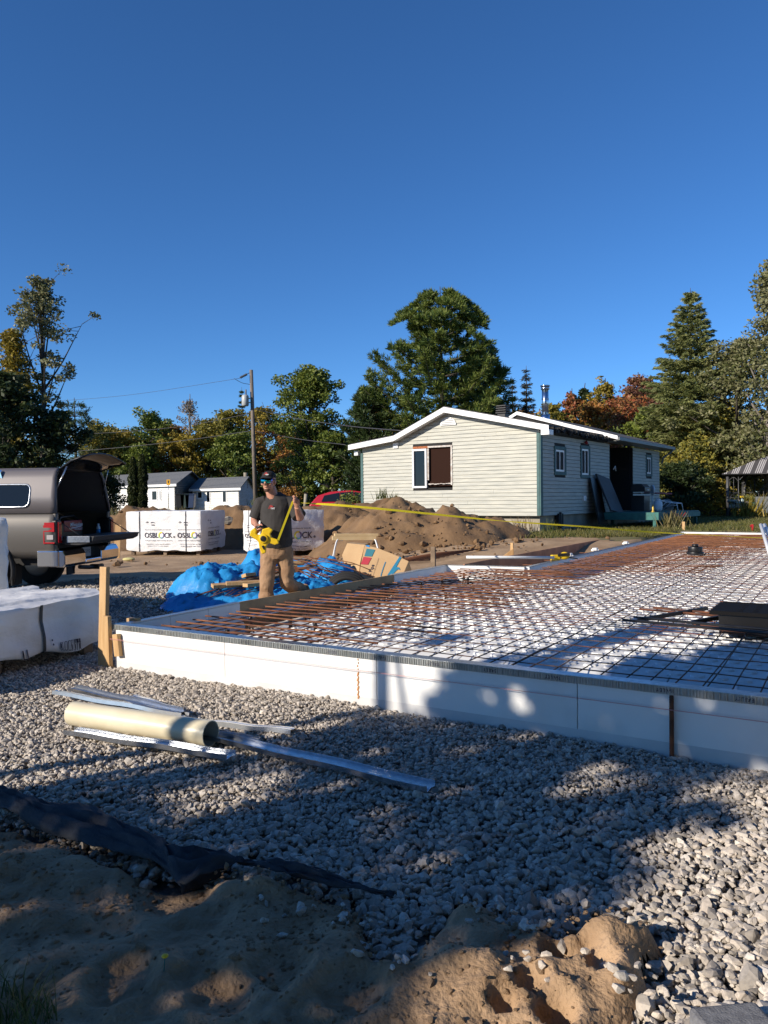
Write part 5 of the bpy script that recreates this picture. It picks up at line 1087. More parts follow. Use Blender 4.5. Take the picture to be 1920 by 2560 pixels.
# legs below the cuffs stay covered; feet sit in the boots
HR = Vector((-1.395, 9.28, .88)); KR = Vector((-1.405, 9.14, .50)); AR = Vector((-1.415, 9.14, .10)); HLg = Vector((-1.205, 9.30, .88)); KL = Vector((-1.175, 9.27, .50)); AL = Vector((-1.045, 9.62, .37))
limb(m, fine([HR, lerp(HR, KR, .5), KR, lerp(KR, AR, .4), AR, AR + Vector((0, 0, -.02))], 3), [lerp(.085, .04, t) for t in np.linspace(0, 1, 16)], 12)
limb(m, fine([HLg, lerp(HLg, KL, .5), KL, lerp(KL, AL, .4), AL, AL + Vector((0, .02, -.01))], 3), [lerp(.085, .04, t) for t in np.linspace(0, 1, 16)], 12)
m.build('body', M_skin, man, remesh=.0052)
# t-shirt: torso, sleeves; folds by noise
m = MB()
rings = [(-1.300, 9.285, .955, .183, .158), (-1.300, 9.278, 1.00, .190, .172), (-1.300, 9.262, 1.08, .192, .186), (-1.300, 9.262, 1.18, .188, .182), (-1.302, 9.272, 1.28, .188, .165), (-1.305, 9.28, 1.38, .192, .148), (-1.308, 9.285, 1.45, .190, .132), (-1.312, 9.285, 1.505, .172, .112), (-1.322, 9.282, 1.545, .125, .092), (-1.330, 9.272, 1.575, .088, .082)]
m.tube([(a, b, c) for a, b, c, d, e in rings], [(d, e) for a, b, c, d, e in rings], 28, up=(0, 1, 0))
for S_, E_, x in ((Rs, Re, 1), (Ls, Le, 1)):
    s0 = S_ + Vector((.07 if S_ is Rs else -.07, 0, .028)); s1 = lerp(S_, E_, .35); s2 = lerp(S_, E_, .84 if S_ is Rs else .95)
    m.tube([s0, S_ + Vector((0, 0, .004)), s1, s2], [.060, .078, .080, .080 if S_ is Rs else .090], 16)
m2 = []
for p in m.v:
    p = Vector(p); w = p * 1.0; f_ = .011 * n3(w.x * 12 + w.z * 7, w.y * 10, w.z * 8) + .008 * n3(w.x * 30 + w.z * 18, w.y * 22, w.z * 12) + .006 * math.sin((w.z * 3 + w.x * 7) * 9) * max(0, 1.2 - w.z) * 2
    c_ = Vector((-1.30, 9.28, p.z)); dv = (p - c_); m2.append(tuple(p + (dv.normalized() * f_ if dv.length > .01 else Vector((0, 0, 0)))))
m.v = m2; sh = m.build('shirt', mat('charcoal_tshirt', (.040, .036, .034), .9, col2=(.030, .027, .026), nscale=7), man, remesh=.0075)
hs_ = HP(sh, man)
def chest_logo(o, ex_, ez_, s_, par, nm):
    m = MB()
    for x0, hgt in ((0, .9), (.28, 1.05), (.56, .85)):     # red roof strokes
        m.prism([(x0, 0), (x0 + .10, 0), (x0 + .42, hgt * .82), (x0 + .42, hgt)], ex_ * s_, ez_ * s_, o, (0, -.002, 0)); m.prism([(x0 + .42, hgt), (x0 + .42, hgt * .82), (x0 + .80, hgt * .30), (x0 + .86, hgt * .42)], ex_ * s_, ez_ * s_, o, (0, -.002, 0))
    m.build('logo_roof', mat('logo_red', (.60, .03, .03), .6), par)
    m = MB(); m.text('TWT', s_ * .62, o + ex_ * (s_ * .62) - ez_ * (s_ * .18) + Vector((0, -.003, 0)), ex_, ez_, .035, fit=s_ * 1.15); m.build('logo_letters', mat('white_print', (.8, .8, .8), .5), par)
lo = Vector((-1.318, 9.095, 1.345)); chest_logo(Vector((-1.372, 9.128, 1.405)), Vector((1, .02, 0)), up, .045, hs_, 'shirt')
# trousers
m = MB(); m.tube([(-1.30, 9.285, 1.0), (-1.30, 9.285, .93), (-1.30, 9.29, .86), (-1.30, 9.29, .80)], [(.170, .14), (.182, .148), (.178, .15), (.15, .13)], 22, up=(0, 1, 0))
def leg(H_, K_, A_, bot):
    P_ = fine([H_ + Vector((0, 0, .03)), lerp(H_, K_, .5), K_, lerp(K_, A_, .5), A_, bot], 5); n = len(P_)
    rr = [lerp(.105, .084, min(1, t * 2.2)) + (.012 * math.sin(t * 38) * t) + (.014 if t > .8 else 0) for t in np.linspace(0, 1, n)]; m.tube(P_, rr, 18)
leg(HR, KR, AR, AR + Vector((0, 0, -.05))); leg(HLg, KL, AL, AL + Vector((.035, .05, -.035)))
m2 = []
for p in m.v:
    p = Vector(p); f_ = .015 * n3(p.x * 9, p.y * 9, p.z * 15) + .012 * n3(p.x * 22 + p.z * 9, p.y * 18, p.z * 24); cx_ = HR if p.x < -1.30 else HLg; dv = Vector((p.x - cx_.x, p.y - 9.26, 0)); m2.append(tuple(p + (dv.normalized() * f_ if dv.length > .01 else Vector((0, 0, 0)))))
m.v = m2; m.build('trousers', mat('tan_canvas', (.36, .22, .125), .9, col2=(.29, .17, .095), nscale=9, bump=.15, bscale=40), man, remesh=.008)
for A_, d_, lift in ((AR, Vector((-.16, -.98, -.05)), 0), (AL, Vector((-.12, -.72, -.85)), 1)):
    d_ = d_.normalized(); h_ = A_ + Vector((0, .035, -.055 if not lift else -.03)); m = MB(); m.tube([h_ - d_ * .05, h_, h_ + d_ * .10, h_ + d_ * .19, h_ + d_ * .225], [.036, .045, .046, .042, .024], 14); m.tube([A_ + Vector((0, .01, .06)), h_], [.05, .046], 12)
    m.build('boot', mat('brown_leather', (.10, .055, .03), .6), man, remesh=.007)
# cap
m = MB(); m.ball(hd_(0, .012, .050), .102, 20, 12, (.83, 1.02, .72), hr); m.v = [tuple(p) for p in m.v]
cap_v = []
for p in m.v:
    q = hr.inverted() @ (Vector(p) - HCt); q.z = max(q.z, .040); cap_v.append(tuple(HCt + hr @ q))
m.v = cap_v
br = []; n = 12
for i in range(n + 1):
    a = math.pi * (i / n); x = -math.cos(a) * .078; br.append((hd_(x, -.035 - math.sin(a) * .045, .052), hd_(x * .98, -.040 - math.sin(a) * .125, .046 - .012 * abs(math.cos(a)) - .010 * math.sin(a))))
v = [p for a, b in br for p in (a, b)]; m.add(v, [(2 * i, 2 * i + 1, 2 * i + 3, 2 * i + 2) for i in range(n)], True); m.add([p - up * .006 for p in v], [(2 * i + 2, 2 * i + 3, 2 * i + 1, 2 * i) for i in range(n)], True)
cp = m.build('cap', mat('black_cap', (.014, .012, .012), .85), man); hc = HP(cp, man)
fx = hr @ Vector((1, 0, 0)); fz = (hr @ Vector((0, .45, 1))).normalized(); chest_logo(hd_(-.022, -.094, .072), fx, fz, .034, hc, 'cap')
# beard and mirrored visor
m = MB(); m.ball(hd_(0, -.058, -.106), .036, 14, 9, (1.03, .80, .72), hr); m.ball(hd_(0, -.093, -.051), .014, 10, 6, (1.9, .5, .42), hr)
m.build('beard', mat('brown_beard', (.07, .035, .022), .9, col2=(.14, .07, .045), nscale=80), man)
m = MB(); n = 14; v = []
for i in range(n + 1):
    a = lerp(-1.15, 1.15, i / n); x = math.sin(a) * .078; y = -.030 - math.cos(a) * .078
    for z, k_ in ((-.030 + .012 * (abs(math.sin(a)) < .16), 1.0), (-.01, 1.04), (.012, 1.05), (.028, 1.0)): v.append(hd_(x * k_, y * k_, z))
m.add(v, [(i * 4 + j, (i + 1) * 4 + j, (i + 1) * 4 + j + 1, i * 4 + j + 1) for i in range(n) for j in range(3)], True)
def visor_mat():
    mm = bpy.data.materials.new('mirrored_visor'); mm.use_nodes = True; N = mm.node_tree.nodes; L = mm.node_tree.links; b = N['Principled BSDF']
    lw = N.new('ShaderNodeTexCoord'); sp = N.new('ShaderNodeSeparateXYZ'); L.new(lw.outputs['Generated'], sp.inputs[0]); rp = N.new('ShaderNodeValToRGB'); e = rp.color_ramp.elements
    for i, (pz, c) in enumerate([(0, (.05, .55, .75)), (.4, (.03, .45, .42)), (.7, (.06, .5, .3)), (1, (.25, .1, .45))]):
        if i > 1: e.new(pz)
        e[i].position = pz; e[i].color = (*c, 1)
    L.new(sp.outputs[0], rp.inputs[0]); L.new(rp.outputs[0], b.inputs['Base Color']); b.inputs['Metallic'].default_value = 1; b.inputs['Roughness'].default_value = .08; return mm
vo = m.build('sunglasses', visor_mat(), man, solid=.003); hv = HP(vo, man)
m = MB(); m.tube([v[3], v[4 * 7 + 3] + Vector((0, -.001, .002)), v[4 * 14 + 3]], .004, 6)
for s_ in (-1, 1): m.tube([hd_(s_ * .072, -.058, .012), hd_(s_ * .082, .02, .012)], .004, 6)
m.build('glasses_frame', M_black, hv)
# the open-reel tape he holds: yellow body with a hand loop, hub and crank, and the blade running out
RC = Vector((-1.395, 8.90, 1.085)); t = empty('tape_reel', RC, 0, 'large yellow reel tape in the man\'s hand, its long blade pulled out rightwards', 'tape measure')
rx = Vector((1, .05, -.42)).normalized(); rz_ = Vector((.42, .02, 1)).normalized()
def rp2(a, b, d=0): return RC + rx * a + rz_ * b + Vector((0, -1, 0)) * d
poly = [(-.045, .075), (.02, .125), (.07, .115), (.06, .06), (.085, .025), (.165, .03), (.195, -.005), (.16, -.04), (.085, -.045), (.07, -.09), (.095, -.165), (.06, -.195), (.005, -.14), (-.035, -.075), (-.095, -.06), (-.15, -.05), (-.165, .005), (-.135, .06), (-.10, .045), (-.09, .0), (-.06, -.005), (-.035, .02)]
m = MB(); m.prism(poly, rx, rz_, RC + Vector((0, .025, 0)), (0, -.05, 0)); m.build('reel_frame', M_yellow, t, bevel=.012, seg=3)
m = MB(); m.tube([rp2(-.115, .062), rp2(-.08, .095), rp2(-.02, .10)], .015, 8); m.build('hand_loop', M_black, t)
m = MB(); m.tube([rp2(.01, -.02, .026), rp2(.01, -.02, .045)], .052, 20); m.build('hub', M_yellow, t, bevel=.006); m = MB(); m.tube([rp2(.01, -.02, .046), rp2(.01, -.02, .052)], .034, 18); m.bar(rp2(.03, -.10, .035), rp2(.07, -.13, .035), .035, .02); m.build('crank', M_black, t, bevel=.004)
m = MB()
def ribbon(pts, w, dirs):
    v = []; 
    for p, d in zip(pts, dirs): v += [p - d * w / 2, p + d * w / 2]
    m.add(v, [(2 * i, 2 * i + 1, 2 * i + 3, 2 * i + 2) for i in range(len(pts) - 1)], True)
a = rp2(.17, .0, .01); b = Lh + Vector((-.035, -.055, -.02)); tip = Lh + Vector((.0, -.06, .03))
ribbon([lerp(a, b, i / 6) for i in range(7)], .026, [Vector((.75, -.1, -.6)).normalized()] * 7)
ribbon([b, lerp(b, tip, .5), tip], .020, [Vector((.75, -.1, -.6)).normalized(), Vector((.5, -.2, -.4)), Vector((.2, 0, .9))])
pxs = [((752, 1257), 8.95), ((768, 1258), 9.3), ((800, 1260), 9.8), ((860, 1264), 10.6), ((960, 1273), 11.5), ((1100, 1287), 12.6), ((1250, 1302), 13.7), ((1350, 1309), 14.4), ((1480, 1318), 15.3), ((1624, 1330), 16.2), ((1760, 1337), 17.0), ((1930, 1346), 18.0), ((2200, 1356), 19.4)]
base = [at(x, y, Y) for (x, y), Y in pxs]; P_ = fine(base, 6); dirs = []
for i, p in enumerate(P_):                                 # the blade twists: edge-on near his hand, flat-on in the middle
    t_ = i / (len(P_) - 1); a_ = R(float(np.interp(t_, [0, .1, .2, .33, .44, .5, .58, .74, .80, .86, 1], [15, 10, 60, 86, 80, 14, 60, 86, 24, 14, 50])))
    dirs.append(Vector((.5 * math.cos(a_), -.86 * math.cos(a_), math.sin(a_))))
ribbon(P_, .032, dirs); m.build('tape_blade', M_tape, t)

# ------------------------------------------------------------------ blue tarp heap with planks and bent rods
def tarph(x, y):
    wx = x + .10 * n3(x * 2.2, y * 2.2, 3); wy = y + .10 * n3(x * 2.2, y * 2.2, 8)
    def lump(px, py, h, rx, ry, p=2.6): q = math.hypot((wx - px) / rx, (wy - py) / ry); return h * max(0, 1 - q ** p) if q < 1 else 0
    h = max(lump(-2.62, 11.35, .46, .62, .60), lump(-2.20, 11.7, .42, .7, .6), lump(-2.0, 12.5, .55, .45, .55), lump(-1.45, 12.8, .36, .55, .5), lump(-.92, 12.5, .46, .45, .6), lump(-.72, 12.05, .40, .40, .6), lump(-1.75, 10.55, .17, .95, .42), lump(-1.1, 10.9, .30, .62, .45), lump(-2.75, 10.75, .16, .45, .4), lump(-.35, 12.9, .40, .4, .5), lump(-1.6, 11.8, .16, 1.3, 1.1))
    if h <= 0: return -.2
    k_ = min(1, h * 5)
    r1 = 1 - abs(2 * n3(wx * 3.1 + wy * .8, wy * 2.0 - wx * .6, 2)); r2 = 1 - abs(2 * n3(wx * 6.5 - wy * 2, wy * 5 + wx, 6)); r3_ = 1 - abs(2 * n3(wx * 13 + wy * 4, wy * 9 - wx * 3, 4))
    return h + k_ * (.085 * (r1 - .55) + .060 * (r2 - .5) + .030 * (r3_ - .5) + .02 * n3(wx * 15, wy * 15, 1))
X_ = np.arange(-3.45, .25, .042); Y_ = np.arange(10.0, 13.7, .042); gxx, gyy = np.meshgrid(X_, Y_)
hz_ = np.array([tarph(x, y) for x, y in zip(gxx.ravel(), gyy.ravel())]); idx = np.arange(gxx.size).reshape(gxx.shape)
F = np.stack([idx[:-1, :-1], idx[:-1, 1:], idx[1:, 1:], idx[1:, :-1]], -1).reshape(-1, 4); F = F[(hz_[F] > -.1).all(1)]
zz = np.where(hz_ < -.1, gz(gxx, gyy).ravel() - .02, hz_ + gz(gxx, gyy).ravel()); used = np.unique(F); rm = np.zeros(gxx.size, int); rm[used] = np.arange(len(used))
jit_ = np.array([[.045 * n3(x * 19, y * 19, 3), .045 * n3(x * 19, y * 19, 11)] for x, y in zip(gxx.ravel(), gyy.ravel())])
fastmesh('blue_tarp', np.c_[gxx.ravel() + jit_[:, 0], gyy.ravel() + jit_[:, 1], zz][used], rm[F], M_tarp, smooth=False, label='crumpled bright blue tarpaulin heaped on the ground behind the man', cat='tarp')
def th(x, y): return max(tarph(x, y), .0) + gz1(x, y)
plk = [((549, 1457), (762, 1401), 11.2, 12.3), ((585, 1452), (775, 1400), 11.3, 12.4), ((600, 1455), (740, 1420), 11.1, 12.0), ((560, 1440), (700, 1406), 11.6, 12.5), ((620, 1462), (735, 1428), 11.0, 11.7), ((690, 1440), (790, 1412), 11.5, 12.0)]
for i, (a, b, ya, yb) in enumerate(plk):
    m = MB(); m.bar(at(*a, ya), at(*b, yb), .09, .035); m.build('weathered_plank', M_oldwood, bevel=.004, label='weathered grey brown plank lying across the blue tarp', cat='plank', group='planks on the blue tarp')
for i, (x, y, Y, w, d, rz_0) in enumerate([(565, 1463, 10.9, .40, .12, .5), (610, 1457, 10.9, .5, .10, .3), (640, 1461, 10.8, .35, .14, .7), (728, 1415, 11.7, .18, .12, .2), (722, 1430, 11.4, .16, .12, 1.0), (622, 1438, 11.3, .2, .1, .9), (745, 1408, 12.0, .2, .1, .4)]):
    m = MB(); m.box(at(x, y, Y), (w, d, .05), rz_0, Matrix.Rotation(rz_0, 3, 'Z') @ Matrix.Rotation(R(8 - 5 * i), 3, 'X')); m.build('wood_offcut', M_wood, bevel=.004, label='pale broken wood offcut among the planks on the blue tarp', cat='wood offcut', group='pale offcuts on the blue tarp')
def rod(a, b, Ya, Yb, sag, mt=None, r=.006):
    A = at(*a, Ya); B = at(*b, Yb); L_ = (B - A).length; m = MB(); s_ = rnd.uniform(0, 99); P_ = [lerp(A, B, t) + Vector((.05 * n3(s_, t * 3), .05 * n3(s_ + 5, t * 3), sag * math.sin(math.pi * t) + .03 * n3(s_ + 9, t * 4))) for t in np.linspace(0, 1, 9)]
    m.tube(P_, r, 5); return m.build('bent_rod', mt or M_rust, label='thin bent rusty rod lying on the blue tarp', cat='rod', group='thin rods strewn over the blue tarp')
for i in range(24):
    x0 = rnd.uniform(470, 600); y0 = rnd.uniform(1455, 1500); rod((x0, y0), (x0 + rnd.uniform(120, 260), y0 - rnd.uniform(10, 50)), 10.6 + (1500 - y0) * .015, 11.2 + (1500 - y0) * .02, rnd.uniform(.0, .12))
for i in range(16):
    x0 = rnd.uniform(655, 760); y0 = rnd.uniform(1385, 1435); rod((x0, y0), (x0 + rnd.uniform(100, 190), y0 + rnd.uniform(15, 50)), 11.6, 11.4, rnd.uniform(.0, .15), M_rustb if i % 2 else M_rust, .007)
m = MB(); c = at(868, 1482, 11.3)
for k_ in range(3): m.tube([c + Vector((math.cos(t) * (.24 + .03 * k_), .03 * k_, math.sin(t) * (.22 + .03 * k_))) for t in np.linspace(.0, math.pi, 18)], .035, 8)
m.build('pipe_coil', M_rubber, label='black plastic pipe loop standing between the tarp and the brown board', cat='pipe coil')

# ------------------------------------------------------------------ cardboard carton with prints
f0 = at(912, 1362, 12.75); f1 = at(1022, 1403, 12.35); f2 = at(985, 1475, 12.05); nrm = (f1 - f0).cross(f2 - f0).normalized()
if nrm.y > 0: nrm = -nrm
def cpx(x, y, d=.0): return onplane(x, y, f0, nrm) + nrm * d
ct = empty('carton', at(930, 1460, 12.4), 0, 'big brown cardboard carton lying tipped over with teal and red print', 'cardboard box')
fr = [(912, 1362), (945, 1370), (990, 1388), (1022, 1403), (1004, 1445), (985, 1482), (893, 1485), (902, 1410)]
m = MB(); P_ = [cpx(*p) for p in fr]; bk = [p - nrm * .42 + Vector((.0, 0, .02)) for p in P_]; n = len(P_)
m.add(P_ + bk, [tuple(range(n)), tuple(range(n, 2 * n))[::-1]] + [(i, n + i, n + (i + 1) % n, (i + 1) % n) for i in range(n)]); m.build('carton_body', M_card, ct, bevel=.006)
m = MB(); lf = [at(868, 1358, 12.95), f0 + Vector((0, 0, .002)), at(900, 1408, 12.62), at(893, 1485, 12.3), at(870, 1440, 12.6), at(855, 1388, 12.9)]; m.add(lf + [p - Vector((-.05, -.30, 0)) for p in lf], [tuple(range(6)), tuple(range(6, 12))[::-1]] + [(i, 6 + i, 6 + (i + 1) % 6, (i + 1) % 6) for i in range(6)]); m.build('side_flap', M_card, ct)
def decal(nm, mt, polys): 
    m = MB()
    for p in polys: m.add([cpx(x, y, .008) for x, y in p], [tuple(range(len(p)))])
    return m.build(nm, mt, ct)
decal('teal_print', mat('teal_print', (.03, .17, .22), .7), [[(917, 1372), (938, 1375), (930, 1392), (911, 1391)]])
decal('red_print', mat('red_print', (.42, .03, .05), .7), [[(909, 1392.5), (929, 1395), (920, 1412.5), (902, 1411)]])
decal('blue_band', mat('blue_print', (.01, .17, .30), .7), [[(999, 1392), (1004, 1394.5), (991, 1418), (982, 1437), (968, 1439)], [(982, 1437), (991, 1418), (998, 1419), (1001, 1426), (995, 1424), (990, 1428)]] + [[(963 - 12 * t, 1405 + 36 * t - 8 * t * (1 - t)), (964.5 - 12 * t, 1405.5 + 36 * t - 8 * t * (1 - t)), (964.5 - 12 * (t + .1) + 1.2, 1405.5 + 36 * (t + .1) - 8 * (t + .1) * (.9 - t)), (963 - 12 * (t + .1), 1405 + 36 * (t + .1) - 8 * (t + .1) * (.9 - t))] for t in np.arange(0, 1, .1)])
decal('blue_spot', M_tarp, [[(913, 1366), (918, 1363.5), (924, 1364.5), (924, 1368.5)]])
tx_ = (cpx(936.5, 1412) - cpx(927, 1441)); tl = tx_.length; tx_.normalize(); tyv = nrm.cross(tx_); m = MB(); m.text('X Pipe', .085, cpx(926, 1443, .008), tx_, tyv, .012, fit=tl * 1.05)
m.text('your first solution for heating systems', .022, cpx(933, 1441, .008), tx_, tyv, .004, fit=tl * 1.55); m.build('lettering', M_print, ct)

# ------------------------------------------------------------------ sawhorse
M_newwood = mat('new_lumber', (.74, .55, .30), .6, col2=(.66, .47, .24), nscale=5)
def sawhorse(x0, x1, ytop, Y, label):
    a = at(x0, ytop, Y); b = at(x1, ytop, Y + .25); t = empty('sawhorse', Vector(((a.x + b.x) / 2, Y, gz1(a.x, Y))), 0, label, 'sawhorse', None)
    m = MB(); m.bar(a, b, .09, .055); m.build('top_beam', M_newwood, t, bevel=.004); m = MB(); m.bar(a - up * .075 + Vector((-.05, -.03, 0)), b - up * .075 + Vector((-.04, -.03, 0)), .05, .09); m.build('lower_beam', M_newwood, t, bevel=.004)
    for e, s_ in ((.08, 1), (.92, -1)):
        c = lerp(a, b, e) - up * .10
        for k_ in (-1, 1):
            m = MB(); g0 = Vector((c.x - s_ * .14, c.y + k_ * .30, gz1(c.x, c.y) - .01)); m.tube(fine([c + Vector((s_ * .10, 0, -.03)), c + Vector((0, k_ * .03, .0)), c + Vector((-s_ * .06, k_ * .12, -.16)), g0], 4), .016, 7); m.build('leg', M_whitepl, t)
sawhorse(836, 945, 1337, 17.3, 'sawhorse with pale wooden beams and white metal legs behind the carton')

# ------------------------------------------------------------------ foreground: beige pipe, steel tracks, fabric, paver
a = at(184, 1786, 5.10); b = at(527, 1836, 4.62); a.z = b.z = .098; t = empty('plastic_pipe', (a + b) / 2 - up * .08, 0, 'thick cream plastic pipe lying on the gravel across the steel tracks', 'pipe')
d = (b - a).normalized(); n = 40
def ring(c, r, k_=36): 
    sx_ = d.cross(up).normalized(); sy_ = sx_.cross(d); return [c + sx_ * (r * math.cos(2 * math.pi * i / k_)) + sy_ * (r * math.sin(2 * math.pi * i / k_)) for i in range(k_)]
m = MB(); k_ = 36; rs = [ring(a, .079), ring(b, .079), ring(b, .072), ring(a, .072)]; v = [p for r_ in rs for p in r_]
m.add(v, [(q * k_ + i, q * k_ + (i + 1) % k_, ((q + 1) % 4) * k_ + (i + 1) % k_, ((q + 1) % 4) * k_ + i) for q in (0,) for i in range(k_)], True); m.add(v, [(q * k_ + i, q * k_ + (i + 1) % k_, ((q + 1) % 4) * k_ + (i + 1) % k_, ((q + 1) % 4) * k_ + i) for q in (1, 3) for i in range(k_)])
m.k = 1; m.add(v, [(2 * k_ + i, 2 * k_ + (i + 1) % k_, 3 * k_ + (i + 1) % k_, 3 * k_ + i) for i in range(k_)], True); m.build('pipe_wall', [M_pipe, M_pipein], t)
def track(pa, pb, za, zb, w, hgt, label, flip=1, roll=0, stamps=True, notch=False):
    A = atz(*pa, za); B = atz(*pb, zb); d = (B - A); L_ = d.length; d.normalize(); sd = d.cross(up).normalized(); u_ = sd.cross(d)
    rm_ = Matrix.Rotation(R(roll), 3, d); sd = rm_ @ sd; u_ = rm_ @ u_ * flip
    t = empty('steel_track', (A + B) / 2, 0, label, 'steel track', 'galvanised tracks on the gravel'); m = MB()
    prf = [(-w / 2, hgt), (-w / 2, 0), (-w * .18, 0), (-w * .14, .005), (w * .14, .005), (w * .18, 0), (w / 2, 0), (w / 2, hgt)]; v = []
    ns = 14
    for i in range(ns + 1):
        q = A + d * (L_ * i / ns) + u_ * (.004 * math.sin(i * .9))
        v += [q + sd * x + u_ * z for x, z in prf]
    k_ = len(prf); m.add(v, [(i * k_ + j, (i + 1) * k_ + j, (i + 1) * k_ + j + 1, i * k_ + j + 1) for i in range(ns) for j in range(k_ - 1)])
    m.build('channel', M_trk, t, solid=.0022)
    if stamps:
        m = MB(); nn = int(L_ / .045)
        for i in range(nn):
            q = A + d * (.03 + i * .045) + u_ * .0072
            m.box(q + sd * (w * (.05 if i % 2 else -.05)), (.016, .007, .0025), math.atan2(d.y, d.x))
        m.build('dimples', M_trk, t)
    return t
M_trk = mat('zinc_track', (.62, .64, .67), .27, .95, col2=(.54, .56, .59), nscale=22)
track((172, 1832), (578, 1893), .045, .05, .085, .028, 'wide steel track lying in front of the cream pipe')
track((140, 1735), (462, 1792), .05, .045, .075, .026, 'steel track with a blue label end lying behind the cream pipe', roll=-12)
track((178, 1722), (452, 1783), .045, .06, .060, .026, 'narrow steel track fanning out behind the cream pipe', roll=16)
track((330, 1738), (446, 1775), .04, .045, .075, .030, 'short steel track offcut alone on the sunlit gravel', flip=-1, roll=0)
track((476, 1796), (733, 1822), .05, .045, .075, .030, 'steel track behind the open end of the cream pipe', flip=-1, roll=-8)
track((520, 1842), (1078, 1972), .045, .045, .082, .028, 'longest steel track reaching out into the tree shade', roll=6)
track((540, 1838), (640, 1857), .03, .03, .075, .026, 'dark short track tucked under the longest steel track')
m = MB(); q = atz(141, 1728, .075); m.box(q, (.05, .035, .002), R(-30)); m.build('blue_label', mat('blue_sticker', (.05, .25, .55), .5), label='small blue and white sticker on the end of a steel track', cat='sticker')
upx = [(-90, 1980), (0, 1990), (60, 2005), (130, 2028), (230, 2030), (300, 2078), (380, 2105), (432, 2132), (520, 2152), (610, 2163), (700, 2168), (800, 2192), (900, 2222), (985, 2244)]
lpx = [(-90, 2020), (-20, 2035), (40, 2058), (110, 2092), (230, 2138), (330, 2162), (415, 2200), (458, 2236), (560, 2192), (622, 2176), (700, 2204), (800, 2228), (900, 2243), (985, 2249)]
U_ = fine([atz(*p, .05) for p in upx], 9); L_ = fine([atz(*p, .04) for p in lpx], 9); m = MB(); nu = len(U_) - 1; nv = 16
def fab(i, j):
    u_ = U_[i]; l_ = L_[i]; t = j / nv; p = lerp(u_, l_, t); w_ = (u_ - l_).length
    fold = .05 * math.sin(t * math.pi) * min(1, w_ / .2) + .030 * (1 - abs(2 * n3(i * .09, t * 5.5, 4))) * min(1, w_ / .12) + .012 * n3(i * .30, t * 9, 2)
    return Vector((p.x + .012 * n3(i * .35, t * 4, 7), p.y + .012 * n3(i * .35, t * 4, 9), max(.045, .050 + fold + .015 * t)))
v = [fab(i, j) for i in range(nu + 1) for j in range(nv + 1)]; m.add(v, [(i * (nv + 1) + j, i * (nv + 1) + j + 1, (i + 1) * (nv + 1) + j + 1, (i + 1) * (nv + 1) + j) for i in range(nu) for j in range(nv)], True)
m.build('landscape_fabric', mat('dark_geotextile', (.040, .045, .055), .85, col2=(.026, .029, .036), nscale=8, bump=.25, bscale=120), solid=.004, label='strip of dark grey landscape fabric rumpled between gravel and sand', cat='fabric')
# flap hanging down where the fabric folds over
m = MB(); A = [atz(425, 2140, .09), atz(432, 2175, .07), atz(455, 2235, .02), atz(560, 2192, .03), atz(600, 2170, .06), atz(520, 2155, .09)]
m.grid(lambda u, w: lerp(lerp(A[0], A[5], u), lerp(A[2] if u < .5 else A[2], A[3], u), w) + up * (.04 * math.sin(w * 3.1) + .02 * n3(u * 4, w * 4)), 14, 10); m.build('fabric_flap', MATS['dark_geotextile'], solid=.004, label='dark fabric flap folded down over the sand edge', cat='fabric')
m = MB(); c = atz(1835, 2575, .05); m.box(c, (.20, .12, .07), .12); m.build('grey_paver', mat('grey_paver', (.22, .22, .23), .9, col2=(.14, .14, .15), nscale=40, bump=.3), bevel=.012, label='grey paver corner in the gravel at the lower right', cat='paver')
# grass tuft and dandelion at the lower left
def blades(n, cx_, cy_, rx_, ry_, h0, h1, w, lean, seed, zf):
    g_ = np.random.default_rng(seed); r_ = np.sqrt(g_.uniform(0, 1, n)); a_ = g_.uniform(0, 6.283, n); x = cx_ + r_ * np.cos(a_) * rx_; y = cy_ + r_ * np.sin(a_) * ry_; z = np.array([zf(p, q) for p, q in zip(x, y)])
    h = g_.uniform(h0, h1, n); th_ = g_.uniform(0, 6.283, n); le = g_.uniform(.1, lean, n) * h; ph = g_.uniform(0, 6.283, n); w_ = w * g_.uniform(.6, 1.2, n)
    B = np.stack([x, y, z], -1); S = np.stack([np.cos(th_), np.sin(th_), 0 * th_], -1) * w_[:, None]; D = np.stack([np.cos(ph), np.sin(ph), 0 * ph], -1) * le[:, None]; Z = np.stack([0 * h, 0 * h, h], -1)
    V = np.stack([B - S, B + S, B + D * .35 + Z * .6 + S * .7, B + D * .35 + Z * .6 - S * .7, B + D + Z * .95 + S * .15, B + D + Z * .95 - S * .15], 1).reshape(-1, 3)
    i = np.arange(n)[:, None] * 6; F = np.concatenate([i + np.array([[0, 1, 2, 3]]), i + np.array([[3, 2, 4, 5]])], 0); return V, F
M_grass = leafmat('grass_blades', [(.05, .085, .018), (.10, .125, .03), (.16, .15, .05), (.07, .10, .02)], .8)
gc = atz(80, 2530, .05); V, F = blades(520, gc.x - .12, gc.y - .08, .22, .16, .04, .12, .0024, 1.2, 3, lambda a, b: sandz(a, b) - .005); fastmesh('grass_tuft', V, F, M_grass, label='tuft of green grass in the sand at the lower left corner', cat='grass tuft')
fl = atz(410, 2452, .05); zf = sandz(fl.x, fl.y); t = empty('dandelion', (fl.x, fl.y, zf), 0, 'single yellow dandelion flower in the shaded sand', 'flower')
m = MB(); m.tube([(fl.x, fl.y, zf), (fl.x + .004, fl.y, zf + .045)], .0015, 5); m.build('stem', M_deck, t); m = MB(); m.ball((fl.x + .004, fl.y, zf + .048), .011, 10, 6, (1, 1, .5)); m.build('flower_head', M_yellow, t)

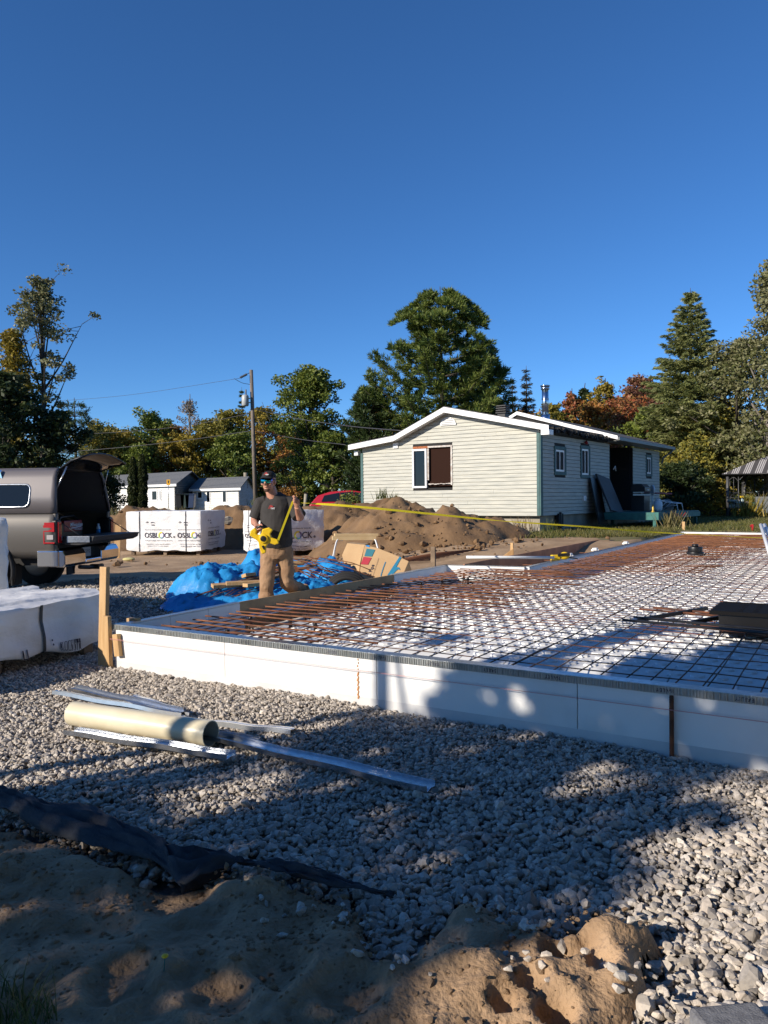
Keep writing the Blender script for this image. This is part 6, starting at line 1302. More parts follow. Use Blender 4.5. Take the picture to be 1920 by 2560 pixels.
# ------------------------------------------------------------------ trees
def quads(C, A, B):                                        # leaf quads: centre C, half axes A and B
    V = np.stack([C - A, C + B * .9 + A * .1, C + A, C - B * .9 + A * .1], 1).reshape(-1, 3); i = np.arange(len(C))[:, None] * 4
    return V, i + np.array([[0, 1, 2, 3]])
def rvec(g_, n):
    v = g_.normal(size=(n, 3)); return v / np.linalg.norm(v, axis=1, keepdims=True)
def leafcloud(g_, C, size, asp=.62, droop=0.0, upb=0.0):
    n = len(C); A = rvec(g_, n); A[:, 2] = A[:, 2] * .7 - droop + upb; A /= np.linalg.norm(A, axis=1, keepdims=True); T = rvec(g_, n); B = np.cross(A, T); B /= np.linalg.norm(B, axis=1, keepdims=True) + 1e-9
    s_ = size * g_.uniform(.6, 1.3, n); return quads(C, A * (s_ / 2)[:, None], B * (s_ * asp / 2)[:, None])
def tree_parts(name, base, lab, group, V, F, lm, limbs, bark, cat='tree', crown='crown'):
    t = empty(name, Vector(base), 0, lab, cat, group)
    m = MB()
    for pts, rad in limbs: m.tube(pts, rad, 6)
    m.v = [tuple(Vector(p) + Vector(base)) for p in m.v]; m.build('trunk', bark, t)
    o = fastmesh(crown, V, F, lm, parent=t['o']); return t['o']
def deciduous(seed, H_, Rr, nleaf, lsize, base=.08, shape='round', nlimb=26, tipr=.55, sparse=False, lean=0, trunkr=None):
    """returns crown arrays and limbs in local coordinates, with gaps between its leaf sprays"""
    g_ = np.random.default_rng(seed); r_ = random.Random(seed); limbs = []; tips = []; wts = []
    tr = trunkr or (.018 * H_ + .03); top = Vector((lean + r_.uniform(-.3, .3), r_.uniform(-.3, .3), H_ * .93))
    tpts = [Vector((0, 0, -.3)), Vector((r_.uniform(-.1, .1), 0, H_ * .3)), Vector((lean * .6 + r_.uniform(-.2, .2), r_.uniform(-.2, .2), H_ * .65)), top]; limbs.append((tpts, [tr, tr * .8, tr * .5, tr * .12]))
    def tp(t):
        s_ = t * 3; i = min(2, int(s_)); return lerp(tpts[i], tpts[i + 1], s_ - i)
    for i in range(nlimb):
        t = base + (1 - base) * ((i + .5) / nlimb) ** .9; az = i * 2.399 + r_.uniform(-.5, .5); p0 = tp(min(.99, t * .92))
        if shape == 'round': prof = math.sin(math.pi * min(1, .13 + .87 * t)) ** .65
        elif shape == 'cone': prof = (1 - t) ** .75 * .95 + .10
        elif shape == 'upright': prof = .35 + .65 * math.sin(math.pi * t) 
        else: prof = (min(1, .55 + t) * (1 - max(0, t - .55) ** 1.6 * 1.9))
        ln = Rr * prof * r_.uniform(.72, 1.18); el = lerp(.05, 1.15, t) + r_.uniform(-.15, .25) + (.45 if shape == 'upright' else 0)
        d = Vector((math.cos(az) * math.cos(el), math.sin(az) * math.cos(el), math.sin(el))); e_ = p0 + d * ln; md = lerp(p0, e_, .5) + Vector((0, 0, -.05 * ln)) 
        if e_.z > H_: e_.z = H_ - r_.uniform(0, .3)
        limbs.append(([p0, md, e_], [tr * (1 - t) * .5 + .02, tr * (1 - t) * .3 + .015, .010]))
        nt = 4 if sparse else 5
        for k_ in range(nt):
            f_ = r_.uniform(.35, 1.0) if k_ else 1.0; q = lerp(p0, e_, f_); off = Vector((r_.gauss(0, 1), r_.gauss(0, 1), r_.gauss(0, .7))) * (.20 * ln + .12); e2 = q + off * (.9 if k_ else .3)
            if sparse or k_ < 2: limbs.append(([q, e2], [.016, .006]))
            tips.append(e2); wts.append(r_.uniform(.4, 1.3))
    tips = np.array([tuple(p) for p in tips]); w = np.array(wts); w /= w.sum(); ix = g_.choice(len(tips), nleaf, p=w); rad = tipr * g_.uniform(.6, 1.25, len(tips))
    u = rvec(g_, nleaf) * (g_.uniform(0, 1, nleaf) ** .45)[:, None] * rad[ix][:, None] * np.array([1, 1, .72]); C = tips[ix] + u
    C = C[C[:, 2] > .05]; V, F = leafcloud(g_, C, lsize); return V, F, limbs
def pine(seed, H_, Rr, nb=15, blade=.22, tuft=13, dens=1.0, irregular=.35):
    g_ = np.random.default_rng(seed); r_ = random.Random(seed); limbs = [([(0, 0, -.3), (0.05, 0, H_ * .5), (0, 0, H_ * .985)], [.014 * H_ + .04, .009 * H_ + .03, .02])]; TC = []; TD = []
    for i in range(nb):
        t = .06 + .92 * i / nb; z0 = H_ * t; k_ = 6 if t < .75 else 7
        for j in range(k_):
            az = j * 6.283 / k_ + i * 1.1 + r_.uniform(-.3, .3); pf = 1.08 * (math.sin(math.pi * min(1, .20 + .70 * t)) ** .70) * (1 - .30 * t); ln = Rr * pf * r_.uniform(1 - irregular, 1 + irregular * .6); el0 = lerp(-.05, .75, t)
            d = Vector((math.cos(az), math.sin(az), 0)); p0 = Vector((0, 0, z0)); p1 = p0 + d * ln * .55 + up * (ln * .55 * math.tan(el0) * .35); p2 = p0 + d * ln + up * (ln * math.tan(min(1.0, el0 + .32)) * .56); q_ = min(1.2, ln / Rr); p1.z = min(p1.z, H_ * (.985 - .10 * q_)); p2.z = min(p2.z, H_ * (1.01 - .24 * q_ - .13 * r_.random()))
            limbs.append(([p0, p1, p2], [.045 * (1 - t) + .02, .03 * (1 - t) + .012, .008]))
            nt = int((4 + ln * 5.0) * dens)
            for q in range(nt):
                f_ = .32 + .68 * (q + r_.random()) / nt; c = lerp(p0, p1, f_ * 1.8) if f_ < .55 else lerp(p1, p2, (f_ - .55) / .45); sd = Vector((-d.y, d.x, 0)); sp = (.11 + .165 * ln * .5 * (1.15 - f_)); o_ = sd * r_.gauss(0, sp) + up * (abs(r_.gauss(0, .09)))
                TC.append(tuple(c + o_)); dd_ = (d * .55 + sd * (.5 if o_.dot(sd) > 0 else -.5) + up * .62).normalized(); TD.append(tuple(dd_))
    TC = np.array(TC); TD = np.array(TD); n = len(TC); C = np.repeat(TC, tuft, 0); D = np.repeat(TD, tuft, 0) * .85 + rvec(g_, n * tuft) * .75; D /= np.linalg.norm(D, axis=1, keepdims=True); L_ = blade * g_.uniform(.7, 1.25, n * tuft)
    C = C + rvec(g_, n * tuft) * .07; T = np.cross(D, rvec(g_, n * tuft)); T /= np.linalg.norm(T, axis=1, keepdims=True) + 1e-9
    V, F = quads(C + D * (L_ / 2)[:, None], D * (L_ / 2)[:, None], T * .027); return V, F, limbs
def spruce(seed, H_, Rr, layers=34, blade=.16, dens=1.0, sparse=False):
    g_ = np.random.default_rng(seed); r_ = random.Random(seed); limbs = [([(0, 0, -.3), (0, 0, H_ * .6), (0, 0, H_)], [.014 * H_ + .03, .007 * H_ + .02, .012])]; C = []; D = []
    for i in range(layers):
        t = min(.995, .03 + .965 * (i + r_.uniform(-.45, .45)) / layers); t = max(.02, t); z0 = H_ * t; rad = Rr * (1 - t) ** .84 * r_.uniform(.82, 1.12) + .10; k_ = max(4, int(9 * (1 - t) + 4))
        for j in range(k_):
            az = j * 6.283 / k_ + i * .77 + r_.uniform(-.25, .25); ln = rad * r_.uniform(.75, 1.12); d = Vector((math.cos(az), math.sin(az), 0)); sd = Vector((-d.y, d.x, 0)); p0 = Vector((0, 0, z0)); dr = lerp(.32, -.55, t)
            p1 = p0 + d * ln * .6 - up * (ln * .6 * dr * .8); p2 = p0 + d * ln - up * (ln * dr * .72); limbs.append(([p0, p1, p2], [.03 * (1 - t) + .01, .018 * (1 - t) + .008, .005]))
            n = int((6 + ln * 26) * dens * (.35 if sparse else 1))
            for q in range(n):
                f_ = ((q + r_.random()) / n) ** .8; c = lerp(p0, p1, f_ / .6) if f_ < .6 else lerp(p1, p2, (f_ - .6) / .4); sp = .26 * ln * (1.05 - f_) + .03; o_ = r_.gauss(0, sp); C.append(tuple(c + sd * o_ - up * (abs(o_) * .18 + r_.uniform(0, .10)))); D.append(tuple((d * .75 + sd * (1 if o_ > 0 else -1) * r_.uniform(.2, .9) - up * r_.uniform(-.15, .45)).normalized()))
    C = np.array(C); D = np.array(D); n = len(C); m_ = 3; C = np.repeat(C, m_, 0) + rvec(g_, n * m_) * .05; D = np.repeat(D, m_, 0) + rvec(g_, n * m_) * .45; D /= np.linalg.norm(D, axis=1, keepdims=True); T = np.cross(D, rvec(g_, n * m_)); T /= np.linalg.norm(T, axis=1, keepdims=True) + 1e-9; L_ = blade * g_.uniform(.7, 1.4, n * m_)
    V, F = quads(C, D * (L_ / 2)[:, None], T * .026); return V, F, limbs
G_ = dict(
 green=leafmat('leaves_green', [(0.044, 0.077, 0.014), (0.110, 0.151, 0.025), (0.201, 0.231, 0.038), (0.091, 0.131, 0.021)]),
 olive=leafmat('leaves_olive', [(0.082, 0.091, 0.017), (0.204, 0.187, 0.031), (0.306, 0.245, 0.037), (0.122, 0.133, 0.024)]),
 yellow=leafmat('leaves_yellowing', [(0.072, 0.080, 0.016), (0.208, 0.168, 0.026), (0.336, 0.240, 0.029), (0.128, 0.120, 0.021)]),
 orange=leafmat('leaves_orange', [(0.146, 0.086, 0.023), (0.395, 0.162, 0.042), (0.312, 0.194, 0.038), (0.208, 0.086, 0.026)]),
 red=leafmat('leaves_red', [(0.168, 0.067, 0.030), (0.359, 0.099, 0.043), (0.253, 0.143, 0.043), (0.127, 0.071, 0.032)]),
 maroon=leafmat('leaves_maroon', [(0.105, 0.050, 0.038), (0.210, 0.086, 0.055), (0.252, 0.158, 0.063)]),
 dark=leafmat('leaves_dark', [(0.017, 0.031, 0.010), (0.037, 0.058, 0.017), (0.060, 0.076, 0.020)]),
 silver=leafmat('leaves_silvery', [(0.055, 0.067, 0.019), (0.127, 0.136, 0.044), (0.275, 0.259, 0.137), (0.094, 0.103, 0.029)]),
 grey=leafmat('twigs_grey', [(0.182, 0.156, 0.130), (0.286, 0.247, 0.208), (0.221, 0.169, 0.104)]),
 pine=leafmat('needles_pine', [(0.031, 0.062, 0.016), (0.090, 0.142, 0.028), (0.194, 0.224, 0.044), (0.058, 0.098, 0.022)], .5),
 darkpine=leafmat('needles_dark', [(0.023, 0.042, 0.015), (0.055, 0.088, 0.024), (0.092, 0.121, 0.030)], .5),
 spruce=leafmat('needles_spruce', [(0.074, 0.105, 0.038), (0.189, 0.222, 0.073), (0.293, 0.295, 0.109), (0.121, 0.155, 0.053)], .4),
 bare=leafmat('needles_bare', [(0.026, 0.029, 0.018), (0.052, 0.052, 0.033)], .5),
 cedar=leafmat('cedar_sprays', [(0.018, 0.030, 0.009), (0.045, 0.060, 0.015), (0.075, 0.083, 0.021)], .6))
def plant(name, px, top, wid, Y, lab, kind, col, group=None, seed=1, n=7000, ls=.20, bark=None, **kw):
    b = at(px, 1252, Y); z0 = gz1(b.x, Y) - .05; zt = EYE + (1252 - (px - 640) * .0104 - top) / FPX * Y; H_ = zt - z0; Rr = wid / FPX * Y / 2
    if kind == 'dec': V, F, L_ = deciduous(seed, H_, Rr, n, ls, tipr=kw.pop('tipr', max(.35, Rr * .24)), **kw)
    elif kind == 'pine': V, F, L_ = pine(seed, H_, Rr, **kw)
    else: V, F, L_ = spruce(seed, H_, Rr, **kw)
    return tree_parts(name, (b.x, Y, z0), lab, group, V, F, G_[col], L_, bark or M_bark)
WOOD = 'trees of the wood edge behind the site'
plant('poplar_tree', 112, 672, 350, 38, 'tall sparse poplar with bare upright limbs at the left above the truck', 'dec', 'silver', seed=3, n=6800, ls=.17, base=.34, shape='upright', nlimb=24, tipr=.42, sparse=True, trunkr=.17)
plant('poplar_tree', 30, 790, 190, 37, 'leafy poplar leaning over the left picture edge beside the tall sparse one', 'dec', 'yellow', seed=5, n=9000, ls=.18, base=.10, shape='upright', nlimb=26, trunkr=.15)
plant('dark_tree', 20, 905, 250, 33, 'dark shaded broad tree right behind the truck topper', 'dec', 'dark', seed=7, n=11000, ls=.22, base=.04)
plant('dark_tree', 130, 1020, 200, 34, 'dark dense tree low behind the lifted topper door', 'dec', 'dark', seed=9, n=9000, ls=.20, base=.02)
plant('pine_tree', 190, 990, 165, 64, 'dark pine with flat tiers right of the tall sparse poplar', 'pine', 'darkpine', seed=11, nb=12, blade=.3, tuft=9)
band = [(245, 1075, 120, 52, 'olive', 'round', 'low yellowing tree between the dark pine and the cedars'), (300, 1068, 125, 54, 'yellow', 'round', 'yellow green tree rising above the two cedar columns'), (375, 1014, 135, 55, 'green', 'round', 'dark green rounded tree left of the grey bare crowned one'), (432, 1050, 120, 57, 'orange', 'round', 'rusty tinged tree under the grey bare crown'),
        (520, 1040, 130, 56, 'olive', 'round', 'olive tree above the peeling white cottage'), (575, 1005, 130, 58, 'olive', 'round', 'olive tree just left of the transformer'), (655, 1000, 120, 58, 'yellow', 'round', 'yellowing tree behind the utility pole'), (468, 1075, 120, 53, 'yellow', 'round', 'bushy yellow green tree over the grey gable of the white house'), (590, 1085, 130, 52, 'green', 'round', 'bushy green tree low behind the utility pole'), (350, 1110, 110, 50, 'green', 'round', 'green bushy tree directly over the white house roof'),
        (700, 1045, 110, 57, 'orange', 'round', 'rusty tinged tree between pole and green maple')]
for i, (x, tp_, w_, Y, c_, sh_, lab) in enumerate(band): plant('broadleaf_tree', x, tp_, w_ * 1.25, Y + 15, lab, 'dec', c_, WOOD, seed=20 + i, n=10000, ls=.27, base=.03, shape=sh_)
plant('bare_tree', 478, 962, 100, 78, 'tall grey nearly leafless tree poking above the olive trees at left', 'dec', 'grey', seed=40, n=2600, ls=.20, base=.35, nlimb=22, sparse=True, bark=M_palebark)
plant('spruce_tree', 608, 968, 70, 76, 'thin dark spruce top just behind the transformer', 'spruce', 'darkpine', seed=41, layers=24, blade=.3)
plant('maple_tree', 780, 908, 185, 46, 'full green maple standing alone between utility pole and big pine', 'dec', 'green', seed=42, n=26000, ls=.19, base=.03, shape='oval', nlimb=46)
plant('maple_tree', 835, 1060, 130, 44, 'lower green tree beside the gable end of the bungalow', 'dec', 'green', seed=43, n=7000, ls=.20, base=.02)
plant('pine_tree', 1105, 710, 375, 43, 'big green white pine towering over the bungalow roof', 'pine', 'pine', seed=71, nb=17, blade=.30, tuft=24, dens=2.1, irregular=.48)
plant('pine_tree', 925, 958, 150, 42, 'smaller dark pine left of the big white pine', 'pine', 'darkpine', seed=46, nb=14, blade=.30, tuft=17, dens=1.9)
plant('pine_tree', 1215, 850, 150, 45, 'dark pine crowding the right flank of the big white pine', 'pine', 'pine', seed=48, nb=15, blade=.32, tuft=16, dens=1.8, irregular=.5)
plant('broadleaf_tree', 945, 1000, 120, 60, 'pale orange tree far behind between the two pines', 'dec', 'orange', WOOD, seed=49, n=5000, ls=.22)
plant('larch_tree', 1318, 915, 105, 50, 'bare dark larch left of the stove pipe', 'spruce', 'bare', seed=50, layers=40, blade=.30, sparse=True)
plant('larch_tree', 1283, 945, 80, 52, 'second bare dark larch half hidden beside the pine', 'spruce', 'bare', seed=51, layers=36, blade=.30, sparse=True)
right = [(1385, 985, 110, 55, 'olive', 'green and red tinged tree right behind the stove pipe'), (1432, 948, 75, 60, 'red', 'small crimson topped tree far behind the rear roof'), (1455, 935, 80, 61, 'dark', 'dark green small tree beside the crimson top'), (1515, 922, 100, 56, 'yellow', 'golden green tree rising behind the rusty maple'), (1490, 985, 150, 52, 'orange', 'rusty orange maple over the rear roof, the left one'), (1570, 985, 165, 51, 'red', 'broad rusty red maple over the rear roof, the right one'), (1605, 905, 120, 57, 'maroon', 'dark purple red tree left of the spruce top'), (1655, 935, 120, 55, 'maroon', 'dusky brown tree at the left foot of the spruce top'),
         (1470, 1060, 130, 50, 'red', 'low rusty tree just above the rear roof ridge')]
for i, (x, tp_, w_, Y, c_, lab) in enumerate(right): plant('broadleaf_tree', x, tp_, w_ * 1.25, Y, lab, 'dec', c_, WOOD, seed=60 + i, n=7500, ls=.22, base=.03)
plant('spruce_tree', 1728, 722, 400, 44, 'tall pointed spruce right of the rusty maples', 'spruce', 'spruce', seed=75, layers=46, blade=.27, dens=1.9)
plant('broadleaf_tree', 1640, 1010, 190, 46, 'green grown tree low left of the spruce by the rear house corner', 'dec', 'green', WOOD, seed=76, n=9000, ls=.2, base=.02)
plant('birch_tree', 1925, 640, 300, 40, 'tall silvery leaved tree at the right picture edge', 'dec', 'silver', seed=77, n=15000, ls=.20, base=.12, shape='upright', nlimb=34, bark=M_palebark)
plant('birch_tree', 1838, 815, 250, 42, 'olive silver flecked tree between spruce and the right edge', 'dec', 'silver', seed=78, n=14000, ls=.19, base=.05, nlimb=32)
plant('broadleaf_tree', 1800, 1020, 230, 43, 'olive tree low behind the gazebo roof tip', 'dec', 'olive', seed=79, n=11000, ls=.20, base=.02)
plant('broadleaf_tree', 1900, 1060, 210, 44, 'reddish brown tree behind the gazebo', 'dec', 'orange', seed=80, n=9000, ls=.2, base=.02)
plant('broadleaf_tree', 1740, 1110, 180, 41, 'leafy bush tree standing left of the gazebo', 'dec', 'olive', seed=81, n=8000, ls=.18, base=.0)
plant('dark_shrub', 1700, 1165, 130, 38, 'very dark tall shrub just beyond the bungalow corner', 'dec', 'dark', seed=82, n=9000, ls=.17, base=.0)
plant('shrub', 1778, 1205, 95, 39, 'yellow flecked shrub left of the gazebo legs', 'dec', 'yellow', seed=83, n=4000, ls=.14, base=.0)
plant('dark_shrub', 268, 1190, 95, 41, 'dark bush before the left end of the long white house', 'dec', 'dark', seed=86, n=7000, ls=.15, base=.0)
plant('shrub', 880, 1238, 60, 33, 'little green bush in front of the red car beside the gable', 'dec', 'green', seed=84, n=1600, ls=.10, base=.0)
plant('shrub', 716, 1222, 80, 44, 'low reddish shrub behind the man between pole and red car', 'dec', 'orange', seed=85, n=3000, ls=.13, base=.0)
for x, tp_, w_, lab in ((334, 1142, 26, 'narrow dark cedar column, the left of the pair by the white house'), (357, 1136, 24, 'narrow dark cedar column, the right of the pair by the white house')):
    b = at(x, 1252, 43); z0 = gz1(b.x, 43); H_ = EYE + (1254 - tp_) / FPX * 43 - z0; g_ = np.random.default_rng(int(x)); n = 9000; z = g_.uniform(0, 1, n); rr = w_ / FPX * 43 / 2 * np.minimum(1, (1.02 - z) * 3.0) ** .6 * (1 + .12 * np.sin(z * 40)); a_ = g_.uniform(0, 6.283, n); q = g_.uniform(0, 1, n) ** .3
    C = np.stack([rr * q * np.cos(a_) * (1 + .15 * np.sin(3 * a_ + z * 9)), rr * q * np.sin(a_), z * H_], -1); V, F = leafcloud(g_, C, .15, .4, upb=.9)
    tree_parts('cedar_tree', (b.x, 43, z0), lab, None, V, F, G_['cedar'], [([(0, 0, -.2), (0, 0, H_ * .9)], [.09, .02])], M_bark)
# second row of the wood: copies standing farther back
src = [o for o in sc.objects if o.parent is None and o.get('group') == WOOD]; r3 = random.Random(4)
def copy_tree(o, loc, s_, rz):
    c = o.copy(); sc.collection.objects.link(c); c.location = loc; c.scale = (s_, s_, s_ * r3.uniform(.85, 1.05)); c.rotation_euler = (0, 0, rz)
    for ch in o.children: d_ = ch.copy(); sc.collection.objects.link(d_); d_.parent = c
    c['label'] = 'leafy autumn tree deep in the wood behind the front row of trees'; c['group'] = 'trees deep in the wood'; c['category'] = 'tree'; return c
x = -50
while x < 58:
    Y = r3.uniform(77, 88); o = r3.choice(src); top_px = 1075 if x < -6 else (1010 if x > 12 else 1060); hz_o = max(p.z for ch in o.children if ch.name.startswith('crown') for p in [Vector(c) for c in ch.bound_box]); want = EYE + (1250 - top_px + r3.uniform(-25, 35)) / FPX * Y - .3
    copy_tree(o, (x, Y, .25), want / hz_o, r3.uniform(0, 6.28)); x += r3.uniform(2.6, 3.8)

# ------------------------------------------------------------------ lawn grass and weeds
def gz_l(a, b): return gz1(a, b) - .03
g_ = np.random.default_rng(2); n = 52000; yb = 20 + 26 * g_.uniform(0, 1, n) ** 1.5; xb = g_.uniform(-.02, .54, n) * yb + g_.uniform(-.5, .5, n)
lawn_e = 20.2 + .35 * np.sin(xb * 1.7) + .3 * np.sin(xb * 4.1) - .15 * (xb - 3); kp = (yb > lawn_e + g_.normal(0, .25, n)) & (xb > 1.0); cellx = xb[kp]; celly = yb[kp]
loc = np.stack([(cellx - HC.x) * math.cos(HA) + (celly - HC.y) * math.sin(HA), -(cellx - HC.x) * math.sin(HA) + (celly - HC.y) * math.cos(HA)], -1); kp2 = ~((loc[:, 0] < .05) & (loc[:, 1] > -.05)) & ~inpoly(cellx, celly, SLAB); cellx = cellx[kp2]; celly = celly[kp2]
def bl_at(x, y, h0, h1, w, lean, seed):
    g2 = np.random.default_rng(seed); n = len(x); z = gz(x, y) - .03; h = g2.uniform(h0, h1, n); a_ = g2.uniform(0, 6.283, n); p_ = g2.uniform(0, 6.283, n); S = np.stack([np.cos(a_), np.sin(a_), 0 * a_], -1) * (w * g2.uniform(.6, 1.3, n))[:, None]; D = np.stack([np.cos(p_), np.sin(p_), 0 * p_], -1) * (h * lean * g2.uniform(.2, 1, n))[:, None]; B = np.stack([x, y, z], -1); Z = np.stack([0 * h, 0 * h, h], -1)
    V = np.stack([B - S, B + S, B + D + Z + S * .2, B + D + Z - S * .2], 1).reshape(-1, 3); return V, np.arange(n)[:, None] * 4 + np.array([[0, 1, 2, 3]])
V, F = bl_at(cellx, celly, .05, .13, .012, .9, 5); fastmesh('grass', V, F, leafmat('lawn_blades', [(.06, .075, .014), (.105, .115, .026), (.17, .145, .05), (.08, .09, .018)], .9), kind='stuff')
g_ = np.random.default_rng(8); x = g_.uniform(-14, -7.2, 7000); y = g_.uniform(25.5, 33, 7000); V, F = bl_at(x, y, .25, 1.05, .018, .5, 6); fastmesh('tall_weeds', V, F, leafmat('weed_blades', [(.07, .075, .02), (.16, .14, .045), (.24, .19, .08), (.10, .09, .03)], .9), kind='stuff')
g_ = np.random.default_rng(9); x = g_.normal(0, .9, 500) + 1.2; y = g_.normal(25, .5, 500)
def weed(px, py, Y, h, label, n=60, col=None):
    c = at(px, py, Y); g2 = np.random.default_rng(int(px)); x = g2.normal(c.x, h * .35, n); y = g2.normal(Y, h * .3, n); zb = c.z; V, F = bl_at(x, y, h * .5, h * 1.2, h * .035, .7, int(px)); V[:, 2] += zb - float(gz(np.float64(c.x), np.float64(Y))) + .02
    fastmesh('weed', V, F, col or M_grass, label=label, cat='weed')
weed(955, 1246, 21.4, .28, 'small weed growing on the crest of the dirt pile'); weed(985, 1252, 21.5, .22, 'lesser weed on the dirt pile crest right of the taller one'); weed(1376, 1330, 22.3, .35, 'weed sprouting at the bungalow foundation corner'); weed(1300, 1328, 22.6, .40, 'thin weeds against the pale concrete foundation', col=leafmat('dry_weed', [(.20, .15, .09), (.26, .2, .12)]))
weed(1684, 1322, 24.5, .55, 'dry grass clump beside the red folding chair', 120, MATS['weed_blades']); weed(1878, 1290, 35.5, .9, 'yellow green plant beside the gazebo armchair', 160, G_['yellow']); weed(640, 1262, 27.0, .3, 'green weed on the dirt bank behind the man')

# ------------------------------------------------------------------ utility pole and wires
pb = at(640, 1262, 46); pt_ = at(628, 925, 46); t = empty('utility_pole', (pb.x, 46, .3), 0, 'weathered wooden utility pole with a grey transformer', 'utility pole')
m = MB(); m.tube([Vector((pb.x, 46, .2)), pt_], [.135, .105], 12); m.build('pole', M_poleW, t)
c = at(613, 1000, 45.75); m = MB(); m.tube([c - up * .36, c - up * .30, c + up * .22, c + up * .30], [.17, .21, .21, .15], 16); o = m.build('transformer', mat('grey_transformer', (.40, .42, .42), .45), t); ho = HP(o, t)
m = MB(); m.tube([c + up * .3 + Vector((.05, 0, 0)), c + up * .62 + Vector((.05, 0, 0))], .04, 8); m.build('bushing', M_palebark, ho)
m = MB(); m.bar(c + Vector((.18, .1, .1)), at(630, 996, 46), .06, .06); m.bar(c + Vector((.18, .1, -.15)), at(630, 1006, 46), .06, .06); m.build('bracket', M_galv, t)
m = MB(); a = at(626, 931, 46); b = at(597, 946, 45.6); m.tube([a, b], .02, 6)
for k_ in range(5): q = lerp(a, b, .35 + .12 * k_); m.tube([q - (b - a).normalized() * .02, q + (b - a).normalized() * .02], .075, 8)
m.build('insulator', M_cable, t)
m = MB(); m.tube(fine([at(625, 961, 46), at(605, 957, 45.8), at(585, 946, 45.6)], 4), .015, 5); m.build('jumper_wire', M_cable, t)
def wire(label, pts, r=.022):
    m = MB(); m.tube(fine([at(x, y, Y) for x, y, Y in pts], 8), r, 5); m.build('power_line', M_cable, label=label, cat='wire', group='wires on the utility pole')
wire('thick service wire sagging from the pole to the bungalow roof', [(633, 1022, 46), (740, 1046, 40), (870, 1065, 33), (1005, 1077, 27)], .02)
wire('double wire from the pole passing low behind the green maple', [(640, 1078, 46), (750, 1098, 42), (864, 1112, 37)], .02)
wire('lowest wire running left from the pole across the wood', [(632, 1076, 46), (500, 1096, 48), (320, 1117, 51), (120, 1133, 54), (-60, 1142, 56)], .02)
wire('middle wire running left from the pole above the lowest', [(632, 1032, 46), (480, 1062, 48), (330, 1078, 51), (150, 1087, 54), (-60, 1090, 56)], .016)
wire('highest faint wire at the left against the sky', [(597, 946, 45.6), (372, 981, 50), (235, 996, 53), (100, 1004, 56), (-80, 1012, 60)], .010)
wire('guy wire slanting down from the pole to the right', [(640, 1040, 46), (690, 1135, 45), (748, 1248, 44)], .012)
wire('second guy wire slanting down right of the first', [(655, 1005, 46), (700, 1115, 45), (752, 1250, 44)], .012)
t = empty('white_post', at(763, 1262, 33), 0, 'short white post standing left of the red car', 'post'); m = MB(); m.tube([at(762, 1275, 33), at(765, 1234, 33)], .075, 10); m.build('post_shaft', M_conc, t); m = MB(); m.tube([at(765, 1234.5, 33), at(765, 1232, 33)], .085, 10); m.build('post_cap', M_rubber, t)

# ------------------------------------------------------------------ red car behind the dirt bank
ca = at(775, 1250, 37); t = empty('red_car', (ca.x + 2.2, 37.4, .3), R(-6), 'bright red car parked behind the dirt bank beside the bungalow', 'car')
def cw(x, y, z): return Vector(tuple(xform(t['_M'], [(x, y, z)])[0]))
def cb_(m): m.v = [tuple(cw(*p)) for p in m.v]; return m
m = MB(); low = [(-2.25, .35), (-2.25, .85), (-2.05, 1.05), (-1.2, 1.12), (1.0, 1.08), (2.0, .95), (2.3, .75), (2.3, .35)]; m.prism(low, ex, ez, (0, -.9, 0), ey * 1.8); cb_(m).build('body', M_red, t, bevel=.06, seg=3)
m = MB(); cabn = [(-2.10, 1.02), (-1.75, 1.42), (-1.15, 1.60), (-.2, 1.66), (.55, 1.56), (1.35, 1.08)]
v = [(x, (-.86 + (z - 1.0) * .28), z) for x, z in cabn] + [(x, (.86 - (z - 1.0) * .28), z) for x, z in cabn]; k_ = len(cabn); m.add(v, [tuple(range(k_)), tuple(range(k_, 2 * k_))[::-1]] + [(i, k_ + i, k_ + (i + 1) % k_, (i + 1) % k_) for i in range(k_)]); cb_(m).build('cabin', M_red, t, bevel=.05, seg=3)
for x in ([(-1.55, 1.13), (-1.42, 1.42), (-.72, 1.55), (-.68, 1.13)], [(-.62, 1.13), (-.66, 1.555), (-.05, 1.585), (-.02, 1.13)], [(.04, 1.13), (.02, 1.585), (.52, 1.50), (1.10, 1.13)]):
    m = MB(); v = [(a, (-.88 + (z - 1.0) * .28), z) for a, z in x]; m.add([(a, b - .02, z) for a, b, z in v] + [(a, b + .02, z) for a, b, z in v], [(0, 1, 2, 3), (7, 6, 5, 4), (0, 4, 5, 1), (1, 5, 6, 2), (2, 6, 7, 3), (3, 7, 4, 0)]); cb_(m).build('side_window', M_glass, t)
for x in (-1.4, 1.4):
    for y in (-.82, .82): m = MB(); m.tube([(x, y - .1, .34), (x, y + .1, .34)], .34, 20); cb_(m).build('wheel', M_rubber, t)

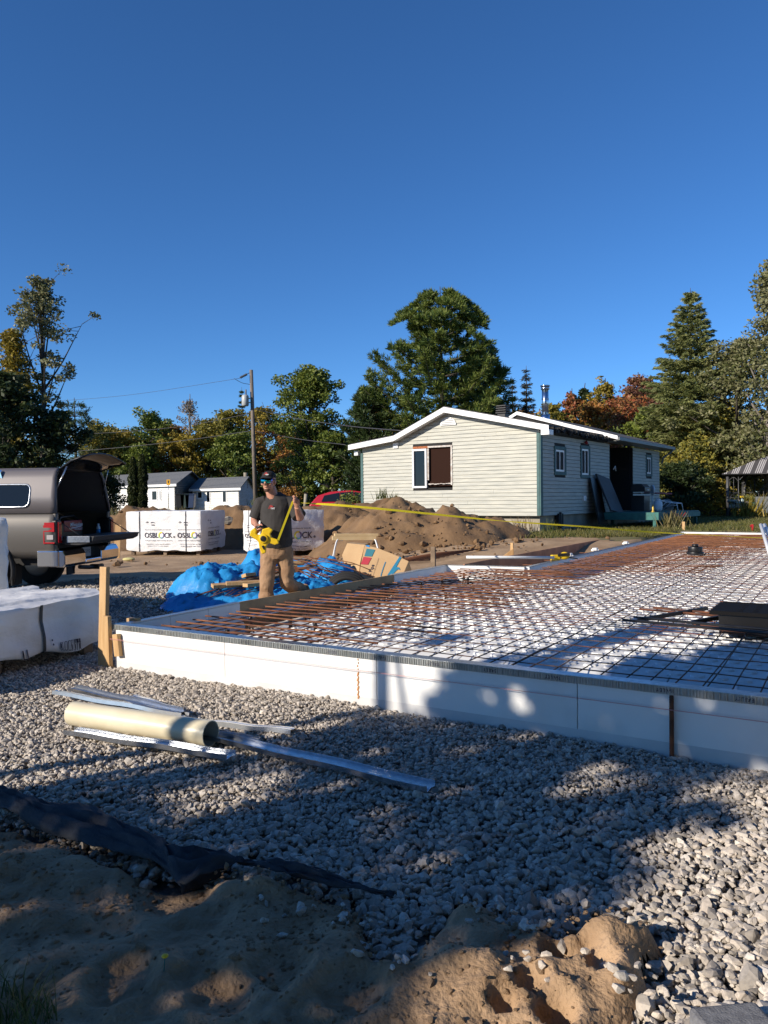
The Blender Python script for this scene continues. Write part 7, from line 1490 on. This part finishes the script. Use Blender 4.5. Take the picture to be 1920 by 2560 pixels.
# ------------------------------------------------------------------ two white houses far left
def cottage(label, A, B, C, ze, zr, over, wallm, wins, chim=None, gm=None):
    """A front left corner, B front right corner, C rear right corner (ground points)"""
    A, B, C = [Vector(p) for p in (A, B, C)]; t = empty('white_house', (A + B) / 2 , 0, label, 'house', 'white houses beyond the dirt bank'); e1 = (B - A).normalized(); e2 = (C - B).normalized(); w = (B - A).length; d_ = (C - B).length; z0 = A.z
    m = MB(); m.add([A, B, C, A + (C - B)] + [p + up * (ze - z0) for p in (A, B, C, A + (C - B))], [(0, 1, 5, 4), (1, 2, 6, 5), (2, 3, 7, 6), (3, 0, 4, 7)]); b_ = len(m.v)
    n1 = Vector((e1.y, -e1.x, 0)); clap(m, Vector((A.x, A.y, 0)) + n1 * .01, e1, n1, lambda z: (0, w), z0, ze, .16, [], 2, .02)
    m.build('wall', wallm, t)
    m = MB()
    mid = (B + C) / 2; n2 = Vector((e2.y, -e2.x, 0)); clap(m, Vector((B.x, B.y, 0)) + n2 * .01, e2, n2, lambda z: (0, d_) if z < ze else ((z - ze) / (zr - ze) * d_ / 2, d_ - (z - ze) / (zr - ze) * d_ / 2), z0, zr - .05, .16, [], 3, .02); m.build('gable_wall', gm or wallm, t)
    for s_ in (0, 1):
        m = MB(); o_ = A - e1 * over if s_ == 0 else A + e2 * d_ - e1 * over; rdg = A + e2 * (d_ / 2) - e1 * over; p0 = Vector((o_.x, o_.y, ze)) + e2 * (-.25 if s_ == 0 else .25) - up * .08; p1 = Vector((rdg.x, rdg.y, zr)); L_ = e1 * (w + 2 * over)
        v = [p0, p0 + L_, p1 + L_, p1]; m.add(v + [p + up * .07 for p in v], [(0, 3, 2, 1), (4, 5, 6, 7), (0, 1, 5, 4), (1, 2, 6, 5), (2, 3, 7, 6), (3, 0, 4, 7)]); m.build('roof', mat('pale_grey_shingles', (.17, .175, .18), .9, col2=(.11, .115, .12), nscale=12), t)
    m = MB(); q = Vector((A.x, A.y, ze - .12)) - e1 * over - e2 * .28; m.bar(q, q + e1 * (w + 2 * over), .03, .16); m.build('fascia', M_whitevinyl, t)
    for (u, z, ww, hh_) in wins:
        m = MB(); c = Vector((A.x, A.y, z)) + e1 * u - e2 * .02; rz = math.atan2(e1.y, e1.x)
        for sx_ in (-1, 1): m.box(c + e1 * (sx_ * (ww / 2 + .04)), (.08, .08, hh_ + .16), rz)
        for sz_ in (-1, 1): m.box(c + up * (sz_ * (hh_ / 2 + .04)), (ww, .078, .08), rz)
        o = m.build('window', M_whitevinyl, t); ho = HP(o, t); m = MB(); m.box(c, (ww, .05, hh_), rz); m.build('pane', M_glass, ho)
    if chim: m = MB(); m.tube([Vector((chim[0], chim[1], ze)), Vector((chim[0], chim[1], zr + .35))], .14, 10); m.build('chimney', M_conc, t)
    return t
A = at(482, 1252, 55); B = at(597, 1252, 52); C = at(634, 1252, 56.5)
for p in (A, B, C): p.z = .25
e1 = (B - A); wb = e1.length
ch = at(614, 1200, 54.5)
cottage('low white cottage with peeling siding left of the utility pole', A, B, C, 2.42, 3.15, .3, M_sidingw, [(wb * .17, 1.95, .42, .40), (wb * .36, 1.80, .30, .70), (wb * .71, 1.80, .32, .70)], (ch.x, ch.y))
A = at(232, 1252, 60); B = at(437, 1252, 53); C = at(508, 1252, 60)
for p in (A, B, C): p.z = .25
wb = (B - A).length
cottage('long white house with dark roof behind the cedar columns', A, B, C, 2.75, 3.65, .35, M_sidingw, [(wb * .78, 1.95, .55, .60), (wb * .845, 1.95, .10, .62), (wb * .30, 1.9, .8, .7)], None, mat('grey_gable', (.10, .11, .10), .7))
t = empty('road_sign', at(421, 1262, 47), 0, 'orange square sign on a thin post before the white house', 'sign'); m = MB(); q = at(421, 1206, 47); m.box(q, (.22, .02, .34)); m.build('sign_panel', mat('sign_orange', (.80, .42, .02), .5), t)
m = MB(); m.box(q + Vector((0, -.015, .02)), (.05, .012, .14)); m.box(q + Vector((0, -.015, .09)), (.09, .012, .04)); m.build('symbol', M_print, t); m = MB(); m.tube([at(421, 1270, 47.05), at(421, 1205, 47.05)], .02, 6); m.build('post', M_galv, t)
for x, c_, lab in ((450, M_black, 'dark bin'), (462, mat('dark_green_plastic', (.02, .04, .035), .5), 'dark green bin'), (474, mat('navy_plastic', (.02, .04, .10), .5), 'navy blue bin')):
    q = at(x, 1262, 50.5); t = empty('wheelie_bin', q, 0, lab + ' between the two white houses', 'bin', 'bins between the white houses'); m = MB(); m.prism([(-.24, 0), (.24, 0), (.30, .85), (-.30, .85)], ex, ez, q + up * -.2, (0, .55, 0)); m.build('bin_body', c_, t, bevel=.02); m = MB(); m.box(q + Vector((0, .26, .69)), (.66, .62, .07)); m.build('lid', c_, t, bevel=.02)
# ------------------------------------------------------------------ gazebo and garden things at the right edge
GF = Vector((16.97, 38.0, .46)); r1 = Vector((.80, -.60, 0)); r2 = Vector((.60, .80, 0)); t = empty('gazebo', GF, 0, 'black metal gazebo with a faded striped canopy at the right edge', 'gazebo')
S_ = 3.7; hE = 2.12
def stripe_mat():
    mm = bpy.data.materials.new('striped_canopy'); mm.use_nodes = True; N = mm.node_tree.nodes; L = mm.node_tree.links; b = N['Principled BSDF']; tc = N.new('ShaderNodeTexCoord'); mp = N.new('ShaderNodeMapping'); mp.inputs['Rotation'].default_value = (0, 0, R(36.9)); L.new(tc.outputs['Object'], mp.inputs[0])
    sp = N.new('ShaderNodeSeparateXYZ'); L.new(mp.outputs[0], sp.inputs[0]); rp = N.new('ShaderNodeValToRGB'); rp.color_ramp.interpolation = 'CONSTANT'; ml = N.new('ShaderNodeMath'); ml.operation = 'MULTIPLY'; ml.inputs[1].default_value = 1.9; fr_ = N.new('ShaderNodeMath'); fr_.operation = 'FRACT'; L.new(sp.outputs[0], ml.inputs[0]); L.new(ml.outputs[0], fr_.inputs[0]); L.new(fr_.outputs[0], rp.inputs[0])
    e = rp.color_ramp.elements; w_ = (.42, .40, .39, 1); d_ = (.06, .055, .055, 1); e[0].position = 0; e[0].color = d_; e[1].position = .42; e[1].color = w_
    for p_, c_ in ((.5, d_), (.58, w_), (.68, d_), (.76, w_), (.86, d_), (.92, w_)): q = e.new(p_); q.color = c_
    L.new(rp.outputs[0], b.inputs['Base Color']); b.inputs['Roughness'].default_value = .85; return mm
m = MB(); cs = [GF + r1 * a + r2 * b + up * hE for a, b in ((-.2, -.2), (S_ + .2, -.2), (S_ + .2, S_ + .2), (-.2, S_ + .2))]; apx = GF + r1 * S_ / 2 + r2 * S_ / 2 + up * (hE + 1.0); md = [lerp(c_, apx, .55) + up * .06 for c_ in cs]
for i in range(4): j = (i + 1) % 4; m.add([cs[i], cs[j], md[j], md[i]], [(0, 1, 2, 3)]); m.add([md[i], md[j], apx], [(0, 1, 2)])
m.build('canopy', stripe_mat(), t, solid=.012)
m = MB()
for i in range(4): m.tube([cs[i] - up * .03, cs[(i + 1) % 4] - up * .03], .035, 6)
for i in range(4): m.tube([cs[i] - up * .03, md[i] - up * .03, apx - up * .03], .025, 6)
m.build('roof_frame', M_blackm, t)
M_gp = mat('grey_black_metal', (.085, .085, .09), .5, .3)
for a, b in ((0, 0), (S_, 0), (S_, S_), (0, S_)):
    c = GF + r1 * a + r2 * b; sa = -1 if a else 1; sb = -1 if b else 1; m = MB(); m.tube([c - up * .05, c + up * hE], .075, 8)
    for d_ in (r1 * sa, r2 * sb):
        m.tube([c + d_ * .5, c + d_ * .5 + up * hE], .022, 6); m.tube([c + d_ * .28 + up * .95, c + d_ * .28 + up * hE], .012, 6)
        for z in (.15, .95, 1.2): m.tube([c + up * z, c + d_ * .5 + up * z], .014, 6)
        m.tube(fine([c + up * 1.75, c + d_ * .28 + up * 1.95, c + d_ * .5 + up * 1.75], 5), .012, 6); m.tube(fine([c + d_ * .5 + up * 1.8, c + d_ * .75 + up * 2.0, c + d_ * 1.0 + up * hE], 5), .014, 6)
    m.build('corner_post', M_gp, t)
t = empty('armchair', at(1848, 1291, 36.3), 0, 'black metal armchair piled with cream cushions under the gazebo', 'armchair'); c = at(1850, 1290, 36.2)
m = MB()
for dx in (-.36, .36):
    for dy in (-.3, .3): m.tube([c + Vector((dx, dy, 0)), c + Vector((dx * .9, dy, .42)), c + Vector((dx, dy, .62))], .022, 6)
    m.tube([c + Vector((dx, -.35, .62)), c + Vector((dx, .3, .64))], .025, 6)
m.tube(fine([c + Vector((-.36, .32, .6)), c + Vector((-.2, .4, 1.0)), c + Vector((.2, .4, 1.0)), c + Vector((.36, .32, .6))], 5), .022, 6); m.build('chair_frame', M_blackm, t)
m = MB(); m.box(c + Vector((.04, 0, .46)), (.86, .62, .16)); m.box(c + Vector((.06, .02, .62)), (.78, .56, .13), R(4)); m.box(c + Vector((-.25, .1, .72)), (.35, .5, .10), R(20)); m.build('cushion', mat('cream_cushion', (.55, .47, .38), .9, col2=(.42, .35, .28), nscale=4), t, bevel=.05, seg=3)
q = at(1856, 1262, 36.6); t = empty('bottle', q, 0, 'pale blue spray bottle with yellow head standing on the armchair cushions', 'bottle'); m = MB(); m.tube([q, q + up * .02, q + up * .22, q + up * .30, q + up * .33], [.06, .085, .085, .035, .03], 12); m.build('bottle_body', mat('pale_blue_plastic', (.30, .42, .45), .3), t); m = MB(); m.box(q + up * .38 + Vector((-.03, 0, 0)), (.16, .06, .09)); m.build('spray_head', M_yellow, t, bevel=.015)
t = empty('metal_railing', at(1908, 1285, 37), 0, 'dark arched metal railing beyond the armchair at the right edge', 'railing'); m = MB(); A = at(1897, 1262, 38.5)
for i in range(9): x = A + r1 * (i * .22) ; hh_ = .55 + .9 * min(1, i / 4); m.tube([Vector((x.x, x.y, .45)), Vector((x.x, x.y, 1.15 + hh_))], .018, 6)
m.tube(fine([Vector((A.x, A.y, 1.7)), Vector(((A + r1 * .44).x, (A + r1 * .44).y, 2.15)), Vector(((A + r1 * .9).x, (A + r1 * .9).y, 2.6)), Vector(((A + r1 * 1.8).x, (A + r1 * 1.8).y, 2.62))], 5), .022, 6); m.build('railing_bars', M_gp, t)
q = at(1904, 1284, 37.2); m = MB(); m.box(q + up * .42, (.55, .5, .80), R(-20)); m.build('grey_cabinet', mat('grey_cabinet', (.17, .18, .18), .7, col2=(.10, .11, .11), nscale=14), bevel=.015, label='grey square cabinet at the right edge beyond the gazebo chair', cat='cabinet')
q = at(1892, 1275, 37.4); t = empty('teal_bucket', q, 0, 'teal plastic bucket left of the grey cabinet', 'bucket'); m = MB(); m.tube([q, q + up * .36], [.15, .19], 14); m.build('bucket_wall', mat('teal_plastic', (.02, .20, .24), .4), t); m = MB(); m.tube(fine([q + Vector((-.19, 0, .34)), q + Vector((0, -.05, .44)), q + Vector((.19, 0, .34))], 4), .008, 5); m.build('handle', M_blackm, t)
q = at(1668, 1290, 36); m = MB(); m.box(q + up * .2, (.4, .5, .9), rot=Matrix.Rotation(.2, 3, 'Y')); m.ball(q + up * .55, .26, 10, 7); m.build('tree_stump', M_palebark, bevel=.06, label='pale stump in the dark beyond the bungalow corner', cat='stump')

# ------------------------------------------------------------------ the trees behind the camera that shade the foreground
def shade_targets():
    """points on the ground, the form wall and the slab that lie in tree shade"""
    g_ = np.random.default_rng(77); out = []
    GP = [[(-2500, 2230), (-600, 2035), (0, 2010), (174, 1985), (318, 1958), (440, 1940), (470, 1945), (390, 1990), (370, 2045), (480, 2062), (620, 2020), (720, 1975), (790, 1925), (770, 1895), (735, 1885), (720, 1868), (760, 1845), (830, 1832), (900, 1812), (940, 1790), (1120, 1795), (1920, 1900), (2600, 2010), (2300, 1960), (1920, 1945), (1790, 1945), (1700, 1975), (1725, 2010), (1830, 2030), (1885, 2050), (1830, 2068), (1660, 2078), (1600, 2100), (1573, 2145), (1650, 2190), (1585, 2230), (1539, 2276), (1481, 2305), (1411, 2340), (1330, 2400), (1284, 2418), (1151, 2415), (1087, 2430), (1064, 2484), (1070, 2600), (1150, 3400), (1300, 6500), (-3000, 6500)]]
    P_ = np.stack([g_.uniform(-6.5, 5, 26000), g_.uniform(.8, 7.2, 26000), np.zeros(26000)], -1); w_ = P_[:, 1] > .95; P_ = P_[w_]
    x, y = project(P_); k_ = inpoly(x, y, GP[0]); out.append(P_[k_])
    WP = [(905, 1628), (957, 1634), (957, 1775), (905, 1770)]
    FP = [(1150, 1655), (1200, 1662), (1960, 1752), (1960, 1935), (1640, 1885), (1100, 1792), (1085, 1770), (1120, 1740), (1135, 1700)]
    n = 9000; u = g_.uniform(2.3, 6.9, n); z = g_.uniform(0, .42, n); Pw = np.array([tuple(sl(a, -.004, b)) for a, b in zip(u, z)]); x, y = project(Pw); out.append(Pw[inpoly(x, y, FP)])
    SP = [[(1470, 1690), (1563, 1630), (1632, 1625), (1675, 1645), (1740, 1612), (1829, 1594), (1960, 1600), (1960, 1760)], [(1250, 1672), (1290, 1635), (1390, 1618), (1375, 1645), (1330, 1682)], [(1375, 1620), (1420, 1590), (1540, 1565), (1650, 1545), (1640, 1562), (1540, 1590), (1440, 1618)], [(1040, 1590), (1130, 1572), (1130, 1582), (1060, 1602)]]
    n = 16000; u = g_.uniform(1.5, 7, n); v = g_.uniform(.1, 5, n); Ps = np.array([tuple(sl(a, b, .30)) for a, b in zip(u, v)]); x, y = project(Ps); k_ = np.zeros(n, bool)
    for q in SP: k_ |= inpoly(x, y, q)
    out.append(Ps[k_]); P_ = np.concatenate(out)
    x, y = project(P_)
    holes = [(1228, 1735, 30, 20), (1280, 1732, 22, 22), (1305, 1762, 20, 15), (1510, 1806, 26, 17), (1553, 1830, 13, 17), (1435, 1768, 14, 12), (1795, 1784, 14, 13), (1892, 1790, 22, 20), (1895, 1915, 30, 20), (1745, 1752, 12, 12), (1700, 1868, 50, 12), (1660, 1765, 14, 16), (1345, 1838, 18, 10), (1120, 1830, 40, 12), (1180, 1905, 30, 12), (1545, 1932, 18, 16), (1462, 1972, 24, 10), (1085, 2152, 34, 10), (850, 1975, 60, 10), (790, 2030, 60, 12), (60, 2215, 55, 14), (70, 2235, 40, 10), (195, 2108, 30, 8), (425, 2272, 18, 12), (470, 2262, 14, 8), (340, 2440, 50, 14), (235, 2460, 36, 16), (280, 2500, 60, 14), (260, 2165, 14, 8), (640, 2475, 20, 8), (550, 2530, 20, 16), (140, 2300, 24, 14), (330, 2270, 34, 12), (0, 2050, 40, 10), (470, 2190, 26, 10), (260, 1985, 90, 9), (560, 1985, 40, 7), (640, 2140, 22, 6), (150, 2150, 20, 6), (490, 2200, 16, 8), (990, 2510, 16, 14), (1010, 1935, 26, 10), (950, 2060, 26, 8)]
    keep = np.ones(len(P_), bool)
    er = .050 * FPX / np.maximum(1, P_[:, 1])
    nz_ = np.array([1 + 1.25 * n3(a * .05, b * .06, 2) + .5 * n3(a * .13, b * .15, 5) for a, b in zip(x, y)])
    for a, b, c, d in holes: keep &= ((x - a) / (c * 1.15 + er)) ** 2 + ((y - b) / (d * 1.15 + er * np.where(P_[:, 2] > .02, 1, .55))) ** 2 > np.clip(nz_, .15, 2.2)
    return P_[keep]
T_ = shade_targets(); g_ = np.random.default_rng(99)
side = (T_[:, 0] * math.cos(R(SUN_AZ)) - T_[:, 1] * math.sin(R(SUN_AZ)))       # across the light: left-far to right-near
tt = np.array([n3(a * .5, b * .5, 3) for a, b, c in T_]); dist = np.maximum(8.6, 9.8 + 1.6 * tt + g_.normal(0, .8, len(T_))); L0 = T_ - SUND * dist[:, None]; L0 += g_.normal(0, .03, L0.shape)
grp = np.digitize(side, [np.quantile(side, .36), np.quantile(side, .70)])
labs = ['leafy tree behind the camera shading the far gravel and form wall', 'broad leafy tree behind the camera shading the middle gravel', 'leafy tree close behind the camera shading the near sand']
for k_ in range(3):
    C = L0[grp == k_]; n = len(C); A = rvec(g_, n); A -= SUND * (A @ SUND)[:, None] * .75; A /= np.linalg.norm(A, axis=1, keepdims=True); B = np.cross(A, SUND + rvec(g_, n) * .45); B /= np.linalg.norm(B, axis=1, keepdims=True); s_ = g_.uniform(.09, .17, n); V, F = quads(C, A * (s_ / 2)[:, None], B * (s_ * .36)[:, None])
    cen = C.mean(0); base = Vector((cen[0] - .6, cen[1] - .4, 0)); t = empty('shade_tree', base, 0, labs[k_], 'tree', 'shade trees behind the camera')
    limbs = [([base - up * .3, base + up * cen[2] * .55, Vector(cen) + up * .6], [.16, .12, .05])]; ix = g_.choice(n, 26)
    for i in ix: q = Vector(C[i]); st = lerp(base + up * cen[2] * .45, Vector(cen), g_.uniform(.1, .9)); limbs.append(([st, lerp(st, q, .5) + up * .15, q], [.035, .022, .008]))
    m = MB()
    for pts, rad in limbs: m.tube(pts, rad, 6)
    m.build('trunk', M_bark, t); fo = fastmesh('crown', V - np.array(base), F, G_['green'], parent=t['o'])
# the slim trunk whose shadow stands on the form wall
w0 = sl(2.80, 0, .0); dh = Vector((SUND[0], SUND[1], 0)).normalized(); bt = w0 - dh * 7.5; t = empty('shade_tree', bt, 0, 'slim bare stemmed tree behind the camera whose trunk shadow crosses the form wall', 'tree', None)
m = MB(); m.tube([bt - up * .3, bt + up * 2.5, bt + up * 5.2 + Vector((.05, 0, 0))], [.075, .062, .05], 10); m.build('trunk', M_bark, t)
m = MB()
for i in range(26): z = 2.95 + .022 * i; a = EU * (.45 + .03 * i) ; q = bt + up * (3.02 + .010 * i) + EU * (.22 + .030 * i); m.tube([q - up * .28 - EU * .12 + EU * .05 * n3(i), q, q + up * .12 + EU * .10], [.006, .012, .006], 5)
m.build('twigs', M_bark, t)
# unseen trees added behind and beside the photographer to cut down the sky light
V, F, L_ = deciduous(301, 14.0, 5.6, 34000, .34, tipr=1.15, base=.22, nlimb=46, trunkr=.26)
big = tree_parts('sky_blocker_tree', (.5, -6.8, 0), 'added sky blocking tall maple right behind the photographer', 'added sky blocking maples behind the photographer', V, F, G_['green'], L_, M_bark)
for i, (x, y, s_, lab) in enumerate([(9.2, -4.5, .95, 'added sky blocking tall maple behind the photographer to the right'), (-5.5, -12.5, 1.0, 'added sky blocking tall maple far behind the photographer to the left'), (11.5, 1.8, .95, 'added sky blocking tall maple standing to the right outside the picture'), (3.5, -15, 1.15, 'added sky blocking tall maple in the second row behind the photographer'), (-.4, -4.2, .56, 'added sky blocking smaller maple closest behind the photographer'), (3.2, -2.9, .60, 'added sky blocking smaller maple at the right shoulder of the photographer')]):
    c = copy_tree(big, (x, y, 0), s_, i * 1.3); c['label'] = lab; c['group'] = 'added sky blocking maples behind the photographer'
# a stack of bundles added unseen left of the picture to shade the gravel
for z0_, h_, lab in ((.10, 1.0, 'added wrapped bundle unseen outside the left edge, lower of a shadow casting stack'), (1.08, 1.50, 'added wrapped bundle unseen outside the left edge, upper of a shadow casting stack')):
    Bundle(lab, (-5.75, 8.2, 0), Vector((-.97, .245, 0)), 1.5, Vector((.245, .97, 0)), 1.35, h_, z0_, 'added shadow casting bundles outside the left edge', seed=21 + z0_, nu=16)

# thin rusty rods lying in a loose mat before the dirt pile
for i in range(12):
    x0 = 905 + i * 6; A = at(x0, 1392 - i * 1.2, 16.6 + i * .06); B = at(x0 + 170 + 6 * i, 1386 - i * 1.6, 17.0 + i * .1); A.z = gz1(A.x, A.y) + .03; B.z = gz1(B.x, B.y) + .03
    m = MB(); m.tube([A, lerp(A, B, .5) + up * (.04 + .03 * n3(i)), B], .008, 5); m.build('ground_rod', M_rustb if i % 2 else M_rust, label='rusty rod lying in a loose row on the dirt before the pile', cat='rod', group='rods on the dirt before the pile')
